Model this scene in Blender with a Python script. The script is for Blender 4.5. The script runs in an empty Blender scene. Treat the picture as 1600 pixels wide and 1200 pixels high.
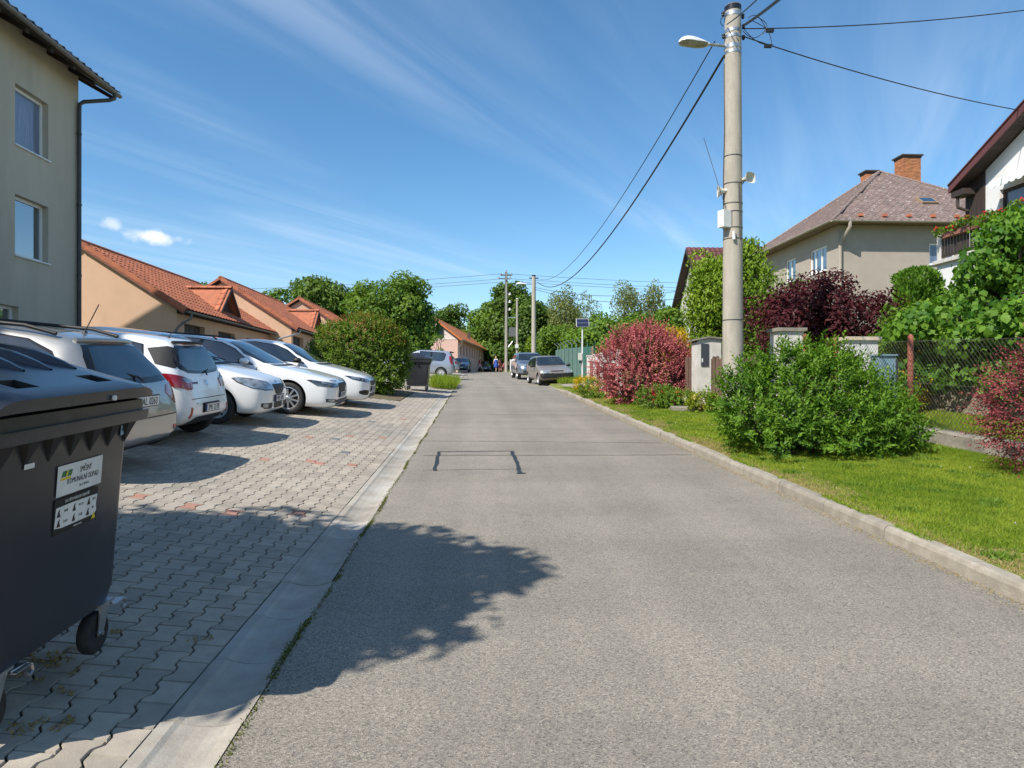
import bpy, bmesh, math, random
import numpy as np
from mathutils import Vector, Matrix
from mathutils.bvhtree import BVHTree

# ------------------------------------------------------------------ camera, sky, sun, exposure
scene = bpy.context.scene
col = scene.collection
F = 1067.0                       # focal length in pixels of the 1600 px wide photograph
EYE = 1.56
TH = math.atan(55.0 / F)         # the camera looks a little to the right of the road axis (+Y)
CT, ST = math.cos(TH), math.sin(TH)

cam_d = bpy.data.cameras.new("camera")
cam_d.sensor_width = 36.0
cam_d.lens = 36.0 * F / 1600.0
cam_d.clip_start = 0.05
cam_d.clip_end = 6000
cam = bpy.data.objects.new("camera", cam_d)
cam.location = (0, 0, EYE)
cam.rotation_euler = (math.radians(90), 0, -TH)
col.objects.link(cam)
scene.camera = cam

SUN_H = Vector((-0.755, -0.656, 0)).normalized()      # towards the sun, horizontally
SUN_EL = math.radians(46.5)
SUN_DIR = Vector((SUN_H.x * math.cos(SUN_EL), SUN_H.y * math.cos(SUN_EL), math.sin(SUN_EL)))
sun_d = bpy.data.lights.new("sun", 'SUN')
sun_d.energy = 4.6
sun_d.angle = math.radians(0.53)
sun_d.color = (1.0, 0.945, 0.86)
sun = bpy.data.objects.new("sun", sun_d)
sun.rotation_euler = SUN_DIR.to_track_quat('Z', 'Y').to_euler()
sun.location = (-20, -30, 40)
col.objects.link(sun)

scene.view_settings.view_transform = 'Standard'
scene.view_settings.look = 'None'
scene.view_settings.gamma = 1.0
scene.view_settings.use_curve_mapping = False
scene.view_settings.exposure = 0.46

world = bpy.data.worlds.new("World")
scene.world = world
world.use_nodes = True
wn = world.node_tree.nodes
wl = world.node_tree.links
wn.clear()
w_out = wn.new('ShaderNodeOutputWorld')
w_bg = wn.new('ShaderNodeBackground')
w_bg.inputs['Strength'].default_value = 0.125
sky = wn.new('ShaderNodeTexSky')
sky.sky_type = 'NISHITA'
sky.sun_disc = False
sky.sun_elevation = SUN_EL
sky.sun_rotation = math.atan2(SUN_H.x, SUN_H.y)
sky.altitude = 300
sky.air_density = 1.0
sky.dust_density = 0.35
sky.ozone_density = 2.6
# thin cirrus streaks: noise on the plane of a cloud deck, drawn out along one direction
tc = wn.new('ShaderNodeTexCoord')
sep = wn.new('ShaderNodeSeparateXYZ')
wl.new(tc.outputs['Generated'], sep.inputs[0])
def wmath(op, a, b=None, clamp=False):
    n = wn.new('ShaderNodeMath'); n.operation = op; n.use_clamp = clamp
    for i, v in enumerate((a, b)):
        if v is None: continue
        if isinstance(v, (int, float)): n.inputs[i].default_value = v
        else: wl.new(v, n.inputs[i])
    return n.outputs[0]
zc = wmath('MAXIMUM', sep.outputs[2], 0.03)
px_ = wmath('DIVIDE', sep.outputs[0], zc)
py_ = wmath('DIVIDE', sep.outputs[1], zc)
SA = math.radians(31)            # azimuth the streaks run to
su = wmath('ADD', wmath('MULTIPLY', px_, math.sin(SA)), wmath('MULTIPLY', py_, math.cos(SA)))
sv = wmath('SUBTRACT', wmath('MULTIPLY', px_, math.cos(SA)), wmath('MULTIPLY', py_, math.sin(SA)))
def wnoise(ku, kv, scale, detail, rough, dist, off):
    cmb = wn.new('ShaderNodeCombineXYZ')
    wl.new(wmath('MULTIPLY', su, ku), cmb.inputs[0])
    wl.new(wmath('MULTIPLY', sv, kv), cmb.inputs[1])
    cmb.inputs[2].default_value = off
    n = wn.new('ShaderNodeTexNoise')
    n.inputs['Scale'].default_value = scale
    n.inputs['Detail'].default_value = detail
    n.inputs['Roughness'].default_value = rough
    n.inputs['Distortion'].default_value = dist
    wl.new(cmb.outputs[0], n.inputs['Vector'])
    return n.outputs[0]
def wramp(v, lo, hi):
    m = wn.new('ShaderNodeMapRange'); m.interpolation_type = 'SMOOTHSTEP'
    wl.new(v, m.inputs['Value'])
    m.inputs['From Min'].default_value = lo; m.inputs['From Max'].default_value = hi
    return m.outputs[0]
streak = wramp(wnoise(0.16, 0.95, 1.0, 4.5, 0.52, 0.5, 3.7), 0.40, 0.68)
fine = wramp(wnoise(0.35, 3.6, 1.0, 5.0, 0.6, 0.9, 9.1), 0.15, 0.80)
cover = wramp(wnoise(0.13, 0.22, 1.0, 2.0, 0.5, 0.0, 7.7), 0.28, 0.52)
cir = wmath('MULTIPLY', wmath('MULTIPLY', streak, fine), cover)
horizon_fade = wramp(sep.outputs[2], 0.04, 0.22)
cir = wmath('MULTIPLY', wmath('MULTIPLY', cir, horizon_fade), 0.37, True)
mixc = wn.new('ShaderNodeMix'); mixc.data_type = 'RGBA'
wl.new(cir, mixc.inputs[0])
hsv = wn.new('ShaderNodeHueSaturation')
hsv.inputs['Saturation'].default_value = 1.22
hsv.inputs['Hue'].default_value = 0.494
hsv.inputs['Value'].default_value = 1.0
wl.new(sky.outputs[0], hsv.inputs['Color'])
wl.new(hsv.outputs[0], mixc.inputs[6])
mixc.inputs[7].default_value = (5.6, 6.3, 7.2, 1)
wl.new(mixc.outputs[2], w_bg.inputs['Color'])
wl.new(w_bg.outputs[0], w_out.inputs[0])

# ------------------------------------------------------------------ helpers
R = math.radians
def at(px, py, Y):
    """world point at road distance Y that the photograph shows at pixel (px, py)"""
    u = (px - 800.0) / F; v = (600.0 - py) / F
    dx = u * CT + ST; dy = -u * ST + CT
    k = Y / dy
    return Vector((dx * k, Y, EYE + v * k))
def y_at(px, X):
    u = (px - 800.0) / F
    return X * (-u * ST + CT) / (u * CT + ST)
def z_at(py, X, Y):
    return EYE + (600.0 - py) / F * (X * ST + Y * CT)

def zr(Y):
    """height of the road: it climbs and levels out"""
    if Y < 33: return 0.045 * Y
    d = min(Y, 110) - 33
    z = 1.485 + 0.045 * (d - d * d / 154.0)
    if Y > 110: z -= 0.004 * (Y - 110)
    return z
RL, RR, GL = -0.98, 3.42, -1.33          # road edges, outer edge of the gutter
def ground(X, Y):
    z = zr(Y)
    if X < GL: return z + 0.10 * (GL - max(X, -6.0))
    if X <= RR: return z
    z += 0.11 + 0.02 * (min(X, 7.1) - RR)
    if X > 7.1: z += 0.85 * min(1.0, (X - 7.1) / 6.0)
    return z

# ---- materials
MATS = {}
def _m(name):
    m = bpy.data.materials.new(name); m.use_nodes = True
    nt = m.node_tree; b = nt.nodes['Principled BSDF']
    MATS[name] = m
    return m, nt, b
def lin(c):
    return tuple((x / 12.92 if x <= 0.04045 else ((x + 0.055) / 1.055) ** 2.4) for x in c)
def mat(name, c1, c2=None, scale=8.0, rough=0.7, metal=0.0, bump=0.0, bscale=None, detail=5, spec=0.5, coat=0.0,
        rnd=0.0, c3=None, s3=1.0, lo=0.35, hi=0.65, stretch=None, lo3=0.5, hi3=0.7, bdist=0.01, rrough=0.0):
    """base colour c1 mottled with c2 (noise of that scale), large stains of c3, fine relief"""
    m, nt, b = _m(name)
    N, Lk = nt.nodes, nt.links
    b.inputs['Roughness'].default_value = rough
    b.inputs['Metallic'].default_value = metal
    b.inputs['Specular IOR Level'].default_value = spec
    b.inputs['Coat Weight'].default_value = coat
    b.inputs['Coat Roughness'].default_value = 0.03
    b.inputs['Base Color'].default_value = (*c1, 1)
    tcn = N.new('ShaderNodeNewGeometry')
    vec = tcn.outputs['Position']
    if stretch:
        mp = N.new('ShaderNodeMapping'); mp.inputs['Scale'].default_value = stretch
        Lk.new(vec, mp.inputs[0]); vec = mp.outputs[0]
    def noise(s, d=detail):
        n = N.new('ShaderNodeTexNoise'); n.inputs['Scale'].default_value = s; n.inputs['Detail'].default_value = d
        n.inputs['Roughness'].default_value = 0.6
        Lk.new(vec, n.inputs['Vector']); return n.outputs[0]
    def ramp(v, a, c):
        r = N.new('ShaderNodeMapRange'); r.inputs['From Min'].default_value = a; r.inputs['From Max'].default_value = c
        Lk.new(v, r.inputs['Value']); return r.outputs[0]
    cur = None
    def mix(f, a, c, blend='MIX'):
        x = N.new('ShaderNodeMix'); x.data_type = 'RGBA'; x.blend_type = blend
        if isinstance(f, float): x.inputs[0].default_value = f
        else: Lk.new(f, x.inputs[0])
        for i, v in ((6, a), (7, c)):
            if isinstance(v, tuple): x.inputs[i].default_value = (*v, 1)
            else: Lk.new(v, x.inputs[i])
        return x.outputs[2]
    if c2 is not None:
        cur = mix(ramp(noise(scale), lo, hi), c1, c2)
    if c3 is not None:
        cur = mix(ramp(noise(s3, 4), lo3, hi3), cur if cur is not None else c1, c3)
    if rnd:
        oi = N.new('ShaderNodeObjectInfo'); ge = N.new('ShaderNodeNewGeometry')
        ad = N.new('ShaderNodeMath'); ad.operation = 'ADD'
        Lk.new(oi.outputs['Random'], ad.inputs[0]); Lk.new(ge.outputs['Random Per Island'], ad.inputs[1])
        fr = N.new('ShaderNodeMath'); fr.operation = 'FRACT'; Lk.new(ad.outputs[0], fr.inputs[0])
        mr = N.new('ShaderNodeMapRange'); mr.inputs['To Min'].default_value = 1 - rnd; mr.inputs['To Max'].default_value = 1 + rnd
        Lk.new(fr.outputs[0], mr.inputs['Value'])
        hs = N.new('ShaderNodeHueSaturation'); Lk.new(mr.outputs[0], hs.inputs['Value'])
        if cur is None: hs.inputs['Color'].default_value = (*c1, 1)
        else: Lk.new(cur, hs.inputs['Color'])
        cur = hs.outputs[0]
    if cur is not None: Lk.new(cur, b.inputs['Base Color'])
    if rrough:
        rr = N.new('ShaderNodeMapRange'); Lk.new(noise((bscale or scale) * 0.7), rr.inputs['Value'])
        rr.inputs['From Min'].default_value = 0.3; rr.inputs['From Max'].default_value = 0.7
        rr.inputs['To Min'].default_value = max(0.02, rough - rrough); rr.inputs['To Max'].default_value = min(1, rough + rrough)
        Lk.new(rr.outputs[0], b.inputs['Roughness'])
    if bump:
        bp = N.new('ShaderNodeBump'); bp.inputs['Strength'].default_value = bump; bp.inputs['Distance'].default_value = bdist
        Lk.new(noise(bscale or scale * 4), bp.inputs['Height']); Lk.new(bp.outputs[0], b.inputs['Normal'])
    return m
def leafmat(name, ca, cb, trans=0.33, rough=0.5, spec=0.22, tcol=None):
    m, nt, b = _m(name)
    N, Lk = nt.nodes, nt.links
    a = N.new('ShaderNodeAttribute'); a.attribute_name = 'tint'
    oi = N.new('ShaderNodeObjectInfo')
    x = N.new('ShaderNodeMix'); x.data_type = 'RGBA'
    Lk.new(a.outputs['Fac'], x.inputs[0])
    x.inputs[6].default_value = (*ca, 1); x.inputs[7].default_value = (*cb, 1)
    Lk.new(x.outputs[2], b.inputs['Base Color'])
    b.inputs['Roughness'].default_value = rough
    b.inputs['Specular IOR Level'].default_value = spec
    t = N.new('ShaderNodeBsdfTranslucent')
    hs = N.new('ShaderNodeHueSaturation'); hs.inputs['Value'].default_value = 1.5; hs.inputs['Saturation'].default_value = 1.1
    Lk.new(x.outputs[2], hs.inputs['Color']); Lk.new(hs.outputs[0], t.inputs['Color'])
    ms = N.new('ShaderNodeMixShader'); ms.inputs[0].default_value = trans
    Lk.new(b.outputs[0], ms.inputs[1]); Lk.new(t.outputs[0], ms.inputs[2])
    Lk.new(ms.outputs[0], N['Material Output'].inputs[0])
    return m
M = MATS

# ---- mesh collecting
class MB:
    def __init__(s): s.v = []; s.f = []; s.mi = []
    def add(s, verts, faces, mi=0):
        o = len(s.v); s.v += [tuple(p) for p in verts]
        s.f += [tuple(i + o for i in f) for f in faces]; s.mi += [mi] * len(faces); return s
    def box(s, c, d, rot=None, mi=0):
        hx, hy, hz = d[0] / 2, d[1] / 2, d[2] / 2
        vs = [Vector((x, y, z)) for x in (-hx, hx) for y in (-hy, hy) for z in (-hz, hz)]
        if rot is not None:
            m = rot if isinstance(rot, Matrix) else Matrix.Rotation(rot, 3, 'Z')
            vs = [m @ p for p in vs]
        c = Vector(c)
        return s.add([p + c for p in vs], [(0, 1, 3, 2), (4, 6, 7, 5), (0, 4, 5, 1), (2, 3, 7, 6), (0, 2, 6, 4), (1, 5, 7, 3)], mi)
    def b2(s, lo, hi, mi=0):
        return s.box([(a + b) / 2 for a, b in zip(lo, hi)], [abs(b - a) for a, b in zip(lo, hi)], None, mi)
    def tube(s, pts, r, n=8, caps=True, mi=0):
        pts = [Vector(p) for p in pts]; k = len(pts)
        rs = r if isinstance(r, (list, tuple)) else [r] * k
        rings = []; ref = None
        for i, p in enumerate(pts):
            t = (pts[min(i + 1, k - 1)] - pts[max(i - 1, 0)]).normalized()
            if ref is None: ref = Vector((0, 0, 1)) if abs(t.z) < 0.9 else Vector((1, 0, 0))
            a = t.cross(ref).normalized(); b = a.cross(t).normalized(); ref = b
            rings.append([p + (a * math.cos(2 * math.pi * j / n) + b * math.sin(2 * math.pi * j / n)) * rs[i] for j in range(n)])
        vs = [q for rg in rings for q in rg]
        fs = [(i * n + j, i * n + (j + 1) % n, (i + 1) * n + (j + 1) % n, (i + 1) * n + j) for i in range(k - 1) for j in range(n)]
        if caps: fs += [tuple(range(n - 1, -1, -1)), tuple(range((k - 1) * n, k * n))]
        return s.add(vs, fs, mi)
    def prism(s, poly, off, mi=0):
        """poly: list of 3-D points, swept by the vector off"""
        n = len(poly); off = Vector(off); poly = [Vector(p) for p in poly]
        return s.add(poly + [p + off for p in poly],
                     [tuple(range(n - 1, -1, -1)), tuple(range(n, 2 * n))] + [(i, (i + 1) % n, n + (i + 1) % n, n + i) for i in range(n)], mi)
    def lathe(s, prof, axis='z', n=16, c=(0, 0, 0), mi=0):
        """prof: (radius, height) pairs turned about the axis through c"""
        c = Vector(c); vs = []
        for (r, h) in prof:
            for j in range(n):
                a = 2 * math.pi * j / n; x, y = r * math.cos(a), r * math.sin(a)
                vs.append(c + (Vector((x, y, h)) if axis == 'z' else Vector((x, h, y)) if axis == 'y' else Vector((h, x, y))))
        k = len(prof)
        fs = [(i * n + j, i * n + (j + 1) % n, (i + 1) * n + (j + 1) % n, (i + 1) * n + j) for i in range(k - 1) for j in range(n)]
        return s.add(vs, fs, mi)
    def build(s, name, mats, parent=None, smooth=False, kind=None, auto=None):
        me = bpy.data.meshes.new(name)
        me.from_pydata(s.v, [], s.f)
        if not isinstance(mats, (list, tuple)): mats = [mats]
        for m in mats: me.materials.append(m)
        if len(mats) > 1: me.polygons.foreach_set('material_index', s.mi)
        bm = bmesh.new(); bm.from_mesh(me); bmesh.ops.recalc_face_normals(bm, faces=bm.faces); bm.to_mesh(me); bm.free()
        if smooth:
            me.polygons.foreach_set('use_smooth', [True] * len(me.polygons))
            if auto: me.set_sharp_from_angle(angle=R(auto))
        me.update()
        return link(name, me, parent, kind)
def link(name, me, parent=None, kind=None):
    o = bpy.data.objects.new(name, me); col.objects.link(o)
    if parent is not None: o.parent = parent
    if kind: o['kind'] = kind
    return o
def thing(name, label, cat, loc=(0, 0, 0), rz=0.0, group=None):
    o = bpy.data.objects.new(name, None); col.objects.link(o)
    o.empty_display_size = 0.2
    o.location = loc; o.rotation_euler = (0, 0, rz)
    return tag(o, label, cat, group)
def tag(o, label, cat, group=None):
    o['label'] = label; o['category'] = cat
    if group: o['group'] = group
    return o
def struct(o): o['kind'] = 'structure'; return o
def children(o): return [c for c in bpy.data.objects if c.parent == o]
def copy_tree(o, parent=None):
    c = o.copy(); col.objects.link(c); c.parent = parent
    for ch in children(o): copy_tree(ch, c)
    return c
def np_mesh(name, V, Fc, mats, parent=None, tint=None, kind=None, smooth=False):
    V = np.asarray(V, dtype=np.float32); Fc = np.asarray(Fc, dtype=np.int32)
    me = bpy.data.meshes.new(name); nv, nf, k = len(V), len(Fc), Fc.shape[1]
    me.vertices.add(nv); me.vertices.foreach_set('co', V.ravel())
    me.loops.add(nf * k); me.loops.foreach_set('vertex_index', Fc.ravel())
    me.polygons.add(nf); me.polygons.foreach_set('loop_start', np.arange(0, nf * k, k, dtype=np.int32))
    if not isinstance(mats, (list, tuple)): mats = [mats]
    for m in mats: me.materials.append(m)
    if tint is not None:
        a = me.attributes.new('tint', 'FLOAT', 'POINT'); a.data.foreach_set('value', np.asarray(tint, dtype=np.float32))
    me.update(calc_edges=True); me.validate()
    if smooth: me.polygons.foreach_set('use_smooth', [True] * nf)
    return link(name, me, parent, kind)
def text_mesh(txt, size, material, parent, mtx, name='lettering', ex=0.0008, align='CENTER', sx=1.0):
    cu = bpy.data.curves.new('t', 'FONT'); cu.body = txt; cu.size = size; cu.align_x = align; cu.align_y = 'CENTER'
    cu.extrude = ex; cu.resolution_u = 2
    t = bpy.data.objects.new('t', cu); col.objects.link(t)
    me = bpy.data.meshes.new_from_object(t)
    bpy.data.objects.remove(t); bpy.data.curves.remove(cu)
    me.transform(mtx @ Matrix.Diagonal((sx, 1, 1, 1)))
    me.materials.clear(); me.materials.append(material); me.name = name
    return link(name, me, parent)
def frame_m(o, ex, ey):
    ex = Vector(ex).normalized(); ey = Vector(ey).normalized(); ez = ex.cross(ey)
    return Matrix(((ex.x, ey.x, ez.x, o[0]), (ex.y, ey.y, ez.y, o[1]), (ex.z, ey.z, ez.z, o[2]), (0, 0, 0, 1)))
def evaluated(o):
    dg = bpy.context.evaluated_depsgraph_get()
    return bpy.data.meshes.new_from_object(o.evaluated_get(dg))
def nrm(a): return a / np.maximum(np.linalg.norm(a, axis=1, keepdims=True), 1e-9)

# ------------------------------------------------------------------ materials
mat('grass_soil', (0.12, 0.15, 0.025), (0.19, 0.19, 0.035), 2.2, 0.95, c3=(0.20, 0.17, 0.075), s3=0.55, lo3=0.56, hi3=0.74, bump=0.5, bscale=40)
mat('concrete', (0.40, 0.36, 0.30), (0.30, 0.27, 0.225), 5, 0.9, bump=0.35, bscale=70, c3=(0.42, 0.40, 0.36), s3=1.6, rnd=0.10)
mat('kerb_concrete', (0.36, 0.32, 0.26), (0.28, 0.245, 0.195), 9, 0.92, bump=0.6, bscale=60, c3=(0.24, 0.21, 0.165), s3=3.1, lo3=0.5, hi3=0.75, rnd=0.14)
mat('paver', (0.405, 0.35, 0.28), (0.32, 0.28, 0.226), 9, 0.9, bump=0.35, bscale=150, c3=(0.28, 0.255, 0.215), s3=0.5, rnd=0.15)
mat('paver_red', (0.40, 0.20, 0.145), (0.33, 0.18, 0.135), 9, 0.9, bump=0.35, bscale=150, rnd=0.12)
mat('paver_dark', (0.12, 0.14, 0.15), (0.16, 0.17, 0.18), 9, 0.9, bump=0.35, bscale=150)
mat('joint_sand', (0.045, 0.04, 0.03), (0.035, 0.038, 0.02), 7, 1.0, bump=0.4, bscale=80)
mat('tar', (0.018, 0.018, 0.019), (0.03, 0.03, 0.03), 20, 0.55, bump=0.3)
mat('crack', (0.06, 0.058, 0.052), (0.10, 0.10, 0.06), 9, 0.95)
mat('render_grey', (0.56, 0.49, 0.385), (0.49, 0.43, 0.335), 1.2, 0.95, bump=0.45, bscale=190, c3=(0.43, 0.38, 0.30), s3=1.0, stretch=(1, 1, 0.22), lo3=0.5, hi3=0.72)
mat('render_peach', (0.66, 0.43, 0.285), (0.60, 0.395, 0.26), 1.5, 0.95, bump=0.35, bscale=160, c3=(0.69, 0.46, 0.315), s3=0.4)
mat('render_pink', (0.68, 0.45, 0.38), (0.64, 0.42, 0.36), 1.5, 0.95, bump=0.3, bscale=120)
mat('render_pinkwhite', (0.74, 0.62, 0.56), (0.70, 0.58, 0.52), 1.5, 0.95, bump=0.3, bscale=120)
mat('render_beige', (0.41, 0.355, 0.295), (0.365, 0.315, 0.26), 1.3, 0.95, bump=0.7, bscale=130, c3=(0.43, 0.375, 0.31), s3=0.35)
mat('render_white', (0.76, 0.755, 0.73), (0.70, 0.695, 0.67), 2, 0.95, bump=0.8, bscale=60)
mat('white_paint', (0.72, 0.71, 0.68), (0.64, 0.62, 0.58), 6, 0.8, bump=0.2)
mat('old_white', (0.62, 0.59, 0.54), (0.50, 0.475, 0.42), 4, 0.9, bump=0.4, bscale=50)
mat('roof_orange', (0.46, 0.15, 0.072), (0.36, 0.12, 0.06), 3, 0.8, bump=0.3, bscale=60, rnd=0.16)
mat('roof_pinkhouse', (0.62, 0.20, 0.065), (0.55, 0.18, 0.06), 3, 0.8, rnd=0.1)
mat('roof_darkred', (0.13, 0.04, 0.038), (0.10, 0.035, 0.033), 3, 0.6, rnd=0.12)
mat('slate', (0.225, 0.155, 0.13), (0.17, 0.125, 0.11), 4, 0.92, bump=0.4, bscale=60, c3=(0.52, 0.49, 0.46), s3=9.0, lo3=0.61, hi3=0.67, rnd=0.16)
mat('roof_brown', (0.07, 0.052, 0.045), (0.05, 0.04, 0.036), 5, 0.8, rnd=0.15)
mat('wood_dark', (0.035, 0.024, 0.02), (0.055, 0.036, 0.028), 3, 0.75, stretch=(9, 9, 0.7), bump=0.3, rnd=0.2)
mat('wood_soffit', (0.05, 0.033, 0.026), (0.03, 0.022, 0.018), 4, 0.8, rnd=0.15)
mat('wood_fence', (0.15, 0.092, 0.062), (0.10, 0.062, 0.045), 3, 0.9, stretch=(10, 10, 0.8), bump=0.4, rnd=0.25)
mat('wood_post', (0.33, 0.23, 0.14), (0.25, 0.17, 0.10), 4, 0.85, stretch=(6, 6, 1))
mat('wood_red', (0.27, 0.11, 0.08), (0.22, 0.09, 0.07), 3, 0.8, stretch=(8, 8, 1), rnd=0.2)
mat('zinc', (0.22, 0.215, 0.20), (0.17, 0.165, 0.155), 6, 0.5, metal=0.5, rrough=0.1)
mat('zinc_dark', (0.085, 0.082, 0.078), (0.06, 0.058, 0.056), 6, 0.5, metal=0.3)
mat('galvanised', (0.55, 0.56, 0.57), (0.42, 0.43, 0.44), 12, 0.38, metal=0.9, rrough=0.12)
mat('window_white', (0.80, 0.80, 0.79), None, rough=0.35)
mat('window_glass', (0.02, 0.035, 0.055), (0.035, 0.055, 0.08), 0.6, rough=0.03, spec=1.0, coat=1.0)  # slightly blue base imitates sky mirrored in the panes
mat('curtain', (0.07, 0.10, 0.18), (0.16, 0.20, 0.30), 5, 0.5, stretch=(1, 9, 0.3), spec=0.9, coat=1.0)
mat('dark_door', (0.06, 0.046, 0.036), (0.045, 0.036, 0.03), 4, 0.7, stretch=(1, 8, 0.5))
mat('dark_inside', (0.012, 0.011, 0.010), None, rough=0.9)
mat('pole_concrete', (0.43, 0.385, 0.315), (0.36, 0.325, 0.27), 4, 0.92, bump=0.45, bscale=90, c3=(0.31, 0.285, 0.24), s3=1.3, stretch=(3, 3, 0.8))
mat('black_cap', (0.012, 0.012, 0.013), None, rough=0.3)
mat('cable', (0.012, 0.012, 0.013), None, rough=0.55)
mat('cable_far', (0.09, 0.10, 0.11), None, rough=0.6)
mat('lamp_white', (0.72, 0.73, 0.73), (0.62, 0.63, 0.63), 6, 0.35)
mat('lamp_glass', (0.35, 0.35, 0.28), (0.22, 0.22, 0.17), 7, 0.12, spec=0.8)
mat('plastic_white', (0.72, 0.72, 0.70), (0.66, 0.66, 0.63), 8, 0.4)
mat('plastic_cream', (0.58, 0.57, 0.50), None, rough=0.45)
mat('rust', (0.33, 0.095, 0.06), (0.22, 0.07, 0.045), 18, 0.9, bump=0.5, bscale=120, c3=(0.40, 0.17, 0.12), s3=6)
mat('wire', (0.20, 0.19, 0.17), (0.14, 0.10, 0.08), 9, 0.6, metal=0.5)
mat('brick', (0.46, 0.19, 0.085), (0.34, 0.135, 0.06), 12, 0.9, bump=0.6, bscale=40, rnd=0.22)
mat('mortar', (0.42, 0.37, 0.30), (0.34, 0.30, 0.24), 9, 0.95)
mat('bin_plastic', (0.028, 0.029, 0.036), (0.034, 0.034, 0.040), 3, 0.30, detail=2, c3=(0.075, 0.073, 0.07), s3=3.2, lo3=0.60, hi3=0.80, stretch=(1.4, 0.7, 1.6))
mat('bin_dark', (0.012, 0.012, 0.013), None, rough=0.6)
mat('bin_lid', (0.026, 0.029, 0.040), (0.034, 0.036, 0.046), 5, 0.22, detail=2, c3=(0.065, 0.065, 0.066), s3=2.2, lo3=0.6, hi3=0.85)  # bluish base colour paints in some of the reflected sky
mat('rubber', (0.016, 0.016, 0.017), (0.026, 0.025, 0.024), 25, 0.8, bump=0.2)
mat('tyre', (0.020, 0.020, 0.021), (0.032, 0.031, 0.029), 18, 0.75)
mat('alloy', (0.62, 0.63, 0.64), None, rough=0.28, metal=0.75)
mat('hubcap', (0.56, 0.57, 0.58), None, rough=0.35, metal=0.4)
mat('chrome', (0.75, 0.76, 0.78), None, rough=0.10, metal=1.0)
mat('car_white', (0.84, 0.84, 0.84), None, rough=0.28, coat=1.0)
mat('car_white_warm', (0.81, 0.80, 0.78), None, rough=0.30, coat=1.0)
mat('car_silver', (0.37, 0.365, 0.35), (0.34, 0.335, 0.325), 60, 0.33, metal=0.55, coat=1.0)
mat('car_silverblue', (0.36, 0.40, 0.46), None, rough=0.33, metal=0.5, coat=1.0)
mat('car_beige', (0.33, 0.295, 0.27), (0.29, 0.25, 0.215), 3, 0.42, metal=0.35, coat=0.5, c3=(0.25, 0.20, 0.16), s3=1.4)
mat('car_greyblue', (0.20, 0.23, 0.29), None, rough=0.32, metal=0.5, coat=1.0)
mat('car_blue', (0.02, 0.065, 0.13), None, rough=0.3, metal=0.3, coat=1.0)
mat('car_darkblue', (0.05, 0.07, 0.10), None, rough=0.3, metal=0.3, coat=1.0)
mat('car_teal', (0.30, 0.36, 0.40), None, rough=0.3, metal=0.3, coat=1.0)
mat('car_black', (0.014, 0.014, 0.015), (0.02, 0.02, 0.021), 30, 0.55)
mat('car_gloss_black', (0.012, 0.012, 0.013), None, rough=0.15)
mat('car_grey_trim', (0.035, 0.035, 0.036), None, rough=0.6, spec=0.25)
mat('car_glass', (0.012, 0.017, 0.021), (0.035, 0.045, 0.05), 1.6, 0.03, lo=0.45, hi=0.75)
for g_ in ('car_glass', 'window_glass'): M[g_].node_tree.nodes['Principled BSDF'].inputs['IOR'].default_value = 2.2
mat('tail_red', (0.36, 0.008, 0.012), (0.22, 0.005, 0.008), 22, 0.12, coat=1.0)
mat('reflector_red', (0.42, 0.055, 0.03), None, rough=0.3)
mat('lamp_clear', (0.42, 0.46, 0.49), (0.16, 0.19, 0.21), 11, 0.08, metal=0.4, coat=1.0)
mat('lamp_smoke', (0.05, 0.055, 0.06), (0.10, 0.11, 0.12), 14, 0.08, metal=0.4, coat=1.0)
mat('plate_white', (0.74, 0.74, 0.72), None, rough=0.45)
mat('plate_blue', (0.02, 0.06, 0.30), None, rough=0.45)
mat('ink_black', (0.012, 0.012, 0.012), None, rough=0.6)
mat('paper_white', (0.72, 0.72, 0.70), (0.60, 0.60, 0.585), 9, 0.6)
mat('paper_green', (0.03, 0.15, 0.05), None, rough=0.5)
mat('paper_yellow', (0.70, 0.50, 0.03), None, rough=0.5)
mat('paper_blue', (0.28, 0.42, 0.55), None, rough=0.5)
mat('badge_blue', (0.10, 0.16, 0.28), None, rough=0.3)
mat('bark', (0.085, 0.065, 0.048), (0.055, 0.042, 0.032), 8, 0.95, bump=0.6, bscale=30)
mat('birch_bark', (0.55, 0.53, 0.49), (0.12, 0.11, 0.10), 5, 0.9, lo=0.52, hi=0.62)
mat('solar_panel', (0.02, 0.025, 0.06), None, rough=0.12, spec=0.8)
mat('mesh_green', (0.045, 0.17, 0.12), (0.035, 0.14, 0.10), 3, 0.85)
mat('mesh_green_light', (0.11, 0.20, 0.165), (0.09, 0.17, 0.14), 3, 0.85)
mat('cabinet_blue', (0.23, 0.36, 0.42), (0.19, 0.31, 0.37), 5, 0.6)
mat('cabinet_door', (0.045, 0.05, 0.06), None, rough=0.5)
mat('stone_wall', (0.33, 0.28, 0.21), (0.22, 0.19, 0.145), 6, 0.95, bump=0.8, bscale=20, c3=(0.16, 0.14, 0.11), s3=2.0)
mat('stone_cream', (0.60, 0.52, 0.41), (0.50, 0.40, 0.29), 5, 0.95, bump=0.6, bscale=30)
mat('concrete_base', (0.30, 0.27, 0.22), (0.20, 0.18, 0.145), 4, 0.95, bump=0.7, bscale=35, c3=(0.12, 0.11, 0.09), s3=2.3)
mat('awning', (0.82, 0.81, 0.78), None, rough=0.8)
mat('skin', (0.56, 0.34, 0.25), None, rough=0.6)
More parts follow.
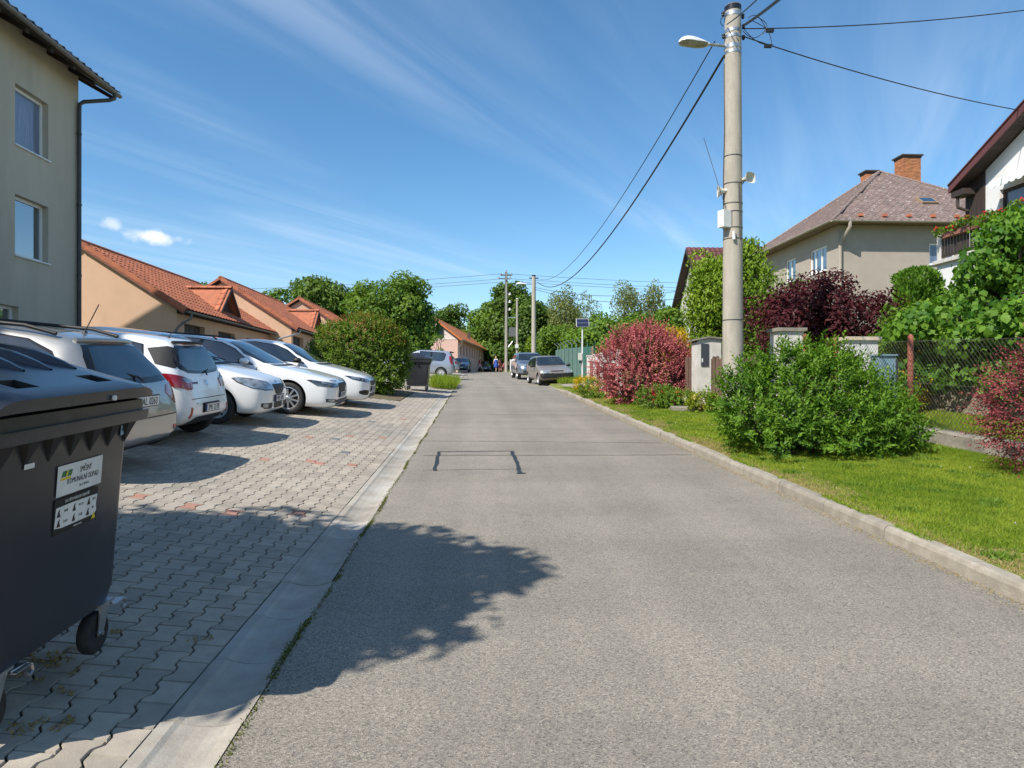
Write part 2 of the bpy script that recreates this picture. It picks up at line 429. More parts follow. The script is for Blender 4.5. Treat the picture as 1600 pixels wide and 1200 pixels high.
for nm_, c_ in (('cloth_red', (0.42, 0.04, 0.055)), ('cloth_palepink', (0.66, 0.46, 0.41)), ('cloth_blue', (0.035, 0.09, 0.40)),
                ('cloth_white', (0.75, 0.75, 0.75)), ('cloth_maroon', (0.14, 0.03, 0.03)), ('cloth_black', (0.015, 0.015, 0.017)),
                ('cloth_pink', (0.60, 0.16, 0.20)), ('hair_blond', (0.50, 0.36, 0.18)), ('hair_brown', (0.08, 0.045, 0.028))):
    mat(nm_, c_, None, rough=0.85)
leafmat('leaf_bush', (0.04, 0.115, 0.013), (0.18, 0.31, 0.03))
leafmat('leaf_hedge', (0.055, 0.12, 0.014), (0.19, 0.27, 0.035))
leafmat('leaf_hedge_tip', (0.22, 0.10, 0.03), (0.20, 0.20, 0.035))
leafmat('leaf_vine', (0.045, 0.13, 0.015), (0.18, 0.32, 0.034))
leafmat('leaf_thuja', (0.10, 0.19, 0.014), (0.25, 0.35, 0.026), trans=0.25)
leafmat('leaf_thuja_blue', (0.085, 0.20, 0.02), (0.19, 0.34, 0.04), trans=0.25)
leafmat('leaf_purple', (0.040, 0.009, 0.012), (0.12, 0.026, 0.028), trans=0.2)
leafmat('leaf_barberry', (0.13, 0.028, 0.032), (0.72, 0.22, 0.22), trans=0.22)
leafmat('leaf_barberry_dark', (0.10, 0.02, 0.024), (0.40, 0.095, 0.10), trans=0.2)
leafmat('leaf_yellow', (0.42, 0.30, 0.015), (0.60, 0.42, 0.02))
leafmat('leaf_yellowgreen', (0.16, 0.22, 0.02), (0.26, 0.30, 0.025))
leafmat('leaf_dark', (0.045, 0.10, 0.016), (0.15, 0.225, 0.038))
leafmat('leaf_mid', (0.065, 0.14, 0.018), (0.20, 0.29, 0.042))
leafmat('leaf_light', (0.085, 0.17, 0.02), (0.20, 0.30, 0.038))
leafmat('leaf_birch', (0.11, 0.15, 0.04), (0.24, 0.26, 0.075))
leafmat('grass_blade', (0.115, 0.205, 0.014), (0.31, 0.365, 0.04), trans=0.3, rough=0.6, spec=0.2)
leafmat('grass_dry', (0.32, 0.24, 0.10), (0.42, 0.34, 0.17), trans=0.25, rough=0.8, spec=0.1)
leafmat('moss', (0.07, 0.09, 0.018), (0.16, 0.16, 0.03), trans=0.15, rough=0.9, spec=0.1)
leafmat('petal_red', (0.50, 0.02, 0.02), (0.60, 0.05, 0.04), trans=0.2)
leafmat('petal_white', (0.75, 0.74, 0.70), (0.80, 0.80, 0.78), trans=0.2)
leafmat('petal_yellow', (0.62, 0.48, 0.10), (0.66, 0.58, 0.28), trans=0.2)

def asphalt():
    m, nt, b = _m('asphalt'); N, L = nt.nodes, nt.links
    t = N.new('ShaderNodeTexCoord')
    def noise(s, d, r=0.6):
        n = N.new('ShaderNodeTexNoise'); n.inputs['Scale'].default_value = s; n.inputs['Detail'].default_value = d
        n.inputs['Roughness'].default_value = r; L.new(t.outputs['Object'], n.inputs['Vector']); return n
    v = N.new('ShaderNodeTexVoronoi'); v.inputs['Scale'].default_value = 140; L.new(t.outputs['Object'], v.inputs['Vector'])
    sp = N.new('ShaderNodeSeparateColor'); L.new(v.outputs['Color'], sp.inputs[0])
    cr = N.new('ShaderNodeValToRGB'); e = cr.color_ramp.elements
    e[0].position = 0.0; e[0].color = (0.13, 0.122, 0.11, 1); e[1].position = 1.0; e[1].color = (0.42, 0.385, 0.33, 1)
    for p, c in ((0.25, (0.235, 0.216, 0.188)), (0.6, (0.28, 0.258, 0.224)), (0.88, (0.325, 0.298, 0.255))):
        x = cr.color_ramp.elements.new(p); x.color = (*c, 1)
    for x in e: x.color = tuple(q * f for q, f in zip(x.color, (0.90, 0.868, 0.815, 1)))
    L.new(sp.outputs[0], cr.inputs[0])
    big = noise(0.35, 5); med = noise(2.3, 6)
    def mult(colr, f, lo, hi, a, c):
        r = N.new('ShaderNodeMapRange'); r.inputs['From Min'].default_value = a; r.inputs['From Max'].default_value = c
        r.inputs['To Min'].default_value = lo; r.inputs['To Max'].default_value = hi; L.new(f, r.inputs['Value'])
        h = N.new('ShaderNodeHueSaturation'); L.new(colr, h.inputs['Color']); L.new(r.outputs[0], h.inputs['Value']); return h.outputs[0]
    c = mult(cr.outputs[0], big.outputs[0], 0.93, 1.07, 0.3, 0.7)
    c = mult(c, med.outputs[0], 0.95, 1.05, 0.3, 0.7)
    mp = N.new('ShaderNodeMapping'); mp.inputs['Scale'].default_value = (1.5, 0.07, 1); L.new(t.outputs['Object'], mp.inputs[0])
    tr = noise(1.0, 4); L.new(mp.outputs[0], tr.inputs['Vector']); c = mult(c, tr.outputs[0], 0.90, 1.08, 0.35, 0.65)
    mp2 = N.new('ShaderNodeMapping'); mp2.inputs['Scale'].default_value = (0.12, 0.8, 1); L.new(t.outputs['Object'], mp2.inputs[0])
    bnd = noise(1.0, 2); L.new(mp2.outputs[0], bnd.inputs['Vector']); c = mult(c, bnd.outputs[0], 0.94, 1.05, 0.42, 0.58)
    st = noise(1.1, 5); c = mult(c, st.outputs[0], 1.0, 0.87, 0.62, 0.75)
    fn = noise(230, 2); c = mult(c, fn.outputs[0], 0.72, 1.28, 0.3, 0.7)
    L.new(c, b.inputs['Base Color']); b.inputs['Roughness'].default_value = 0.88
    bp = N.new('ShaderNodeBump'); bp.inputs['Strength'].default_value = 0.5; bp.inputs['Distance'].default_value = 0.005
    L.new(v.outputs['Distance'], bp.inputs['Height']); L.new(bp.outputs[0], b.inputs['Normal'])
asphalt()
# ------------------------------------------------------------------ two small fair-weather clouds of the sky
def puff(px, py, rw, rh, amt, seed):
    d = (at(px, py, 100) - Vector((0, 0, EYE))).normalized()
    e1 = d.cross(Vector((0, 0, 1))).normalized(); e2 = e1.cross(d).normalized()
    def dot(v):
        n = wn.new('ShaderNodeVectorMath'); n.operation = 'DOT_PRODUCT'
        wl.new(tc.outputs['Generated'], n.inputs[0]); n.inputs[1].default_value = v; return n.outputs['Value']
    n = wn.new('ShaderNodeTexNoise'); n.inputs['Scale'].default_value = 42; n.inputs['Detail'].default_value = 6
    n.noise_dimensions = '4D'; n.inputs['W'].default_value = seed
    wl.new(tc.outputs['Generated'], n.inputs['Vector'])
    a = wmath('DIVIDE', dot(e1), rw / F); b = wmath('DIVIDE', dot(e2), rh / F)
    r = wmath('SQRT', wmath('ADD', wmath('MULTIPLY', a, a), wmath('MULTIPLY', b, b)))
    r = wmath('ADD', r, wmath('MULTIPLY', wmath('SUBTRACT', n.outputs[0], 0.5), 3.4))
    f = wmath('MULTIPLY', wmath('SUBTRACT', 1.0, wramp(r, 0.0, 1.25)), amt, True)
    f = wmath('MULTIPLY', f, wmath('GREATER_THAN', dot(d), 0.5))
    m = wn.new('ShaderNodeMix'); m.data_type = 'RGBA'
    src = w_bg.inputs['Color'].links[0].from_socket
    wl.new(f, m.inputs[0]); wl.new(src, m.inputs[6]); m.inputs[7].default_value = (6.4, 6.6, 7.0, 1)
    wl.new(m.outputs[2], w_bg.inputs['Color'])
puff(239, 369, 33, 10, 0.9, 2.0)
puff(177, 350, 13, 8, 0.55, 5.0)

# ------------------------------------------------------------------ terrain, road, pavements
def grid_sheet(name, xs, ys, zf, m, parent=None, kind='structure'):
    V = [(x, y, zf(x, y)) for y in ys for x in xs]; n = len(xs)
    Fc = [(j * n + i, j * n + i + 1, (j + 1) * n + i + 1, (j + 1) * n + i) for j in range(len(ys) - 1) for i in range(n - 1)]
    return np_mesh(name, V, Fc, m, parent, kind=kind, smooth=True)
ys_t = [-60, -40, -30, -20] + [float(y) for y in np.arange(-16, 121, 2)] + [130, 150, 180, 230, 300, 450, 800, 1500, 3000]
xs_t = [-3000, -900, -400, -150, -80, -40, -25, -14, -10, -9.3, -9.2, -6, -3, -1.3, 0, 2, 3.44, 3.5, 4, 4.6, 5.2, 5.8, 6.4, 7.1, 8, 9, 10, 11.5, 13.1, 16, 22, 40, 80, 150, 400, 900, 3000]
def terr(x, y):
    z = ground(x, y)
    if -9.25 < x < 3.46: z = min(z, zr(y) + 9 if x < RL else zr(y)) - 0.09
    return z
grid_sheet('ground', xs_t, ys_t, terr, M['grass_soil'])
road_ys = [float(y) for y in np.arange(-15, 150.1, 1.0)]
road = grid_sheet('road', [RL, -0.2, 0.6, 1.4, 2.2, 2.9, RR + 0.02], road_ys, lambda x, y: zr(y), M['asphalt'])
def strip(name, pts, w, m, dz=0.004, parent=None):
    """a flat band along pts (x, y) that lies on the road"""
    mb = MB(); pts = [Vector(p) for p in pts]; vs = []
    rg = random.Random(len(pts) + int(pts[0].x * 100))
    for i, p in enumerate(pts):
        t = (pts[min(i + 1, len(pts) - 1)] - pts[max(i - 1, 0)]).normalized(); n = Vector((-t.y, t.x))
        for sgn in (1, -1):
            q = p + n * (w / 2 * sgn * rg.uniform(0.7, 1.3)); vs.append((q.x, q.y, zr(q.y) + dz))
    mb.add(vs, [(2 * i, 2 * i + 1, 2 * i + 3, 2 * i + 2) for i in range(len(pts) - 1)])
    return mb.build(name, m, parent)
def groundpt(px, py):
    """road point under a pixel"""
    Y = 5.0
    for _ in range(60):
        p = at(px, py, Y); err = p.z - zr(Y)
        d = (at(px, py, Y + 0.05).z - zr(Y + 0.05) - err) / 0.05
        Y = max(1.0, Y - max(-3, min(3, err / d)))
    return Vector((at(px, py, Y).x, Y))
def wobble(a, b, n, amp, seed):
    rg = random.Random(seed); a = Vector(a); b = Vector(b); t = (b - a).normalized(); nn = Vector((-t.y, t.x))
    return [a.lerp(b, i / n) + nn * (rg.uniform(-amp, amp)) for i in range(n + 1)]
tl0, tl1 = groundpt(686, 706), groundpt(679, 736)
tr0, tr1, tr2 = groundpt(799, 705), groundpt(807, 722), groundpt(813, 740)
strip('tar_seam', wobble(tl0, tl1, 10, 0.008, 1), 0.05, M['tar'], 0.006, road)
strip('tar_seam', wobble(tr0, tr1, 8, 0.008, 2) + wobble(tr1, tr2, 8, 0.008, 3)[1:], 0.055, M['tar'], 0.006, road)
strip('tar_seam', wobble(tl0, tr0, 24, 0.008, 4), 0.035, M['tar'], 0.005, road)
strip('tar_seam', wobble(tr2 - Vector((0.05, 0)), tr2 + Vector((0.07, 0.0)), 4, 0.005, 5), 0.06, M['tar'], 0.007, road)
for (pa, pb, sd, w) in (((660, 712), (1080, 711), 6, 0.022), ((662, 689), (1032, 692), 7, 0.02), ((684, 647), (985, 649), 8, 0.03),
                        ((672, 668), (1000, 672), 9, 0.012), ((660, 735), (826, 733), 10, 0.014), ((700, 618), (920, 622), 11, 0.03)):
    a, b = groundpt(*pa), groundpt(*pb)
    strip('asphalt_joint', wobble((max(a.x, RL + 0.02), a.y), (min(b.x, RR - 0.02), b.y), 40, 0.012, sd), w, M['crack'], 0.004, road)

# gutter of dished concrete channel stones
gut = struct(bpy.data.objects.new('gutter', None)); col.objects.link(gut)
gp = [(0.003, 0.0), (0.062, 0.0), (0.085, -0.012), (0.15, -0.026), (0.215, -0.03), (0.28, -0.024), (0.335, -0.006), (0.347, -0.003)]
GLN = 0.585
mbg = MB()
n = len(gp); ins = 0.004
prof = [(x, z) for x, z in gp]
V = [(x, ins, z) for x, z in prof] + [(x, GLN - ins, z) for x, z in prof]
V += [(x, 0.0 + 0.001, z - 0.012) for x, z in prof] + [(x, GLN - 0.001, z - 0.012) for x, z in prof]
Fq = [(i, i + 1, n + i + 1, n + i) for i in range(n - 1)] + [(2 * n + i, 2 * n + i + 1, i + 1, i) for i in range(n - 1)] + \
     [(n + i, n + i + 1, 3 * n + i + 1, 3 * n + i) for i in range(n - 1)]
mbg.add(V, Fq)
g0 = mbg.build('channel_stone', M['concrete'], gut)
rg = random.Random(3)
k = 0
Y = -2.9
while Y < 62:
    o = g0 if k == 0 else g0.copy()
    if k: col.objects.link(o)
    o.location = (GL + rg.uniform(-0.003, 0.003), Y, zr(Y) + 0.006 + rg.uniform(-0.002, 0.002))
    o.rotation_euler = (math.atan((zr(Y + GLN) - zr(Y)) / GLN), 0, rg.uniform(-0.003, 0.003))
    Y += GLN; k += 1
grid_sheet('gutter_bed', [GL - 0.01, RL + 0.01], road_ys, lambda x, y: zr(y) - 0.045, M['joint_sand'], gut, None)

# parking bay of interlocking I-shaped pavers
park = grid_sheet('parking_pavement', [-9.2, -6.0, -4, -2.5, GL + 0.003], [float(y) for y in np.arange(-6, 31, 1.0)], lambda x, y: ground(x, y) - 0.011, M['joint_sand'])
grid_sheet('far_pavement', [-9.2, -6.0, -4, -2.5, GL + 0.003], [float(y) for y in np.arange(29.5, 64, 1.0)], lambda x, y: ground(x, y) - 0.004, M['paver'])
mat('bed_soil', (0.11, 0.085, 0.055), (0.16, 0.12, 0.07), 9, 1.0, bump=0.8, bscale=30, c3=(0.10, 0.12, 0.04), s3=2)
bed = lambda x, y: ground(x, y) + 0.004 + 0.012 * math.sin(x * 5) * math.sin(y * 4)
grid_sheet('planting_bed', [-9.0, -7.5, -6.0, -5, -4.4, -3.8, -3.2, -2.8, -2.35], [20.9, 21.4, 22, 22.5, 23, 24, 25, 25.9], bed, M['bed_soil'])
PW, PL = 0.139, 0.2
def i_outline(g, straight=False):
    a, b, h = 0.0825 - g, 0.0565 - g, 0.1 - g
    r = [(a, -h), (a, -0.066), (b, -0.034), (b, 0.034), (a, 0.066), (a, h)]
    if straight: r = [(a - 0.004, -h), (a - 0.004, -0.066), (a - 0.004, -0.034), (a - 0.004, 0.034), (a - 0.004, 0.066), (a - 0.004, h)]
    l = [(-a, h), (-a, 0.066), (-b, 0.034), (-b, -0.034), (-a, -0.066), (-a, -h)]
    return r + l
def paver_geo(straight):
    o, i_ = i_outline(0.0036, straight), i_outline(0.0078, straight)
    V = [(x, y, 0.0) for x, y in i_] + [(x, y, -0.012) for x, y in o]
    # two hexagon halves on top keep the faces simple; then the chamfer ring
    T = [(0, 1, 2, 9, 10, 11), (2, 3, 8, 9), (3, 4, 5, 6, 7, 8)]
    S = [(k, 12 + k, 12 + (k + 1) % 12, (k + 1) % 12) for k in range(12)]
    return V, T, S
pm = {}
for s_ in (False, True):
    for key in ('paver', 'paver_red', 'paver_dark'):
        V, T, S = paver_geo(s_)
        me = bpy.data.meshes.new('paver'); me.from_pydata(V, [], T + S); me.materials.append(M[key]); me.update(); pm[(s_, key)] = me
X0 = GL - 0.003 - 0.078
red, dark = set(), set()
def grid_of(px, py, lst):
    Y = 6.0
    for _ in range(200):
        p = at(px, py, Y); e = p.z - ground(p.x, Y)
        if abs(e) < 1e-4: break
        Y += max(-0.5, min(0.5, e * 4))
    i = round((X0 - p.x) / PW); j = round((p.y - (i % 2) * 0.1) / PL)
    lst.add((i, j))
for q in ((283, 791), (377, 798), (476, 801), (418, 719), (492, 722), (499, 722), (555, 725), (484, 683), (545, 682), (598, 684), (560, 650), (627, 655), (205, 776), (538, 652)):
    grid_of(*q, red)
for q in ((529, 685), (536, 706), (581, 658)): grid_of(*q, dark)
cand = []
for i in range(0, 56):
    X = X0 - i * PW
    for j in range(-12, 152):
        Y = j * PL + (i % 2) * 0.1
        if 20.8 < Y < 25.9 and X < -2.3: continue
        if Y > 29.6: continue
        cand.append((X, Y, i, j))
def seen(X, Y):
    d = X * ST + Y * CT
    if d < 1.2: return False
    px = 800 + F * (X * CT - Y * ST) / d; py = 600 - F * (ground(X, Y) - EYE) / d
    if -10 < px < 215 and py < 1015 and X < -1.72 and Y < 3.5: return False
    return px > -25 and py < 1230
vis = sorted([c for c in cand if seen(c[0], c[1])], key=lambda c: c[0] ** 2 + c[1] ** 2)
special = [c for c in vis if (c[2], c[3]) in red or (c[2], c[3]) in dark]
single = set((c[2], c[3]) for c in vis[:285]) | set((c[2], c[3]) for c in special)
tilt = Vector((0.10, -0.045, 1)).normalized().to_track_quat('Z', 'Y')
def slope_quat(dzdx, dzdy):
    n_ = Vector((-dzdx, -dzdy, 1)).normalized()
    ex = Vector((1, 0, dzdx)).normalized(); ey = n_.cross(ex)
    return Matrix(((ex.x, ey.x, n_.x), (ex.y, ey.y, n_.y), (ex.z, ey.z, n_.z))).to_quaternion()
pq = slope_quat(-0.10, 0.045)
SV, SF4, SF6 = [], [], []
rp = random.Random(11)
for (X, Y, i, j) in cand:
    st = (i == 0)
    dz = rp.uniform(-0.0018, 0.0018)
    if (i, j) in single:
        key = 'paver_red' if (i, j) in red else 'paver_dark' if (i, j) in dark else 'paver'
        o = bpy.data.objects.new('paver', pm[(st, key)]); col.objects.link(o); o.parent = park
        o.location = (X, Y, ground(X, Y) + dz)
        q = pq.copy(); q.rotate(Matrix.Rotation(rp.uniform(-0.006, 0.006), 3, 'Z'))
        o.rotation_mode = 'QUATERNION'; o.rotation_quaternion = q
    else:
        V, T, S = paver_geo(st); b0 = len(SV)
        for (x, y, z) in V: SV.append((X + x, Y + y, ground(X + x, Y + y) + z + dz))
        for t in T: SF6.append(tuple(b0 + a for a in t))
        for t in S: SF4.append(tuple(b0 + a for a in t))
me = bpy.data.meshes.new('paver_field'); me.from_pydata(SV, [], SF6 + SF4); me.materials.append(M['paver']); me.update()
link('paver_field', me, park, 'stuff')

# kerb of concrete stones on the right
kerb = struct(bpy.data.objects.new('kerb', None)); col.objects.link(kerb)
ks = MB(); KL = 1.0; g = 0.004
pf = [(0.0, -0.05), (0.008, 0.075), (0.022, 0.102), (0.04, 0.112), (0.118, 0.114), (0.125, 0.10), (0.125, -0.05)]
n = len(pf)
ks.add([(x, g, z) for x, z in pf] + [(x, KL - g, z) for x, z in pf],
       [(i, i + 1, n + i + 1, n + i) for i in range(n - 1)] + [tuple(range(n)), tuple(range(2 * n - 1, n - 1, -1))])
k0 = ks.build('kerb_stone', M['kerb_concrete'], kerb)
rg = random.Random(8)
for k in range(0, 33):
    Y = -3.4 + k * KL
    o = k0 if k == 0 else k0.copy()
    if k: col.objects.link(o)
    low = 0.0 if Y < 26 else min(0.085, (Y - 26) * 0.03)
    o.location = (RR + rg.uniform(-0.008, 0.008), Y, zr(Y) + rg.uniform(-0.006, 0.004) - low)
    o.rotation_euler = (math.atan(0.045), rg.uniform(-0.02, 0.02), rg.uniform(-0.006, 0.006))
# gravel apron where the cars are parked
mat('gravel', (0.34, 0.30, 0.25), (0.24, 0.21, 0.17), 14, 0.95, bump=0.6, bscale=60)
grid_sheet('gravel_apron', [RR - 0.02, 4.0, 4.8, 5.6], [float(y) for y in np.arange(28.2, 50, 1.2)],
           lambda x, y: zr(y) + (0.012 if x < 3.5 else ground(x, y) - zr(y) + 0.03), M['gravel'])

# ------------------------------------------------------------------ house-building helpers
def base_of(o):
    v = Vector((0, 0, 0))
    while o is not None: v += o.location; o = o.parent
    return v
def wbuild(mb, name, m, parent, **kw):
    b = base_of(parent); mb.v = [(x - b.x, y - b.y, z - b.z) for x, y, z in mb.v]
    return mb.build(name, m, parent, **kw)
def wall_rect(mb, o, eu, ev, W, H, ops=(), depth=0.12, en=None, mi=0):
    o, eu, ev = Vector(o), Vector(eu), Vector(ev); en = Vector(en) if en else eu.cross(ev)
    us = sorted(set([0, W] + [a for op in ops for a in (op[0], op[2])])); vs = sorted(set([0, H] + [a for op in ops for a in (op[1], op[3])]))
    P = lambda u, v, d=0.0: o + eu * u + ev * v - en * d
    for i in range(len(us) - 1):
        for j in range(len(vs) - 1):
            cu, cv = (us[i] + us[i + 1]) / 2, (vs[j] + vs[j + 1]) / 2
            if any(a < cu < c and b < cv < d for a, b, c, d in ops): continue
            mb.add([P(us[i], vs[j]), P(us[i + 1], vs[j]), P(us[i + 1], vs[j + 1]), P(us[i], vs[j + 1])], [(0, 1, 2, 3)], mi)
    for (a, b, c, d) in ops:
        for (p, q) in (((a, b), (c, b)), ((c, b), (c, d)), ((c, d), (a, d)), ((a, d), (a, b))):
            mb.add([P(*p), P(*q), P(*q, depth), P(*p, depth)], [(0, 1, 2, 3)], mi)
def obox(mb, o, eu, ev, en, u0, u1, v0, v1, d0, d1, mi=0):
    """box between those spans of a wall frame; d counts outwards"""
    o, eu, ev, en = map(Vector, (o, eu, ev, en))
    P = lambda u, v, d: o + eu * u + ev * v + en * d
    vs = [P(u, v, d) for u in (u0, u1) for v in (v0, v1) for d in (d0, d1)]
    mb.add(vs, [(0, 1, 3, 2), (4, 6, 7, 5), (0, 4, 5, 1), (2, 3, 7, 6), (0, 2, 6, 4), (1, 5, 7, 3)], mi)
def window(parent, o, eu, ev, en, op, depth=0.12, fw=0.07, splits=(), m='window_white', glass='window_glass', sill=True, sillm='window_white', label=None):
    a, b, c, d = op; mb = MB()
    D0, D1 = -depth - 0.02, -depth + 0.045
    obox(mb, o, eu, ev, en, a, a + fw, b, d, D0, D1); obox(mb, o, eu, ev, en, c - fw, c, b, d, D0, D1)
    obox(mb, o, eu, ev, en, a + fw, c - fw, b, b + fw, D0, D1); obox(mb, o, eu, ev, en, a + fw, c - fw, d - fw, d, D0, D1)
    for s_ in splits:
        x = a + (c - a) * s_; obox(mb, o, eu, ev, en, x - fw * 0.6, x + fw * 0.6, b + fw, d - fw, D0, D1 - 0.004)
    w = wbuild(mb, 'window', M[m], parent)
    edges = [a + fw] + [a + (c - a) * s_ for s_ in splits] + [c - fw]
    for i in range(len(edges) - 1):
        g_ = MB(); obox(g_, o, eu, ev, en, edges[i] + (fw * 0.6 if i else 0), edges[i + 1] - (fw * 0.6 if i < len(edges) - 2 else 0), b + fw, d - fw, D0 + 0.005, D0 + 0.03)
        wbuild(g_, 'pane', M[glass if isinstance(glass, str) else glass[i]], w)
    if sill:
        s_ = MB(); obox(s_, o, eu, ev, en, a - 0.04, c + 0.04, b - 0.035, b - 0.004, -depth + 0.03, 0.05)
        wbuild(s_, 'sill', M[sillm], w)
    return w
def pantile(tw, tl):
    prof = [(0.0, 0.012), (0.22, 0.0), (0.5, 0.004), (0.68, 0.034), (0.86, 0.04), (1.0, 0.014)]
    V = []
    for v, lift in ((0.0, 0.028), (tl * 1.12, 0.004)):
        V += [(u * tw, v, h + lift) for u, h in prof]
    V += [(u * tw, 0.0, h + 0.006) for u, h in prof]
    k = len(prof)
    return V, [(i, i + 1, k + i + 1, k + i) for i in range(k - 1)] + [(2 * k + i, 2 * k + i + 1, i + 1, i) for i in range(k - 1)]
def diamond(tw, tl):
    V = [(0, -tl, 0.026), (tw * 0.52, 0, 0.014), (0, tl, 0.002), (-tw * 0.52, 0, 0.014), (0, -tl, 0.014), (tw * 0.52, 0, 0.004), (-tw * 0.52, 0, 0.004)]
    return V, [(0, 1, 2, 3), (4, 5, 1, 0), (6, 4, 0, 3)]
def tile_field(parent, o, eu, ev, W, L, tw, tl, m, shape='pan', n_obj=0, inside=None, name='tile', rank=None, jit=0.004):
    """tiles laid over the slope plane o + u eu + v ev"""
    o, eu, ev = Vector(o), Vector(eu).normalized(), Vector(ev).normalized(); en = eu.cross(ev).normalized()
    V, Fc = pantile(tw, tl) if shape == 'pan' else diamond(tw, tl)
    rot = Matrix(((eu.x, ev.x, en.x), (eu.y, ev.y, en.y), (eu.z, ev.z, en.z)))
    spots = []; r_ = random.Random(5)
    if shape == 'pan':
        for j in range(int(math.ceil(L / tl - 0.2))):
            for i in range(int(round(W / tw))): spots.append((i * tw, j * tl))
    else:
        for j in range(int(L / tl) + 1):
            for i in range(int(W / tw) + 2): spots.append((i * tw + (tw / 2 if j % 2 else 0), j * tl))
    spots = [s_ for s_ in spots if inside is None or inside(*s_)]
    b = base_of(parent)
    pos = [(o + eu * u + ev * v + en * r_.uniform(0, jit)) for u, v in spots]
    order = sorted(range(len(pos)), key=lambda i: (pos[i] - Vector((0, 0, EYE))).length if rank is None else rank(pos[i]))
    sing = set(order[:n_obj]); me = None
    if n_obj:
        me = bpy.data.meshes.new(name); me.from_pydata([rot @ Vector(p) for p in V], [], Fc); me.materials.append(M[m]); me.update()
    SV, SF = [], []
    RV = [rot @ Vector(p) for p in V]
    for i, p in enumerate(pos):
        if i in sing:
            t = bpy.data.objects.new(name, me); col.objects.link(t); t.parent = parent; t.location = p - b
        else:
            k = len(SV); SV += [tuple(p + q - b) for q in RV]; SF += [tuple(k + a for a in f) for f in Fc]
    if SV:
        me2 = bpy.data.meshes.new(name + '_field'); me2.from_pydata(SV, [], SF); me2.materials.append(M[m]); me2.update()
        link(name + '_field', me2, parent, 'stuff')
def gutter_run(mb, a, b, r=0.065, mi=0):
    """half-round gutter between two points"""
    a, b = Vector(a), Vector(b); t = (b - a).normalized(); s_ = t.cross(Vector((0, 0, 1))).normalized()
    n = 8; V = []
    for p in (a, b):
        for rr in (r, r - 0.008):
            for k in range(n + 1):
                an = math.pi + math.pi * k / n
                V.append(p + s_ * (rr * math.cos(an)) + Vector((0, 0, rr * math.sin(an))))
    m_ = n + 1; Fq = []
    for k in range(n):
        Fq += [(k, k + 1, 2 * m_ + k + 1, 2 * m_ + k), (m_ + k + 1, m_ + k, 3 * m_ + k, 3 * m_ + k + 1)]
    for e in (0, 2 * m_):
        for k in range(n): Fq.append((e + k, e + m_ + k, e + m_ + k + 1, e + k + 1))
    Fq += [(0, 2 * m_, 3 * m_, m_), (n, m_ + n, 3 * m_ + n, 2 * m_ + n)]
    mb.add(V, Fq, mi)
    # the end stops
    for p in (a, b):
        pts = [p + s_ * (r * math.cos(math.pi + math.pi * k / n)) + Vector((0, 0, r * math.sin(math.pi + math.pi * k / n))) for k in range(n + 1)]
        mb.add(pts, [tuple(range(n + 1))], mi)

# ------------------------------------------------------------------ grey apartment house at the left edge
XW = -11.3
EX, EY, EZ = Vector((1, 0, 0)), Vector((0, 1, 0)), Vector((0, 0, 1))
YC = y_at(122.5, XW)
bz = ground(XW, 14) - 1.0
apt = thing('apartment_house', 'tall grey-green rendered apartment house cut by the left picture edge', 'house', (XW, YC, bz))
WZ = 10.42; YN = -14.0
wy0, wy1 = y_at(23.5, XW), y_at(75.5, XW)
def zpx(px, py, X):
    return z_at(py, X, y_at(px, X))
s1, s2 = zpx(75, 251, XW), zpx(75, 412, XW)
h1 = 1.49
w3b = y_at(29, XW)
ops = [(wy0 - YN, s1 - bz, wy1 - YN, s1 + h1 - bz), (wy0 - YN, s2 - bz, wy1 - YN, s2 + h1 - bz), (w3b - 1.35 - YN, s2 - 2.76 - bz, w3b - YN, s2 - 2.76 + h1 - bz)]
mb = MB(); wall_rect(mb, (XW, YN, bz), EY, EZ, YC - YN, WZ - bz, ops, 0.2, EX)
AW = 6.3; pitch = 0.60
RZ = WZ + AW / 2 * pitch
for yy in (YN, YC):
    mb.add([(XW, yy, bz), (XW, yy, WZ), (XW - AW / 2, yy, RZ), (XW - AW, yy, WZ), (XW - AW, yy, bz)], [(0, 1, 2, 3, 4)])
mb.add([(XW - AW, YN, bz), (XW - AW, YC, bz), (XW - AW, YC, WZ), (XW - AW, YN, WZ)], [(0, 1, 2, 3)])
wbuild(mb, 'wall', M['render_grey'], apt)
for i, op in enumerate(ops):
    window(apt, (XW, YN, bz), EY, EZ, EX, op, 0.2, 0.075, glass=('curtain' if i == 0 else 'window_glass'))
OV, GO = 0.72, 0.68
mb = MB()
for sgn, cx in ((1, XW + OV), (-1, XW - AW - OV)):
    ez_ = WZ - OV * pitch
    a = Vector((cx, YN - GO, ez_)); b = Vector((XW - AW / 2, YN - GO, RZ))
    mb.prism([a, b, b + Vector((0, 0, 0.16)), a + Vector((0, 0, 0.10))], (0, YC - YN + 2 * GO, 0))
rf = wbuild(mb, 'roof', M['roof_brown'], apt)
ez_ = WZ - OV * pitch
mb = MB()
for yy in (YN - GO + 0.05, YC + GO - 0.15):
    pass
k = 0
yy = YC + GO - 0.12
while yy > YN:
    r_ = MB(); a = Vector((XW + OV - 0.03, yy, ez_ - 0.02)); b = Vector((XW - 0.4, yy, ez_ - 0.02 + (OV + 0.37) * pitch))
    r_.prism([a, b, b - Vector((0, 0, 0.15)), a - Vector((0, 0, 0.11))], (0, -0.1, 0)); wbuild(r_, 'rafter', M['wood_soffit'], rf); yy -= 0.95
tile_field(rf, (XW + OV + 0.06, YN - GO, ez_ + 0.11), EY, Vector((-1, 0, pitch)), YC - YN + 2 * GO, 1.1, 0.3, 0.34, 'roof_brown')
mb = MB(); gutter_run(mb, (XW + OV + 0.07, YN - GO, ez_ + 0.06), (XW + OV + 0.07, YC + GO + 0.02, ez_ + 0.06), 0.075)
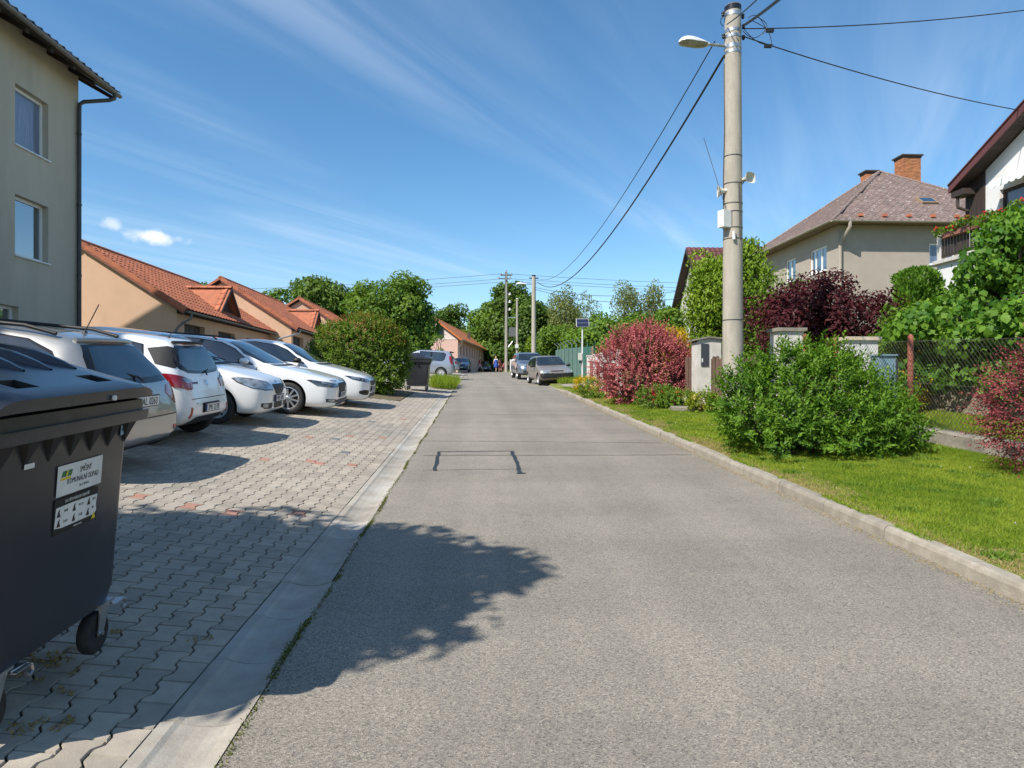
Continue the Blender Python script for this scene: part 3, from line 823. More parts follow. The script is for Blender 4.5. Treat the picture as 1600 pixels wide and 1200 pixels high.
wbuild(mb, 'gutter', M['zinc'], apt)
mb = MB(); gx = XW + OV + 0.07; gy = YC + GO - 0.28
mb.tube([(gx, gy, ez_ + 0.0), (gx, gy, ez_ - 0.14), (gx - 0.10, gy - 0.10, ez_ - 0.23), (XW + 0.16, YC - 0.02, ez_ - 0.42), (XW + 0.085, YC - 0.09, ez_ - 0.52), (XW + 0.08, YC - 0.10, ez_ - 0.7), (XW + 0.08, YC - 0.10, bz + 0.5)], 0.055, 10)
for zz in (8.6, 6.6, 4.6, 2.8): mb.lathe([(0.055, 0), (0.066, 0.0), (0.066, 0.05), (0.055, 0.05)], 'z', 10, (XW + 0.08, YC - 0.10, zz))
wbuild(mb, 'downpipe', M['zinc_dark'], apt, smooth=True, auto=40)

# ------------------------------------------------------------------ three stepped peach row houses with orange roofs
def row_house(label, Y0, Y1, xr, zr_, xe, ze, doors, n_tiles, dorm):
    tanp = (zr_ - ze) / (xe - xr); xw = xe - 0.35; xl = 2 * xr - xw; zb = ground(xw, Y0) - 0.8
    zw = ze + 0.35 * tanp - 0.05
    t = thing('row_house', label, 'house', (xw, Y0, zb), group='stepped peach row houses')
    mb = MB(); wall_rect(mb, (xw, Y0, zb), EY, EZ, Y1 - Y0, zw - zb, [(a - Y0, 0.5, b - Y0, h - zb) for a, b, h in doors], 0.22, EX)
    for yy in (Y0, Y1): mb.add([(xw, yy, zb), (xw, yy, zw), (xr, yy, zr_ - 0.05), (xl, yy, zw), (xl, yy, zb)], [(0, 1, 2, 3, 4)])
    mb.add([(xl, Y0, zb), (xl, Y1, zb), (xl, Y1, zw), (xl, Y0, zw)], [(0, 1, 2, 3)])
    wbuild(mb, 'wall', M['render_peach'], t)
    for a, b, h in doors:
        d = MB(); d.b2((xw - 0.26, a, zb + 0.4), (xw - 0.2, b, h)); dd = wbuild(d, 'door', M['dark_door'], t)
        for q in range(1, 4):
            f = MB(); yy = a + (b - a) * q / 4; f.b2((xw - 0.199, yy - 0.02, zb + 0.5), (xw - 0.188, yy + 0.02, h - 0.05)); wbuild(f, 'slat', M['wood_dark'], dd)
    GOv = 0.16
    mb = MB(); th = 0.10
    for sgn in (1, -1):
        a = Vector((xr + sgn * (xe - xr), Y0 - GOv, ze)); b = Vector((xr, Y0 - GOv, zr_))
        mb.prism([a, b, b + Vector((0, 0, th)), a + Vector((0, 0, th))], (0, Y1 - Y0 + GOv, 0))
    rf = wbuild(mb, 'roof', M['wood_soffit'], t)
    sl = math.hypot(xe - xr, zr_ - ze); tl = sl / round(sl / 0.34); 
    off = Vector((0.04, 0, 0.11))
    W = Y1 - Y0 + GOv; tw = W / round(W / 0.3)
    tile_field(rf, Vector((xe, Y0 - GOv, ze)) + off, EY, Vector((xr - xe, 0, zr_ - ze)), W, sl, tw, tl, 'roof_orange', 'pan', n_tiles,
               rank=lambda p: p.y + 0.3 * (zr_ - p.z))
    # verge tiles along the gable, each turned down over the edge, and the ridge caps
    ev = Vector((xr - xe, 0, zr_ - ze)).normalized(); en = Vector((-ev.z, 0, ev.x)) * -1
    if en.z < 0: en = -en
    k = int(sl / tl)
    vt = MB(); P0 = Vector((0, 0, 0))
    a = [P0 + en * 0.05, P0 + en * 0.075, P0 + ev * tl * 1.1 + en * 0.05, P0 + ev * tl * 1.1 + en * 0.02]
    vt.add([p + Vector((0, -0.05, 0)) for p in a] + [p + Vector((0, 0.14, 0)) for p in a], [(0, 1, 2, 3), (4, 7, 6, 5), (1, 5, 6, 2), (0, 4, 5, 1)])
    vt.add([P0 + en * 0.06 + Vector((0, -0.055, 0)), P0 - en * 0.10 + Vector((0, -0.055, 0)), P0 - en * 0.12 + ev * tl * 1.02 + Vector((0, -0.055, 0)), P0 + en * 0.03 + ev * tl * 1.02 + Vector((0, -0.055, 0)),
            P0 + en * 0.06 + Vector((0, -0.03, 0)), P0 - en * 0.10 + Vector((0, -0.03, 0)), P0 - en * 0.12 + ev * tl * 1.02 + Vector((0, -0.03, 0)), P0 + en * 0.03 + ev * tl * 1.02 + Vector((0, -0.03, 0))],
           [(0, 3, 2, 1), (4, 5, 6, 7), (0, 1, 5, 4), (1, 2, 6, 5), (0, 4, 7, 3)])
    v0 = vt.build('verge_tile', M['roof_orange'], rf)
    for q in range(k):
        o = v0 if q == 0 else v0.copy()
        if q: col.objects.link(o)
        o.location = Vector((xe, Y0 - GOv, ze)) + off + ev * (q * tl) - base_of(rf)
    rc = MB(); n_ = 8; RW = 0.13
    V = []
    for yy, s_ in ((0, 1.0), (0.36, 0.88)):
        V += [(RW * s_ * math.cos(math.pi * j / n_), yy, RW * s_ * 0.8 * math.sin(math.pi * j / n_)) for j in range(n_ + 1)]
    rc.add(V, [(j, j + 1, n_ + 2 + j, n_ + 1 + j) for j in range(n_)] + [tuple(range(n_ + 1))])
    r0 = rc.build('ridge_cap', M['roof_orange'], rf, smooth=True, auto=50)
    for q in range(int(W / 0.34)):
        o = r0 if q == 0 else r0.copy()
        if q: col.objects.link(o)
        o.location = Vector((xr, Y0 - GOv - 0.05 + q * 0.34, zr_ + 0.13)) - base_of(rf)
    # verge of the far slope
    lv_ = MB(); a = Vector((2 * xr - xe, Y0 - GOv - 0.05, ze + 0.08)); b = Vector((xr, Y0 - GOv - 0.05, zr_ + 0.08)); lv_.prism([a, b, b + Vector((0, 0, 0.13)), a + Vector((0, 0, 0.13))], (0, 0.4, 0)); wbuild(lv_, 'far_verge', M['roof_orange'], rf)
    # a fascia board and barge board
    fb = MB(); fb.b2((xe - 0.30, Y0 - GOv + 0.02, ze - 0.02 + 0.0), (xe - 0.27, Y1, ze + 0.2)); wbuild(fb, 'fascia', M['wood_soffit'], rf)
    bb = MB(); e0 = Vector((xe - 0.02, Y0 - GOv - 0.03, ze - 0.06)); e1 = Vector((xr, Y0 - GOv - 0.03, zr_ - 0.06))
    bb.prism([e0, e1, e1 + Vector((0, 0, 0.17)), e0 + Vector((0, 0, 0.17))], (0, 0.03, 0)); wbuild(bb, 'barge_board', M['wood_red'], rf)
    gm = MB(); gutter_run(gm, (xe + 0.06, Y0 - GOv, ze + 0.06), (xe + 0.06, Y1, ze + 0.06), 0.07); wbuild(gm, 'gutter', M['zinc'], t)
    dp = MB(); dp.tube([(xe + 0.06, Y0 + 0.25, ze), (xe + 0.06, Y0 + 0.22, ze - 0.18), (xe - 0.15, Y0 + 0.1, ze - 0.34), (xw + 0.07, Y0 - 0.1, ze - 0.52), (xw + 0.0, Y0 - 0.09, ze - 0.7), (xw, Y0 - 0.09, zb + 0.4)] if dorm != 2 else
                       [(xe + 0.06, Y0 + 0.2, ze), (xe + 0.02, Y0 + 0.1, ze - 0.14), (xw - 0.5, Y0 - 0.55, ze - 0.5), (xw - 0.62, Y0 - 0.6, ze - 0.62), (xw - 0.62, Y0 - 0.6, zb + 0.4)], 0.045, 8)
    wbuild(dp, 'downpipe', M['zinc'] if dorm == 1 else M['galvanised'], t, smooth=True, auto=40)
    # the tiled triangular dormer
    if dorm:
        yd = Y0 + (Y1 - Y0) * (0.53 if dorm == 1 else 0.60); hw = 1.15 if dorm == 1 else 1.1
        fx = xe - 0.75; zf = ze + 0.75 * tanp + 0.1; hh = 1.08; zt = zf + hh
        bx = xe - (zt - ze - 0.1) / tanp
        f = MB(); f.add([(fx, yd - hw + 0.12, zf), (fx, yd + hw - 0.12, zf), (fx, yd, zt - 0.1)], [(0, 1, 2)])
        dm = wbuild(f, 'dormer', M['wood_dark'], rf)
        g_ = MB(); g_.b2((fx - 0.02, yd - 0.28, zf + 0.12), (fx + 0.03, yd + 0.28, zf + 0.42)); wbuild(g_, 'pane', M['window_glass'], dm)
        for sgn in (-1, 1):
            # slope from the dormer ridge down to the valley on the main roof
            A = Vector((fx + 0.3, yd, zt)); B = Vector((bx, yd, zt)); Cc = Vector((fx + 0.3, yd + sgn * hw, zf - 0.02)); 
            D = Vector((xe - (zf - 0.02 - ze - 0.1) / tanp, yd + sgn * hw, zf - 0.02))
            p = MB(); p.prism([A, B, D, Cc], (0, 0, -0.06)); wbuild(p, 'dormer_slope', M['roof_orange'], rf)
            ex_ = Vector((1, 0, 0)); up = (A - Cc).normalized(); Ls = (A - Cc).length
            if sgn == -1:
                xs0 = D.x
                tile_field(rf, Vector((xs0 - 0.1, Cc.y, Cc.z)) , ex_, up, fx + 0.3 - xs0 + 0.1, Ls, 0.27, Ls / 4, 'roof_orange', 'pan', 30,
                           inside=lambda u, v, L_=Ls, a_=D.x, b_=B.x, x0=xs0 - 0.1: x0 + u > a_ + (b_ - a_) * (v / L_) - 0.12)
            b_ = MB(); b_.prism([A + Vector((0.01, 0, 0.03)), Cc + Vector((0.01, 0, 0.03)), Cc + Vector((0.01, 0, -0.13)), A + Vector((0.01, 0, -0.13))], (0.03, 0, 0)); wbuild(b_, 'barge_board', M['wood_dark'], rf)
        for q in range(int((A.x - B.x) / 0.34) + 1):
            o = r0.copy(); col.objects.link(o); o.rotation_euler = (0, 0, R(90)); o.location = Vector((A.x - q * 0.34 + 0.05, yd, zt + 0.02)) - base_of(rf)
    return t
p_ = at(125, 383, 25); e_ = at(292, 489, 25)
H1 = (p_.x, p_.z, e_.x, e_.z); xw1 = e_.x - 0.35
Y2 = y_at(430, e_.x)
dd = [(y_at(a, xw1), y_at(b, xw1), zpx(a, h, xw1)) for a, b, h in ((288, 320, 505), (341, 367, 517), (385, 406, 528))]
row_house('nearest peach row house, its lit gable beside the grey apartment house', 25, Y2, *H1, dd, 230, 1)
p_ = at(347, 439, Y2); e_ = at(466, 516, Y2); xw2 = e_.x - 0.35
Y3 = Y2 + 10.8
dd = [(y_at(a, xw2), y_at(b, xw2), zpx(a, h, xw2)) for a, b, h in ((458, 474, 524), (484, 496, 532))]
row_house('middle peach row house stepping up behind the nearest one', Y2, Y3, p_.x, p_.z, e_.x, e_.z, dd, 0, 2)
p_ = at(469, 469, Y3); xe3 = p_.x + 3.9
row_house('farthest peach row house, half hidden by the leafy hedge', Y3, Y3 + 10.8, p_.x, p_.z, xe3, p_.z - 2.45, [(Y3 + 2, Y3 + 4, p_.z - 3.1)], 0, 3)

# ------------------------------------------------------------------ pink house at the end of the street
Yp = 72.0
pr = at(672, 495, Yp); pe = at(722, 533, Yp)
pink = thing('pink_house', 'long pink house with bright orange roof at the street end', 'house', (pe.x, Yp, ground(-2, Yp) - 1), -R(7.5))
hwid = pe.x - pr.x; zb0 = 0.0; base = pink.location.z; zev = pe.z - base; zrg = pr.z - base; LN = 34.0
tanq = (zrg - zev) / hwid
mb = MB()
xw = -0.45; xlft = -2 * hwid + 0.45; zw = zev + 0.45 * tanq
opsP = []
for i in range(14):
    y0_ = 1.6 + i * 2.25; opsP.append((y0_, zw - 1.75, y0_ + 0.85, zw - 0.45)); 
for i in range(12): opsP.append((2.2 + i * 2.6, zw - 4.9, 3.1 + i * 2.6, zw - 3.6))
wall_rect(mb, (xw, 0, 0), EY, EZ, LN, zw, opsP, 0.15, EX)
mb.add([(xlft, 0, 0), (xlft, LN, 0), (xlft, LN, zw), (xlft, 0, zw)], [(0, 1, 2, 3)])
mb.add([(xw, LN, 0), (xw, LN, zw), (-hwid, LN, zrg - 0.05), (xlft, LN, zw), (xlft, LN, 0)], [(0, 1, 2, 3, 4)])
mb.add([(xw, 0, 0), (xw, 0, zw - 0.1), (xlft, 0, zw - 0.1), (xlft, 0, 0)], [(0, 1, 2, 3)])
mb.build('wall', M['render_pink'], pink)
gb = MB(); gx0 = at(683, 523, Yp)
gb.add([(xw, 0, zw - 0.1), (-hwid, 0, zrg - 0.05), (xlft, 0, zw - 0.1)], [(0, 1, 2)])
gb.b2((xlft, -0.03, zw - 0.18), (xw, 0.02, zw - 0.1))
gbo = gb.build('gable', M['render_pinkwhite'], pink)
def lwindow(parent, o, eu, ev, en, op, depth=0.12, fw=0.07, m='window_white', glass='window_glass'):
    a, b, c, d = op; mb = MB(); D0, D1 = -depth - 0.02, -depth + 0.04
    obox(mb, o, eu, ev, en, a, a + fw, b, d, D0, D1); obox(mb, o, eu, ev, en, c - fw, c, b, d, D0, D1)
    obox(mb, o, eu, ev, en, a + fw, c - fw, b, b + fw, D0, D1); obox(mb, o, eu, ev, en, a + fw, c - fw, d - fw, d, D0, D1)
    w = mb.build('window', M[m], parent)
    g_ = MB(); obox(g_, o, eu, ev, en, a + fw, c - fw, b + fw, d - fw, D0 + 0.005, D0 + 0.03); g_.build('pane', M[glass], w)
for op in opsP: lwindow(pink, (xw, 0, 0), EY, EZ, EX, op, 0.15, 0.06, m='wood_red')
lwindow(pink, (xlft, -0.05, 0), EX, EZ, -EY, (hwid - 0.45 + 0.55, zw + 0.15, hwid - 0.45 + 1.35, zw + 1.35), -0.03, 0.07, m='car_grey_trim')
mb = MB()
for sgn in (1, -1):
    a = Vector((-hwid + sgn * hwid, -0.35, zev)); b = Vector((-hwid, -0.35, zrg))
    mb.prism([a, b, b + Vector((0, 0, 0.2)), a + Vector((0, 0, 0.2))], (0, LN + 0.7, 0))
prf = mb.build('roof', M['roof_pinkhouse'], pink)
tile_field(prf, Vector((0.0, -0.35, 0.2 + zev)), EY, Vector((-hwid, 0, zrg - zev)), LN + 0.7, math.hypot(hwid, zrg - zev), 0.35, 0.45, 'roof_pinkhouse') if False else None
ev = Vector((-hwid, 0, zrg - zev)).normalized(); cc = MB(); sl = math.hypot(hwid, zrg - zev)
for j in range(int(sl / 0.42)):
    p = Vector((0.03, -0.36, zev + 0.2)) + ev * (j * 0.42)
    cc.prism([p, p + Vector((0, 0, 0.03)), p + ev * 0.45 + Vector((0, 0, 0.01)), p + ev * 0.45], (0, LN + 0.72, 0))
cc.build('tile_courses', M['roof_pinkhouse'], prf, kind='stuff')
ch = MB(); ch.b2((-hwid * 0.4, 13, zrg - 1.8), (-hwid * 0.4 + 0.3, 13.3, zrg - 0.55)); ch.build('vent_pipe', M['roof_brown'], prf)
gm = MB(); gutter_run(gm, (0.07, -0.35, zev + 0.12), (0.07, LN, zev + 0.12), 0.08)
gm.tube([(0.07, -0.2, zev + 0.06), (0.05, -0.15, zev - 0.1), (xw + 0.1, 0.1, zev - 0.75), (xw + 0.08, 0.12, zev - 1.0), (xw + 0.08, 0.12, 0.5)], 0.06, 8)
gm.build('gutter', M['galvanised'], pink)

# ------------------------------------------------------------------ beige house with pyramid roof on the right
e0 = at(1300, 345, 29.4); XE, YE, ZE = e0.x, 29.4, e0.z; S = 11.0
APX = Vector((XE + S / 2, YE + S / 2, ZE + 3.95))
o_ = 0.62; zb = ground(XE, YE) - 0.5
hb = thing('beige_house', 'beige rendered house with grey-brown pyramid roof and brick chimneys', 'house', (XE + o_, YE + o_, zb))
wx, wy = XE + o_, YE + o_; WS = S - 2 * o_; WH = ZE - 0.02 - zb
def wu(px): return y_at(px, wx) - wy
win = [(wu(1291.5), z_at(422, wx, y_at(1291, wx)) - zb, wu(1266), z_at(383, wx, y_at(1291, wx)) - zb), (wu(1243), z_at(422, wx, y_at(1291, wx)) - zb, wu(1228), z_at(383, wx, y_at(1291, wx)) - zb)]
mb = MB(); wall_rect(mb, (wx, wy, zb), EY, EZ, WS, WH, win, 0.14, -EX)
fw0 = at(1452, 380, wy); fw1 = at(1470, 405, wy)
wop = [(fw0.x - wx, fw1.z - 0.25 - zb, fw0.x - wx + 1.2, fw0.z - zb)]
wall_rect(mb, (wx, wy, zb), EX, EZ, WS, WH, wop, 0.14, -EY)
wall_rect(mb, (wx, wy + WS, zb), EX, EZ, WS, WH, (), 0.1, EY); wall_rect(mb, (wx + WS, wy, zb), EY, EZ, WS, WH, (), 0.1, EX)
wbuild(mb, 'wall', M['render_beige'], hb)
window(hb, (wx, wy, zb), EY, EZ, -EX, win[0], 0.1, 0.07, (0.36, 0.72)); window(hb, (wx, wy, zb), EY, EZ, -EX, win[1], 0.1, 0.07, (0.5,))
window(hb, (wx, wy, zb), EX, EZ, -EY, wop[0], 0.1, 0.07, glass='curtain')
c4 = [Vector((XE, YE, ZE)), Vector((XE + S, YE, ZE)), Vector((XE + S, YE + S, ZE)), Vector((XE, YE + S, ZE))]
mb = MB(); mb.add(c4 + [APX + Vector((0, 0, -0.02))], [(0, 1, 4), (1, 2, 4), (2, 3, 4), (3, 0, 4), (0, 3, 2, 1)])
hrf = wbuild(mb, 'roof', M['slate'], hb)
sl = math.hypot(S / 2, APX.z - ZE)
tri = lambda u, v: v > 0.17 and (v / sl) * S / 2 - 0.05 < u < S - (v / sl) * S / 2 + 0.05
tile_field(hrf, c4[0], EX, Vector((0, S / 2, APX.z - ZE)), S, sl, 0.36, 0.19, 'slate', 'dia', 280, tri, 'slate', rank=lambda p: p.x + 0.4 * (p.z))
tile_field(hrf, c4[3], -EY, Vector((S / 2, 0, APX.z - ZE)), S, sl, 0.36, 0.19, 'slate', 'dia', 0, tri, 'slate')
mb = MB()
for c in (c4[0], c4[1], c4[3]):
    mb.tube([c + Vector((0, 0, 0.02)), APX + Vector((0, 0, 0.02))], 0.07, 6)
wbuild(mb, 'hip_cap', M['slate'], hrf)
def chimney(parent, x, y, w, d, z0, z1, name='chimney'):
    core = MB(); core.b2((x - w / 2 + 0.012, y - d / 2 + 0.012, z0), (x + w / 2 - 0.012, y + d / 2 - 0.012, z1 - 0.02)); c = wbuild(core, name, M['mortar'], parent)
    bk = MB(); r_ = random.Random(4); hgt = 0.075; n_ = int((z1 - z0) / hgt)
    for j in range(n_):
        zz = z0 + j * hgt
        for side in range(4):
            L_ = w if side % 2 == 0 else d; q = 0.0 if j % 2 else -0.125
            while q < L_:
                a, b = max(q, 0.0), min(q + 0.24, L_)
                if b - a > 0.03:
                    t_ = r_.uniform(0.0, 0.012)
                    if side == 0: bk.b2((x - w / 2 + a, y - d / 2 - t_, zz), (x - w / 2 + b, y - d / 2 + 0.03, zz + 0.064))
                    if side == 1: bk.b2((x + w / 2 - 0.03, y - d / 2 + a, zz), (x + w / 2 + t_, y - d / 2 + b, zz + 0.064))
                    if side == 3: bk.b2((x - w / 2 - t_, y - d / 2 + a, zz), (x - w / 2 + 0.03, y - d / 2 + b, zz + 0.064))
                q += 0.25
    wbuild(bk, 'brickwork', M['brick'], c, kind='stuff')
    cp = MB(); cp.b2((x - w / 2 - 0.1, y - d / 2 - 0.1, z1 - 0.02), (x + w / 2 + 0.1, y + d / 2 + 0.1, z1 + 0.06)); cp.b2((x - w / 2 - 0.03, y - d / 2 - 0.03, z1 - 0.12), (x + w / 2 + 0.03, y + d / 2 + 0.03, z1 - 0.021), 0)
    wbuild(cp, 'cap', M['roof_brown'], c)
pc = at(1425, 243, 37.0); chimney(hrf, pc.x, 37.4, 1.02, 0.8, APX.z - 1.8, pc.z)
pc = at(1364, 267, 36.8); chimney(hrf, pc.x, 37.2, 0.62, 0.6, APX.z - 1.6, pc.z)
sk = at(1447, 318, 31.5); ev = Vector((0, S / 2, APX.z - ZE)).normalized(); en = EX.cross(ev)
yv = YE + (sk.z - ZE) / (APX.z - ZE) * S / 2
so = Vector((at(1436, 318, yv).x, yv, sk.z))
mb = MB(); obox(mb, so, EX, ev, en, 0, 0.8, -0.25, 0.4, 0.0, 0.12); skl = wbuild(mb, 'skylight', M['wood_post'], hrf)
mb = MB(); obox(mb, so, EX, ev, en, 0.07, 0.73, -0.16, 0.33, 0.1, 0.126); wbuild(mb, 'pane', M['window_glass'], skl)
gm = MB(); gutter_run(gm, (XE - 0.07, YE - 0.05, ZE + 0.02), (XE - 0.07, YE + S, ZE + 0.02), 0.075); gutter_run(gm, (XE - 0.05, YE - 0.07, ZE + 0.02), (XE + S, YE - 0.07, ZE + 0.02), 0.075)
wbuild(gm, 'gutter', M['render_beige'], hb)
dx = at(1327, 360, YE).x; 
gm = MB(); gm.tube([(dx, YE - 0.07, ZE), (dx, YE - 0.07, ZE - 0.25), (dx - 0.06, YE + 0.3, ZE - 0.6), (dx - 0.12, wy - 0.08, ZE - 0.85), (dx - 0.12, wy - 0.08, ZE - 1.2), (dx - 0.12, wy - 0.08, zb)], 0.075, 8)
wbuild(gm, 'downpipe', M['render_beige'], hb, smooth=True, auto=40)
for i in range(9):
    x = XE + 1.5 + i * 1.12; g_ = MB(); g_.box((x, YE + 0.35, ZE + 0.25 + 0.12), (0.2, 0.12, 0.12)); wbuild(g_, 'snow_guard', M['roof_orange'], hrf)

# ------------------------------------------------------------------ house with dark red tiled roof, farther along
pk = at(1072, 393, 45.0); far_e = at(1050, 487, 48.4)
XG, ZRG = pk.x, pk.z; hd = 3.75; ZEV = ZRG - hd * 1.08
hr = thing('gabled_house', 'pale house with dark red tiled roof behind the clipped conifers', 'house', (XG + 0.5, 45 - hd, ground(14, 45) - 0.5))
zb = hr.location.z
mb = MB(); yw0, yw1 = 45 - hd + 0.35, 45 + hd - 0.35; zw = ZEV + 0.35 * 1.08
gw = [(2.1, zw - 0.7 - zb, 3.4, zw + 0.55 - zb)]
mb.add([(XG + 0.5, yw0, zb), (XG + 0.5, yw1, zb), (XG + 0.5, yw1, zw), (XG + 0.5, 45, ZRG - 0.06), (XG + 0.5, yw0, zw)], [(0, 1, 2, 3, 4)])
mb.add([(XG + 0.5, yw0, zb), (XG + 11, yw0, zb), (XG + 11, yw0, zw), (XG + 0.5, yw0, zw)], [(0, 1, 2, 3)])
wbuild(mb, 'wall', M['old_white'], hr)
g_ = MB(); g_.b2((XG + 0.42, 43.6, zw - 0.2), (XG + 0.49, 44.9, zw + 1.2)); ww = wbuild(g_, 'window', M['window_white'], hr)
g_ = MB(); g_.b2((XG + 0.40, 43.7, zw - 0.1), (XG + 0.416, 44.8, zw + 1.1)); wbuild(g_, 'pane', M['window_glass'], ww)
mb = MB()
for sgn in (-1, 1):
    a = Vector((XG, 45 + sgn * hd, ZEV)); b = Vector((XG, 45, ZRG))
    mb.prism([a, b, b + Vector((0, 0, 0.2)), a + Vector((0, 0, 0.2))], (12, 0, 0))
rr_ = wbuild(mb, 'roof', M['wood_dark'], hr)
tile_field(rr_, (XG - 0.02, 45 - hd, ZEV + 0.2), EX, Vector((0, hd, ZRG - ZEV)), 12, math.hypot(hd, ZRG - ZEV), 0.32, 0.4, 'roof_darkred')
mb = MB(); mb.prism([Vector((XG - 0.04, 45 - hd, ZEV - 0.05)), Vector((XG - 0.04, 45, ZRG - 0.05)), Vector((XG - 0.04, 45, ZRG + 0.2)), Vector((XG - 0.04, 45 - hd, ZEV + 0.2))], (0.04, 0, 0))
mb.prism([Vector((XG - 0.04, 45 + hd, ZEV - 0.05)), Vector((XG - 0.04, 45.0, ZRG - 0.05)), Vector((XG - 0.04, 45.0, ZRG + 0.2)), Vector((XG - 0.04, 45 + hd, ZEV + 0.2))], (0.04, 0, 0))
wbuild(mb, 'barge_board', M['wood_soffit'], rr_)
cx_ = at(1183, 385, 46).x; mb = MB(); mb.b2((cx_ - 0.35, 45.4, ZRG - 0.8), (cx_ + 0.35, 46, ZRG + 0.35)); mb.b2((cx_ - 0.45, 45.3, ZRG + 0.35), (cx_ + 0.45, 46.1, ZRG + 0.45)); mb.tube([(cx_, 45.7, ZRG + 0.45), (cx_, 45.7, ZRG + 0.85)], 0.05, 6)
wbuild(mb, 'chimney', M['roof_brown'], rr_)

# ------------------------------------------------------------------ white house with dark cladding at the right edge
XF, XR = 14.0, 13.58                        # facade towards the road; outer edge of the gable roof
Ye = y_at(1483, XR); Ze = z_at(300, XR, Ye); Yb_ = y_at(1600, XR); slp = (z_at(171, XR, Yb_) - Ze) / (Ye - Yb_)
YP = 12.2; rz = lambda y: Ze + (Ye - y) * slp if y > YP else Ze + (Ye - YP) * slp - (YP - y) * slp
zb = ground(14, 16) - 0.5; Yc0, Yc1 = y_at(1540, XF), y_at(1511, XF); YL = 2 * YP - Yc0
hw_ = thing('white_house', 'white rough-cast house with dark timber gable and balcony at right edge', 'house', (XF, Yc0, zb))
mb = MB(); zt_ = rz(Yc0) - 0.06; zc0 = z_at(347, XF, y_at(1520, XF))
yw_ = y_at(1562, XF); wz1 = z_at(297, XF, yw_); opw = [(Yc0 - yw_, wz1 - 1.2 - zb, Yc0 - yw_ + 1.9, wz1 - zb)]
wall_rect(mb, (XF, Yc0, zb), -EY, EZ, Yc0 - YL, zt_ - zb, opw, 0.16, -EX)
mb.add([(XF, Yc0, zt_), (XF, YL, zt_), (XF, YP, rz(YP) - 0.06)], [(0, 1, 2)])
mb.add([(XF, Yc0, zb), (XF, Yc1, zb), (XF, Yc1, zc0), (XF, Yc0, zc0)], [(0, 1, 2, 3)])
mb.add([(XF, YL, zb), (24, YL, zb), (24, YL, zt_), (XF, YL, zt_)], [(0, 1, 2, 3)]); mb.add([(XF, Yc1, zb), (24, Yc1, zb), (24, Yc1, zt_), (XF, Yc1, zt_ - 0.3)], [(0, 1, 2, 3)])
wbuild(mb, 'wall', M['render_white'], hw_)
window(hw_, (XF, Yc0, zb), -EY, EZ, -EX, opw[0], 0.14, 0.09, (0.4,), m='wood_dark', glass=('curtain', 'window_glass'), sill=False)
nbd = 7; bw = (Yc1 - Yc0) / nbd
for i in range(nbd):
    y0, y1 = Yc0 + i * bw, Yc0 + (i + 1) * bw - 0.008; c = MB(); xx = XF - 0.03 - 0.006 * (i % 2)
    c.prism([(xx, y0, zc0), (xx, y1, zc0), (xx, y1, rz(y1) - 0.03), (xx, y0, rz(y0) - 0.03)], (0.028, 0, 0)); wbuild(c, 'board', M['wood_dark'], hw_)
c = MB(); c.b2((XF - 0.02, Yc1, zc0), (XF + 9, Yc1 + 0.04, rz(Yc1))); wbuild(c, 'end_cladding', M['wood_dark'], hw_)
mb = MB(); A = Vector((XR, Ye, Ze)); B = Vector((XR, YP, rz(YP))); B2 = Vector((XR, 2 * YP - Ye, Ze))
for q in (A, B2): mb.prism([q, B, B + Vector((0, 0, 0.13)), q + Vector((0, 0, 0.13))], (10.5, 0, 0))
wr = wbuild(mb, 'roof', M['wood_soffit'], hw_)
mb = MB()
for q in (A, B2): mb.prism([q + Vector((-0.03, 0, -0.05)), B + Vector((-0.03, 0, -0.05)), B + Vector((-0.03, 0, 0.16)), q + Vector((-0.03, 0, 0.16))], (0.03, 0, 0))
wbuild(mb, 'barge_board', M['roof_darkred'], wr)
mb = MB()
for q in (A, B2): mb.prism([q + Vector((-0.06, 0, 0.16)), B + Vector((-0.06, 0, 0.16)), B + Vector((-0.06, 0, 0.2)), q + Vector((-0.06, 0, 0.2))], (10.6, 0, 0))
wbuild(mb, 'tile_cover', M['roof_darkred'], wr)
ev = (B - A).normalized(); k = 0
while k * 0.14 < (B - A).length - 0.15:
    p = A + ev * (k * 0.14) + Vector((0.002, 0, -0.012)); c = MB(); c.prism([p, p + ev * 0.13, p + ev * 0.13 - Vector((0, 0, 0.018)), p - Vector((0, 0, 0.018))], (XF - XR - 0.05, 0, 0)); wbuild(c, 'soffit_board', M['wood_soffit'], wr); k += 1
mb = MB(); mb.b2((XR + 0.02, Ye - 0.55, Ze - 0.2), (XF - 0.05, Ye - 0.05, Ze - 0.035)); wbuild(mb, 'eave_box', M['wood_dark'], wr)
mb = MB(); mb.tube([(XR + 0.1, Ye - 0.2, Ze - 0.15), (XR + 0.1, Ye - 0.22, Ze - 0.5), (XF - 0.08, Yc1 - 0.15, Ze - 0.62)], 0.045, 8); wbuild(mb, 'downpipe', M['wood_dark'], hw_)
# awning box with its scalloped valance
xa = XF - 0.5; ya = y_at(1546, xa); az = z_at(291, xa, ya); n_ = 16
mb = MB(); mb.prism([(XF - 0.02, ya, az + 0.32), (xa, ya, az + 0.1), (xa, ya, az + 0.07), (XF - 0.02, ya, az + 0.28)], (0, -3.6, 0)); aw = wbuild(mb, 'awning', M['awning'], hw_)
for i in range(n_):
    y0 = ya - i * 0.225; c = MB(); P = [(0, 0.1), (-0.222, 0.1), (-0.222, -0.05), (-0.16, -0.1), (-0.06, -0.1), (0, -0.05)]
    c.prism([(xa - 0.012, y0 + a, az + b) for a, b in P], (0.012, 0, 0)); wbuild(c, 'valance_scallop', M['awning'], aw)
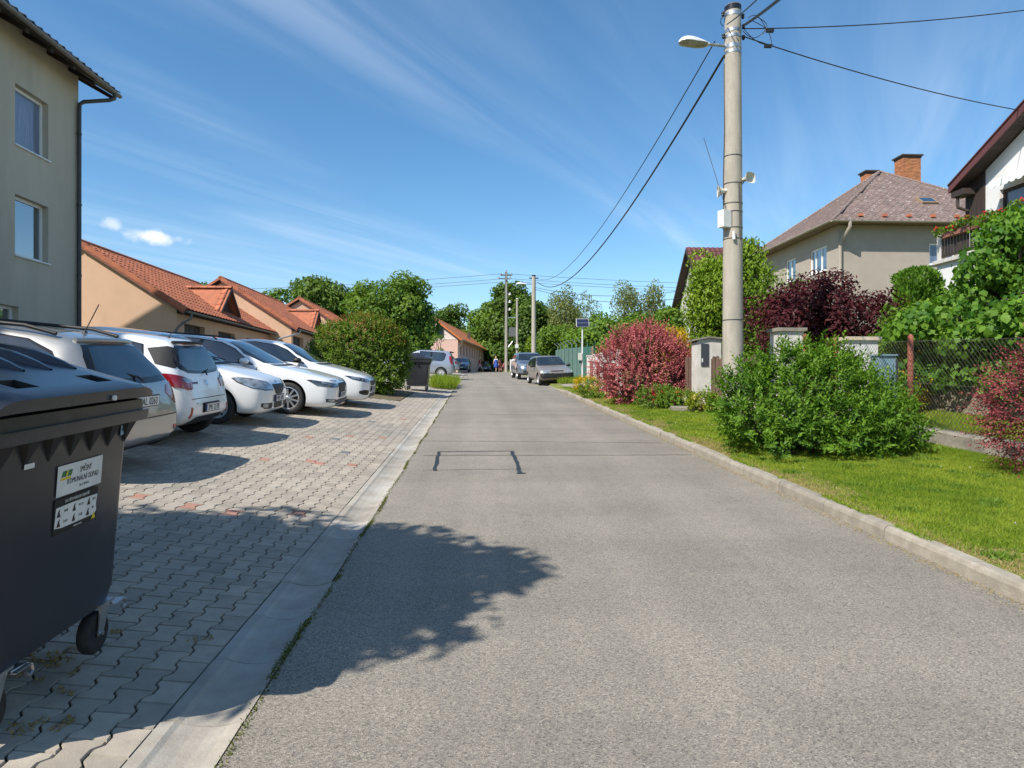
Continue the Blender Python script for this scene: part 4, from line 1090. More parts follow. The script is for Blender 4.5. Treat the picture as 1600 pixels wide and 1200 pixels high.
# balcony
XB = 13.22; zs = z_at(409, XB, y_at(1461, XB)); y1 = y_at(1461, XB); y0 = 13.6
mb = MB(); mb.b2((XB - 0.08, y0, zs - 0.10), (XF - 0.002, y1, zs)); bal = wbuild(mb, 'balcony', M['old_white'], hw_)
mb = MB(); mb.b2((XB + 0.03, y0 + 0.05, zb), (XF - 0.002, y1 - 0.05, zs - 0.10)); wbuild(mb, 'lower_wall', M['render_white'], hw_)
mb = MB(); mb.b2((XB + 0.0, y0, zs + 0.62), (XB + 0.06, y1 - 0.25, zs + 0.68)); mb.b2((XB + 0.01, y0, zs + 0.08), (XB + 0.05, y1 - 0.25, zs + 0.13)); wbuild(mb, 'rail', M['wood_dark'], bal)
yy = y1 - 0.3
while yy > y0:
    c = MB(); c.b2((XB + 0.0, yy - 0.085, zs + 0.04), (XB - 0.02, yy, zs + 0.66)); wbuild(c, 'baluster', M['wood_dark'], bal); yy -= 0.125
mb = MB(); mb.b2((XB + 0.02, y1 - 0.28, zs), (XB + 0.14, y1 - 0.05, zs + 0.75)); wbuild(mb, 'pillar', M['old_white'], bal)
mb = MB(); mb.b2((XB - 0.16, y0 + 0.3, zs + 0.56), (XB - 0.025, y1 - 0.5, zs + 0.70)); fbx = wbuild(mb, 'flower_box', M['wood_red'], bal)
BALC = (XB, y0, y1, zs)
# ------------------------------------------------------------------ cars
def smooth1(x, y, xs, sig):
    yy = np.interp(x, xs, y)
    return yy
def curve(pts, s, sig=0.05):
    xs = np.array([p[0] for p in pts]); ys = np.array([p[1] for p in pts])
    fine = np.linspace(xs[0] - 0.6, xs[-1] + 0.6, 1200)
    # mirror-extend so that the ends keep their values
    v = np.interp(fine, xs, ys)
    lo = fine < xs[0]; hi = fine > xs[-1]
    v[lo] = 2 * ys[0] - np.interp(2 * xs[0] - fine[lo], xs, ys); v[hi] = 2 * ys[-1] - np.interp(2 * xs[-1] - fine[hi], xs, ys)
    h = fine[1] - fine[0]; k = int(3 * sig / h); ker = np.exp(-0.5 * (np.arange(-k, k + 1) * h / sig) ** 2); ker /= ker.sum()
    sm = np.convolve(v, ker, mode='same')
    return np.interp(s, fine, sm)
def car_shell(sp):
    L = sp['L']
    ends = [0, 0.015, 0.04, 0.08, 0.13, 0.19, 0.26]
    mid = list(np.linspace(0.34, L - 0.34, int((L - 0.68) / 0.075)))
    s = np.array(ends + mid + [L - e for e in reversed(ends)])
    T, Bt, Bo, Wd, Rt = (curve(sp[k], s, g_) for k, g_ in (('top', sp.get('sig', 0.055)), ('belt', 0.06), ('bot', 0.05), ('wid', 0.05), ('rat', 0.08)))
    rings = []
    for i in range(len(s)):
        w, zb, zt = Wd[i], Bo[i], T[i]; zl = min(Bt[i], zt - 0.01); h = zl - zb; wt = w * Rt[i]; wb = w * 0.965
        c = min(0.055, 0.5 * (zt - zl)); ze = zt - c; ze = max(ze, zl + 0.003)
        P = [(0, zb), (0.62 * w, zb), (0.88 * w, zb + 0.015), (0.955 * w, zb + 0.08 * h + 0.02), (0.985 * w, zb + 0.25 * h), (w, zb + 0.48 * h), (w * 0.997, zb + 0.70 * h), (w * 0.988, zb + 0.88 * h), (wb, zl)]
        for f_, bl in ((0.33, 0.012), (0.68, 0.012)):
            P.append((wb + (wt - wb) * f_ + bl * min(1, (ze - zl) / 0.3), zl + (ze - zl) * f_))
        P += [(wt, ze), (wt * 0.94, ze + c * 0.52), (wt * 0.72, ze + c * 0.82), (wt * 0.38, ze + c * 0.96), (0, zt)]
        rings.append(P)
    n = len(rings[0]); full = 2 * n - 2; V = []; Fc = []
    for i, P in enumerate(rings):
        x = L / 2 - s[i]
        V += [(x, y, z) for y, z in P] + [(x, -y, z) for y, z in reversed(P[1:-1])]
    for i in range(len(s) - 1):
        for j in range(full):
            a, b = i * full + j, i * full + (j + 1) % full; Fc.append((a, a + full, b + full, b))
    Fc.append(tuple(range(full))); Fc.append(tuple(range((len(s) - 1) * full + full - 1, (len(s) - 1) * full - 1, -1)))
    return V, Fc
def patch(bvh, L, pts, ang, name, m, parent, off=0.006, depth=0.02, cell=0.045, smooth=True):
    """a plate of the outline pts (s, y, z) laid onto the body as seen from the direction ang"""
    a = R(ang); d = Vector((math.cos(a), math.sin(a), 0)); e1 = Vector((-math.sin(a), math.cos(a), 0))
    P = [Vector((L / 2 - s_, y, z)) for s_, y, z in pts]
    uv = [(p.dot(e1), p.z) for p in P]
    bm = bmesh.new(); f = bm.faces.new([bm.verts.new((u, v, 0)) for u, v in uv])
    bmesh.ops.triangulate(bm, faces=[f])
    for ax in (0, 1):
        lo, hi = min(q[ax] for q in uv), max(q[ax] for q in uv); k = int((hi - lo) / cell) + 1
        for i in range(1, k):
            co = [0, 0, 0]; co[ax] = lo + (hi - lo) * i / k; no = [0, 0, 0]; no[ax] = 1
            bmesh.ops.bisect_plane(bm, geom=bm.verts[:] + bm.edges[:] + bm.faces[:], plane_co=co, plane_no=no)
    nr = {}
    for v in bm.verts:
        o = e1 * v.co.x + Vector((0, 0, v.co.y))
        h = bvh.ray_cast(o + d * 6, -d)
        if h[0] is None or (h[0] - o).dot(d) < -0.2 * L:
            h = bvh.find_nearest(o + d * (L * 0.35))
        nrm_ = h[1] if h[1].dot(d) > 0 else -h[1]
        v.co = h[0] + nrm_ * off; nr[v] = nrm_
    bd = [e for e in bm.edges if len(e.link_faces) == 1]
    ex = bmesh.ops.extrude_edge_only(bm, edges=bd)
    # push the new rim verts into the body
    newv = [g_ for g_ in ex['geom'] if isinstance(g_, bmesh.types.BMVert)]
    old = list(nr.keys())
    for v in newv:
        src = min(old, key=lambda q: (q.co - v.co).length_squared); v.co = v.co - nr[src] * (depth + off)
    bmesh.ops.recalc_face_normals(bm, faces=bm.faces)
    me = bpy.data.meshes.new(name); bm.to_mesh(me); bm.free(); me.materials.append(m)
    if smooth:
        me.polygons.foreach_set('use_smooth', [True] * len(me.polygons)); me.set_sharp_from_angle(angle=R(50))
    return link(name, me, parent)
WHEELS = {}
def wheel_mesh(r, w, style):
    key = (round(r, 3), style)
    if key in WHEELS: return WHEELS[key]
    ty = MB(); rr = r * (0.70 if style in ('alloy10', 'alloy5') else 0.64)
    ty.lathe([(rr, -w / 2 + 0.012), (rr + 0.025, -w / 2), (r - 0.025, -w / 2 + 0.003), (r - 0.006, -w / 2 + 0.02), (r, 0), (r - 0.006, w / 2 - 0.02), (r - 0.025, w / 2 - 0.003), (rr + 0.025, w / 2), (rr, w / 2 - 0.012), (rr - 0.01, w / 2 - 0.06)], 'y', 36)
    t_o = ty.build('wheel', M['tyre'], None, smooth=True, auto=45); tm = t_o.data; bpy.data.objects.remove(t_o)
    rb = MB()
    rb.lathe([(rr + 0.004, w / 2 - 0.008), (rr - 0.012, w / 2 - 0.004), (rr - 0.022, w / 2 - 0.02), (rr - 0.03, w / 2 - 0.09)], 'y', 36)
    rb.lathe([(0.0, w / 2 - 0.012), (0.035, w / 2 - 0.013), (0.06, w / 2 - 0.03)], 'y', 20)
    rb.lathe([(0.0, w / 2 - 0.075), (rr - 0.02, w / 2 - 0.09)], 'y', 24, mi=1)
    ns = {'alloy10': 10, 'alloy5': 5, 'cap7': 7, 'cap9': 9}[style]
    for k in range(ns):
        an = 2 * math.pi * k / ns + 0.2
        for tw in ((0.0,) if style != 'alloy5' else (-0.13, 0.13)):
            a = an + tw; er = Vector((math.cos(a), 0, math.sin(a))); et = Vector((-math.sin(a), 0, math.cos(a)))
            w0, w1 = {'alloy10': (0.021, 0.017), 'alloy5': (0.018, 0.02), 'cap7': (0.034, 0.062), 'cap9': (0.022, 0.034)}[style]
            Y0, Y1 = w / 2 - 0.022, w / 2 - 0.014
            q = [er * 0.04 + et * w0, er * (rr - 0.012) + et * w1, er * (rr - 0.012) - et * w1, er * 0.04 - et * w0]
            rb.add([p + Vector((0, Y0, 0)) for p in q] + [p + Vector((0, Y0 - 0.035, 0)) for p in q], [(0, 1, 2, 3), (0, 4, 5, 1), (2, 6, 7, 3), (1, 5, 6, 2)])
    r_o = rb.build('rim', [M['alloy' if style.startswith('alloy') else 'hubcap'], M['car_black']], None, smooth=True, auto=35); rm = r_o.data; bpy.data.objects.remove(r_o)
    WHEELS[key] = (tm, rm); return tm, rm
def make_car(label, sp, X, Y, heading, paint, group, name='parked_car', slope=(-0.10, 0.045), cat='car', z=None):
    """heading: direction of the nose, degrees from +X"""
    L = sp['L']; t = thing(name, label, cat, (X, Y, ground(X, Y) if z is None else z), 0, group)
    t.rotation_mode = 'QUATERNION'; t.rotation_quaternion = slope_quat(*slope) @ Matrix.Rotation(R(heading), 3, 'Z').to_quaternion()
    V, Fc = car_shell(sp)
    me = bpy.data.meshes.new('shell'); me.from_pydata(V, [], Fc); me.update()
    tmp = bpy.data.objects.new('tmp', me); col.objects.link(tmp)
    sb = tmp.modifiers.new('s', 'SUBSURF'); sb.levels = 1; sb.render_levels = 1
    me.materials.append(M[paint]); me.materials.append(M['car_black'])
    bm = bmesh.new(); bm.from_mesh(me); bmesh.ops.recalc_face_normals(bm, faces=bm.faces); bm.to_mesh(me); bm.free()
    uncut = evaluated(tmp); bm = bmesh.new(); bm.from_mesh(uncut); bvh = BVHTree.FromBMesh(bm); bm.free()
    cm = MB(); rw = sp['rw']
    for ax in sp['axles']:
        for sg in (1, -1):
            w = float(curve(sp['wid'], np.array([ax]))[0])
            cm.lathe([(0.0, sg * (w - 0.36)), (rw + 0.045, sg * (w - 0.36)), (rw + 0.05, sg * (w + 0.25)), (0.0, sg * (w + 0.25))], 'y', 40, (L / 2 - ax, 0, rw + 0.01))
    cut = cm.build('cut', [M[paint], M['car_black']], None); cut.data.polygons.foreach_set('material_index', [1] * len(cut.data.polygons))
    bo = tmp.modifiers.new('b', 'BOOLEAN'); bo.operation = 'DIFFERENCE'; bo.object = cut; bo.solver = 'EXACT'
    body = evaluated(tmp); body.name = 'body'
    bpy.data.objects.remove(tmp); bpy.data.objects.remove(cut); bpy.data.meshes.remove(uncut)
    body.polygons.foreach_set('use_smooth', [True] * len(body.polygons)); body.set_sharp_from_angle(angle=R(38))
    zlow = sp.get('sillz', 0.0)
    if zlow:
        mi = [1 if (p.material_index == 1 or p.center.z < zlow) else 0 for p in body.polygons]
        body.polygons.foreach_set('material_index', mi)
    bo_ = link('body', body, t)
    tm, rm = wheel_mesh(rw, sp.get('ww', 0.2), sp.get('wheel', 'cap7'))
    for ax in sp['axles']:
        w = float(curve(sp['wid'], np.array([ax]))[0])
        for sg in (1, -1):
            wo = link('wheel', tm, t); wo.location = (L / 2 - ax, sg * (w - 0.015 - sp.get('ww', 0.2) / 2), rw)
            if sg < 0: wo.rotation_euler = (0, 0, math.pi)
            link('rim', rm, wo)
    for ft in sp['parts']:
        nm, mt, ang, pts = ft[:4]; kw = ft[4] if len(ft) > 4 else {}
        kw = dict(kw); both = kw.pop('both', False); par = kw.pop('under', None)
        mt_ = M[paint] if mt == 'paint' else M[mt]
        for sg in ((1, -1) if both else (1,)):
            q = [(s_, y * sg, z_) for s_, y, z_ in pts]
            patch(bvh, L, q, ang * sg, nm, mt_, t, **kw)
    # plates
    for (end, zc, txt, yoff) in sp.get('plates', ()):
        d = 1 if end == 'front' else -1
        h = bvh.ray_cast(Vector((6 * d, yoff, zc)), Vector((-d, 0, 0)))
        x = h[0].x + d * 0.016
        b = MB(); b.box((x, yoff, zc), (0.022, 0.54, 0.125)); pl = b.build('number_plate', M['car_black'], t)
        b = MB(); b.box((x + d * 0.012, yoff, zc), (0.006, 0.51, 0.105)); b.build('plate_face', M['plate_white'], pl)
        b = MB(); b.box((x + d * 0.0135, yoff - d * 0.235, zc), (0.006, 0.04, 0.103)); b.build('plate_band', M['plate_blue'], pl)
        if txt:
            for wd_, yo_ in zip(txt.split(), (-0.10, 0.12)): text_mesh(wd_, 0.115, M['ink_black'], pl, frame_m((x + d * 0.017, yoff + d * yo_, zc - 0.004), (0, d, 0), (0, 0, 1)), sx=0.86)
    for mm in sp.get('mirrors', ()):
        s_, z_, mt = mm; w = float(curve(sp['wid'], np.array([s_]))[0])
        for sg in (1, -1):
            b = MB(); n_ = 10; pr = [(0.002, -0.10), (0.07, -0.09), (0.095, -0.04), (0.1, 0.02), (0.088, 0.07), (0.045, 0.098), (0.002, 0.102)]
            b.lathe(pr, 'y', 14); b.v = [(x * 0.95 + L / 2 - s_, y * 1.05 + sg * (w + 0.10), z * 0.68 + z_) for x, y, z in b.v]
            mo = b.build('mirror', M[paint] if mt == 'paint' else M[mt], t, smooth=True)
            b = MB(); b.box((L / 2 - s_ - 0.082, sg * (w + 0.10), z_), (0.03, 0.15, 0.09)); b.build('mirror_glass', M['car_glass'], mo)
            b = MB(); b.tube([(L / 2 - s_, sg * (w - 0.06), z_ - 0.05), (L / 2 - s_, sg * (w + 0.06), z_ - 0.04)], 0.022, 8); b.build('mirror_arm', M['car_black'], mo)
    for (s_, z0_, side_y, tilt_) in sp.get('antennas', ()):
        b = MB(); b.lathe([(0.03, 0), (0.02, 0.02), (0.006, 0.035)], 'z', 10, (L / 2 - s_, side_y, z0_)); b.tube([(L / 2 - s_, side_y, z0_ + 0.02), (L / 2 - s_ - tilt_ * 0.5, side_y, z0_ + 0.33)], 0.0055, 6); b.build('antenna', M['car_black'], t)
    for (pts, r_, mt, nm) in sp.get('tubes', ()):
        b = MB(); b.tube([(L / 2 - s_, y, z_) for s_, y, z_ in pts], r_, 8); b.build(nm, M[paint] if mt == 'paint' else M[mt], t, smooth=True, auto=50)
    for (s_, y, z_, r_, ang, kind) in sp.get('badges', ()):
        a = R(ang); d = Vector((math.cos(a), math.sin(a), 0)); h = bvh.ray_cast(Vector((L / 2 - s_, y, z_)) + d * 3, -d)
        if h[0] is None: continue
        fm = frame_m(h[0] + h[1] * 0.006, d.cross(Vector((0, 0, 1))) * -1, Vector((0, 0, 1)) - h[1] * h[1].z)
        b = MB(); ring = [(r_ * math.cos(q * math.pi / 10), r_ * 0.78 * math.sin(q * math.pi / 10), 0) for q in range(20)]
        if kind == 'ring': b.tube(ring + ring[:2], 0.007, 6); b.tube([(-0.8 * r_, 0.05 * r_, 0), (0, 0.12 * r_, 0), (0.8 * r_, -0.1 * r_, 0)], 0.006, 6)
        elif kind == 'slant': b.tube(ring + ring[:2], 0.006, 6); b.tube([(-0.42 * r_, -0.5 * r_, 0), (-0.2 * r_, 0.45 * r_, 0)], 0.007, 6); b.tube([(0.2 * r_, -0.45 * r_, 0), (0.42 * r_, 0.5 * r_, 0)], 0.007, 6); b.tube([(-0.3 * r_, -0.1 * r_, 0), (0.3 * r_, 0.12 * r_, 0)], 0.007, 6)
        else: b.lathe([(0, 0.006), (r_ * 0.8, 0.004), (r_, 0)], 'z', 20)
        b.v = [tuple(fm @ Vector(p)) for p in b.v]
        b.build('badge', M['chrome'], t, smooth=True, auto=50)
    return t
def sym(pts):   # mirror a half outline in y
    return pts + [(s_, -y, z_) for s_, y, z_ in reversed(pts)]
BL = 'car_black'; GLS = 'car_glass'; GB = 'car_gloss_black'
def sidewin(outline, extra=0.018):
    """black surround plus glass for both flanks; outline of (s, z)"""
    cx = sum(p[0] for p in outline) / len(outline); cz = sum(p[1] for p in outline) / len(outline)
    def grow(p):
        v = Vector((p[0] - cx, (p[1] - cz))); q = v + Vector((math.copysign(extra, v.x), math.copysign(extra, v.y))); return (cx + q.x, 0, cz + q.y)
    return [('window_seal', GB, 90, [grow(p) for p in outline], {'both': True, 'off': 0.002}), ('side_window', GLS, 90, [(a, 0, b) for a, b in outline], {'both': True, 'off': 0.006})]

# -- silver estate car, tail to the road
estate = dict(L=4.70, rw=0.325, axles=(0.93, 3.62), wheel='alloy5', ww=0.215, sillz=0.235,
    top=[(0, .62), (.08, .74), (.3, .82), (.9, .95), (1.3, 1.02), (2.15, 1.42), (2.5, 1.485), (3.2, 1.50), (3.9, 1.47), (4.17, 1.43), (4.24, 1.37), (4.52, 1.06), (4.60, .98), (4.66, .80), (4.70, .62)],
    belt=[(0, .56), (.3, .72), (1.0, .88), (1.5, .93), (3.2, .99), (4.1, 1.03), (4.4, 1.02), (4.6, .92), (4.66, .74), (4.70, .56)],
    bot=[(0, .32), (.1, .22), (.5, .19), (4.2, .20), (4.5, .25), (4.66, .30), (4.70, .38)],
    wid=[(0, .60), (.1, .74), (.3, .84), (.8, .90), (3.6, .91), (4.2, .90), (4.5, .87), (4.62, .82), (4.70, .74)],
    rat=[(0, .8), (.9, .84), (1.3, .88), (2.15, .70), (3.0, .68), (4.1, .655), (4.3, .70), (4.55, .86), (4.70, .88)],
    parts=sidewin([(1.62, .96), (2.18, 1.33), (2.5, 1.39), (3.2, 1.40), (3.75, 1.36), (4.02, 1.26), (4.20, 1.11), (4.1, 1.07), (3.2, 1.02), (2.2, .98)]) + [
        ('windscreen', GLS, 0, sym([(1.3, .70, 1.06), (2.1, .56, 1.40)])),
        ('rear_window', GB, 180, sym([(4.2, .3, 1.37), (4.2, .54, 1.355), (4.3, .63, 1.25), (4.5, .75, 1.03), (4.5, .70, .99), (4.5, .3, .975)]), {'off': 0.004}),
        ('rear_glass', GLS, 180, sym([(4.2, .3, 1.345), (4.2, .48, 1.33), (4.3, .57, 1.22), (4.5, .69, 1.06), (4.5, .3, 1.03)]), {'off': 0.012}),
        ('high_brake_lamp', 'tail_red', 180, sym([(4.2, .17, 1.40), (4.2, .20, 1.385)]), {'off': 0.025, 'depth': 0.03}),
        ('tail_lamp', 'tail_red', 140, [(4.62, .62, .94), (4.5, .80, .97), (4.2, .90, .98), (4.3, .90, .84), (4.55, .82, .72), (4.64, .70, .72), (4.66, .55, .86)], {'both': True, 'off': 0.006}),
        ('rear_reflector', 'reflector_red', 160, [(4.6, .60, .47), (4.5, .78, .47), (4.6, .62, .42)], {'both': True, 'off': 0.005}),
        ('plate_recess', 'car_silver', 180, sym([(4.6, .40, .90), (4.6, .46, .68)]), {'off': 0.003}),
        ('bumper_seam', BL, 180, sym([(4.6, .80, .615), (4.6, .80, .602)]), {'off': 0.002, 'depth': 0.004}),
        ('door_seam', BL, 90, [(2.62, 0, .98), (2.632, 0, .98), (2.632, 0, .3), (2.62, 0, .3)], {'both': True, 'off': 0.003, 'depth': 0.005}),
        ('rear_bumper_lip', BL, 180, sym([(4.7, .74, .33), (4.7, .72, .28)]), {'off': 0.01})],
    plates=[('rear', .79, '7AL 0263', 0.0)], mirrors=[(1.72, 1.02, 'paint')],
    antennas=[(3.95, 1.465, 0.0, 0.25)],
    tubes=[([(2.4, .60, 1.46), (2.5, .61, 1.505), (3.7, .60, 1.505), (4.0, .585, 1.45)], 0.02, BL, 'roof_rail'), ([(2.4, -.60, 1.46), (2.5, -.61, 1.505), (3.7, -.60, 1.505), (4.0, -.585, 1.45)], 0.02, BL, 'roof_rail'),
           ([(4.62, .0, 1.0), (4.56, .02, 1.05), (4.47, .25, 1.10), (4.44, .42, 1.12)], 0.011, BL, 'wiper'), ([(4.16, -.54, 1.402), (4.21, -.3, 1.413), (4.22, 0, 1.416), (4.21, .3, 1.413), (4.16, .54, 1.402)], 0.026, 'paint', 'roof_spoiler')],
    badges=[(4.6, 0, .93, .055, 180, 'ring')])
make_car('silver estate car parked tail to the road, just behind the nearest bin', estate, -3.66 - 2.35, 7.75, 180, 'car_silver', 'cars parked in the paved bays')

# -- small white hatchback, tail to the road
hatch = dict(L=3.67, rw=0.30, axles=(0.72, 3.13), wheel='cap7', ww=0.19, sillz=0.225,
    top=[(0, .64), (.08, .78), (.3, .87), (.75, .98), (1.05, 1.05), (1.75, 1.42), (2.0, 1.465), (2.7, 1.475), (3.2, 1.44), (3.30, 1.40), (3.36, 1.31), (3.50, 1.02), (3.56, .93), (3.60, .74), (3.64, .66), (3.67, .55)],
    belt=[(0, .56), (.3, .76), (.9, .92), (1.3, .96), (2.6, 1.01), (3.2, 1.07), (3.45, 1.0), (3.55, .88), (3.60, .70), (3.67, .5)],
    bot=[(0, .32), (.1, .22), (.5, .19), (3.2, .20), (3.5, .26), (3.62, .33), (3.67, .42)],
    wid=[(0, .60), (.1, .70), (.3, .79), (.7, .84), (2.9, .845), (3.3, .83), (3.5, .79), (3.6, .74), (3.67, .66)],
    rat=[(0, .8), (.8, .85), (1.05, .88), (1.75, .73), (2.5, .72), (3.2, .69), (3.36, .72), (3.52, .88), (3.67, .88)],
    parts=sidewin([(1.32, .99), (1.80, 1.32), (2.1, 1.375), (2.6, 1.375), (2.92, 1.33), (3.02, 1.12), (2.86, 1.07), (2.2, 1.02)]) + [
        ('rear_pillar', 'car_grey_trim', 128, [(3.0, .66, 1.30), (3.22, .57, 1.35), (3.32, .54, 1.33), (3.44, .62, 1.10), (3.40, .70, 1.06), (3.16, .76, 1.10)], {'both': True, 'off': 0.004}),
        ('windscreen', GLS, 0, sym([(1.05, .68, 1.08), (1.75, .56, 1.40)])),
        ('rear_window', GB, 180, sym([(3.2, .50, 1.36), (3.3, .60, 1.30), (3.45, .69, 1.12), (3.5, .66, 1.05), (3.5, .5, 1.0), (3.5, .2, .985)]), {'off': 0.004}),
        ('rear_glass', GLS, 180, sym([(3.2, .44, 1.32), (3.3, .53, 1.27), (3.45, .62, 1.12), (3.5, .5, 1.04), (3.5, .2, 1.02)]), {'off': 0.008}),
        ('high_brake_lamp', 'tail_red', 180, sym([(3.2, .2, 1.402), (3.2, .22, 1.385)]), {'off': 0.03, 'depth': 0.05}),
        ('tail_lamp', 'tail_red', 140, [(3.55, .48, .90), (3.50, .66, .955), (3.38, .77, .985), (3.24, .82, .985), (3.32, .80, .90), (3.42, .78, .82), (3.58, .62, .775), (3.60, .52, .78)], {'both': True, 'off': 0.012, 'cell': 0.05}),
        ('reversing_lamp', 'lamp_clear', 150, [(3.55, .50, .89), (3.5, .60, .935), (3.45, .68, .925), (3.52, .63, .865)], {'both': True, 'off': 0.018}),
        ('rear_reflector', 'reflector_red', 160, [(3.6, .59, .53), (3.6, .64, .545), (3.6, .66, .40), (3.6, .62, .385)], {'both': True, 'off': 0.006}),
        ('tailgate_seam', BL, 180, sym([(3.6, .60, .655), (3.6, .61, .645)]), {'off': 0.002, 'depth': 0.004}),
        ('rear_diffuser', BL, 180, sym([(3.6, .45, .40), (3.6, .56, .33), (3.6, .58, .27)]), {'off': 0.006}),
        ('plate_recess', 'car_grey_trim', 180, sym([(3.6, .30, .585), (3.6, .30, .445)]), {'off': 0.003}),
        ('parking_sensor', BL, 180, [(3.6, .47, .595), (3.6, .455, .595), (3.6, .455, .58), (3.6, .47, .58)], {'off': 0.003}),
        ('fuel_flap', BL, 90, [(2.9, 0, .90), (3.05, 0, .90), (3.05, 0, .896), (2.9, 0, .896)], {'both': True, 'off': 0.003, 'depth': 0.005}),
        ('door_seam', BL, 90, [(2.1, 0, 1.0), (2.112, 0, 1.0), (2.112, 0, .3), (2.1, 0, .3)], {'both': True, 'off': 0.003, 'depth': 0.005})],
    plates=[('rear', .515, '7M1 2170', 0.0)], mirrors=[(1.42, 1.03, 'paint')],
    antennas=[(2.98, 1.445, 0.0, 0.45)],
    tubes=[([(3.57, .0, .97), (3.53, -.04, 1.01), (3.47, -.28, 1.05)], 0.011, BL, 'wiper'), ([(3.26, -.5, 1.405), (3.33, 0, 1.415), (3.26, .5, 1.405)], 0.022, 'car_grey_trim', 'roof_spoiler')],
    badges=[(3.6, 0, .855, .05, 180, 'slant')])
hcar = make_car('small white hatchback parked tail to the road with red angular tail lamps', hatch, -3.93 - 1.835, 10.25, 180, 'car_white', 'cars parked in the paved bays')
text_mesh('i10', 0.07, M['car_grey_trim'], hcar, frame_m((-1.835 + 0.085, 0.05 - 0.05, .775), (0, -1, 0), (0, 0, 1)), 'model_lettering', 0.004)
text_mesh('HYUNDAI', 0.04, M['badge_blue'], hcar, frame_m((-1.835 + 0.098, 0.40, .865), (0, -1, 0), (0, 0, 1)), 'maker_lettering', 0.004)

# -- white small car, nose to the road (rounded grille)
fab = dict(L=3.99, rw=0.305, axles=(0.82, 3.27), wheel='cap9', ww=0.19,
    top=[(0, .66), (.03, .76), (.10, .83), (.3, .88), (.7, .95), (1.12, 1.015), (1.30, 1.08), (1.92, 1.42), (2.2, 1.485), (3.0, 1.495), (3.5, 1.45), (3.7, 1.38), (3.88, 1.0), (3.95, .8), (3.99, .6)],
    belt=[(0, .58), (.10, .72), (.3, .80), (.9, .91), (1.3, .96), (3.0, 1.0), (3.7, 1.02), (3.9, .9), (3.99, .55)],
    bot=[(0, .30), (.08, .23), (.4, .20), (3.6, .21), (3.9, .30), (3.99, .4)],
    wid=[(0, .54), (.03, .63), (.09, .71), (.2, .77), (.45, .81), (1.0, .82), (3.3, .82), (3.7, .79), (3.9, .74), (3.99, .62)],
    rat=[(0, .78), (.5, .82), (1.2, .88), (1.92, .74), (3.0, .73), (3.6, .72), (3.9, .85), (3.99, .85)],
    parts=sidewin([(1.50, 1.0), (2.0, 1.35), (2.4, 1.40), (3.2, 1.39), (3.5, 1.30), (3.55, 1.08), (2.5, 1.03)]) + [
        ('windscreen', GLS, 0, sym([(1.2, .70, 1.055), (1.6, .68, 1.20), (1.9, .58, 1.42), (1.9, .3, 1.445)]), {'off': 0.006}),
        ('headlamp_seal', BL, 38, [(.02, .31, .715), (.1, .45, .80), (.3, .64, .845), (.52, .76, .85), (.60, .80, .83), (.50, .80, .76), (.28, .76, .685), (.08, .58, .65), (.02, .36, .655)], {'both': True, 'off': 0.003, 'cell': 0.05}),
        ('headlamp', 'lamp_clear', 38, [(.02, .33, .71), (.1, .46, .79), (.3, .64, .835), (.5, .75, .84), (.57, .79, .825), (.48, .79, .765), (.28, .75, .695), (.1, .58, .662), (.03, .38, .665)], {'both': True, 'off': 0.012, 'cell': 0.05}),
        ('grille', BL, 0, sym([(0, .26, .745), (0, .30, .72), (0, .20, .60), (0, .12, .575)]), {'off': 0.014}),
        ('grille_frame', 'chrome', 0, sym([(0, .27, .765), (0, .29, .75), (0, .05, .75)]), {'off': 0.012}),
        ('lower_grille', BL, 0, sym([(0, .24, .425), (0, .23, .335), (0, .18, .32)]), {'off': 0.004}),
        ('fog_recess', BL, 22, [(.05, .32, .43), (.15, .66, .43), (.15, .66, .37), (.1, .6, .33), (.05, .34, .33)], {'both': True, 'off': 0.004}),
        ('fog_lamp', 'lamp_clear', 22, [(.05, .54, .415), (.15, .62, .415), (.15, .62, .35), (.05, .54, .35)], {'both': True, 'off': 0.008}),
        ('cowl', BL, 0, sym([(1.1, .68, 1.035), (1.1, .66, 1.01)]), {'off': 0.01})],
    plates=[('front', .50, '4M5 3816', 0.0)], mirrors=[(1.62, 1.04, 'paint')],
    tubes=[([(1.22, .1, 1.075), (1.34, -.35, 1.12), (1.36, -.5, 1.12)], 0.01, BL, 'wiper'), ([(1.22, .55, 1.075), (1.36, .1, 1.13), (1.38, -.05, 1.13)], 0.01, BL, 'wiper')],
    badges=[(0, 0, .775, .05, 0, 'disc')])
make_car('white small car parked nose to the road with rounded headlamps', fab, -3.70 - 1.995, 12.85, 0, 'car_white_warm', 'cars parked in the paved bays')

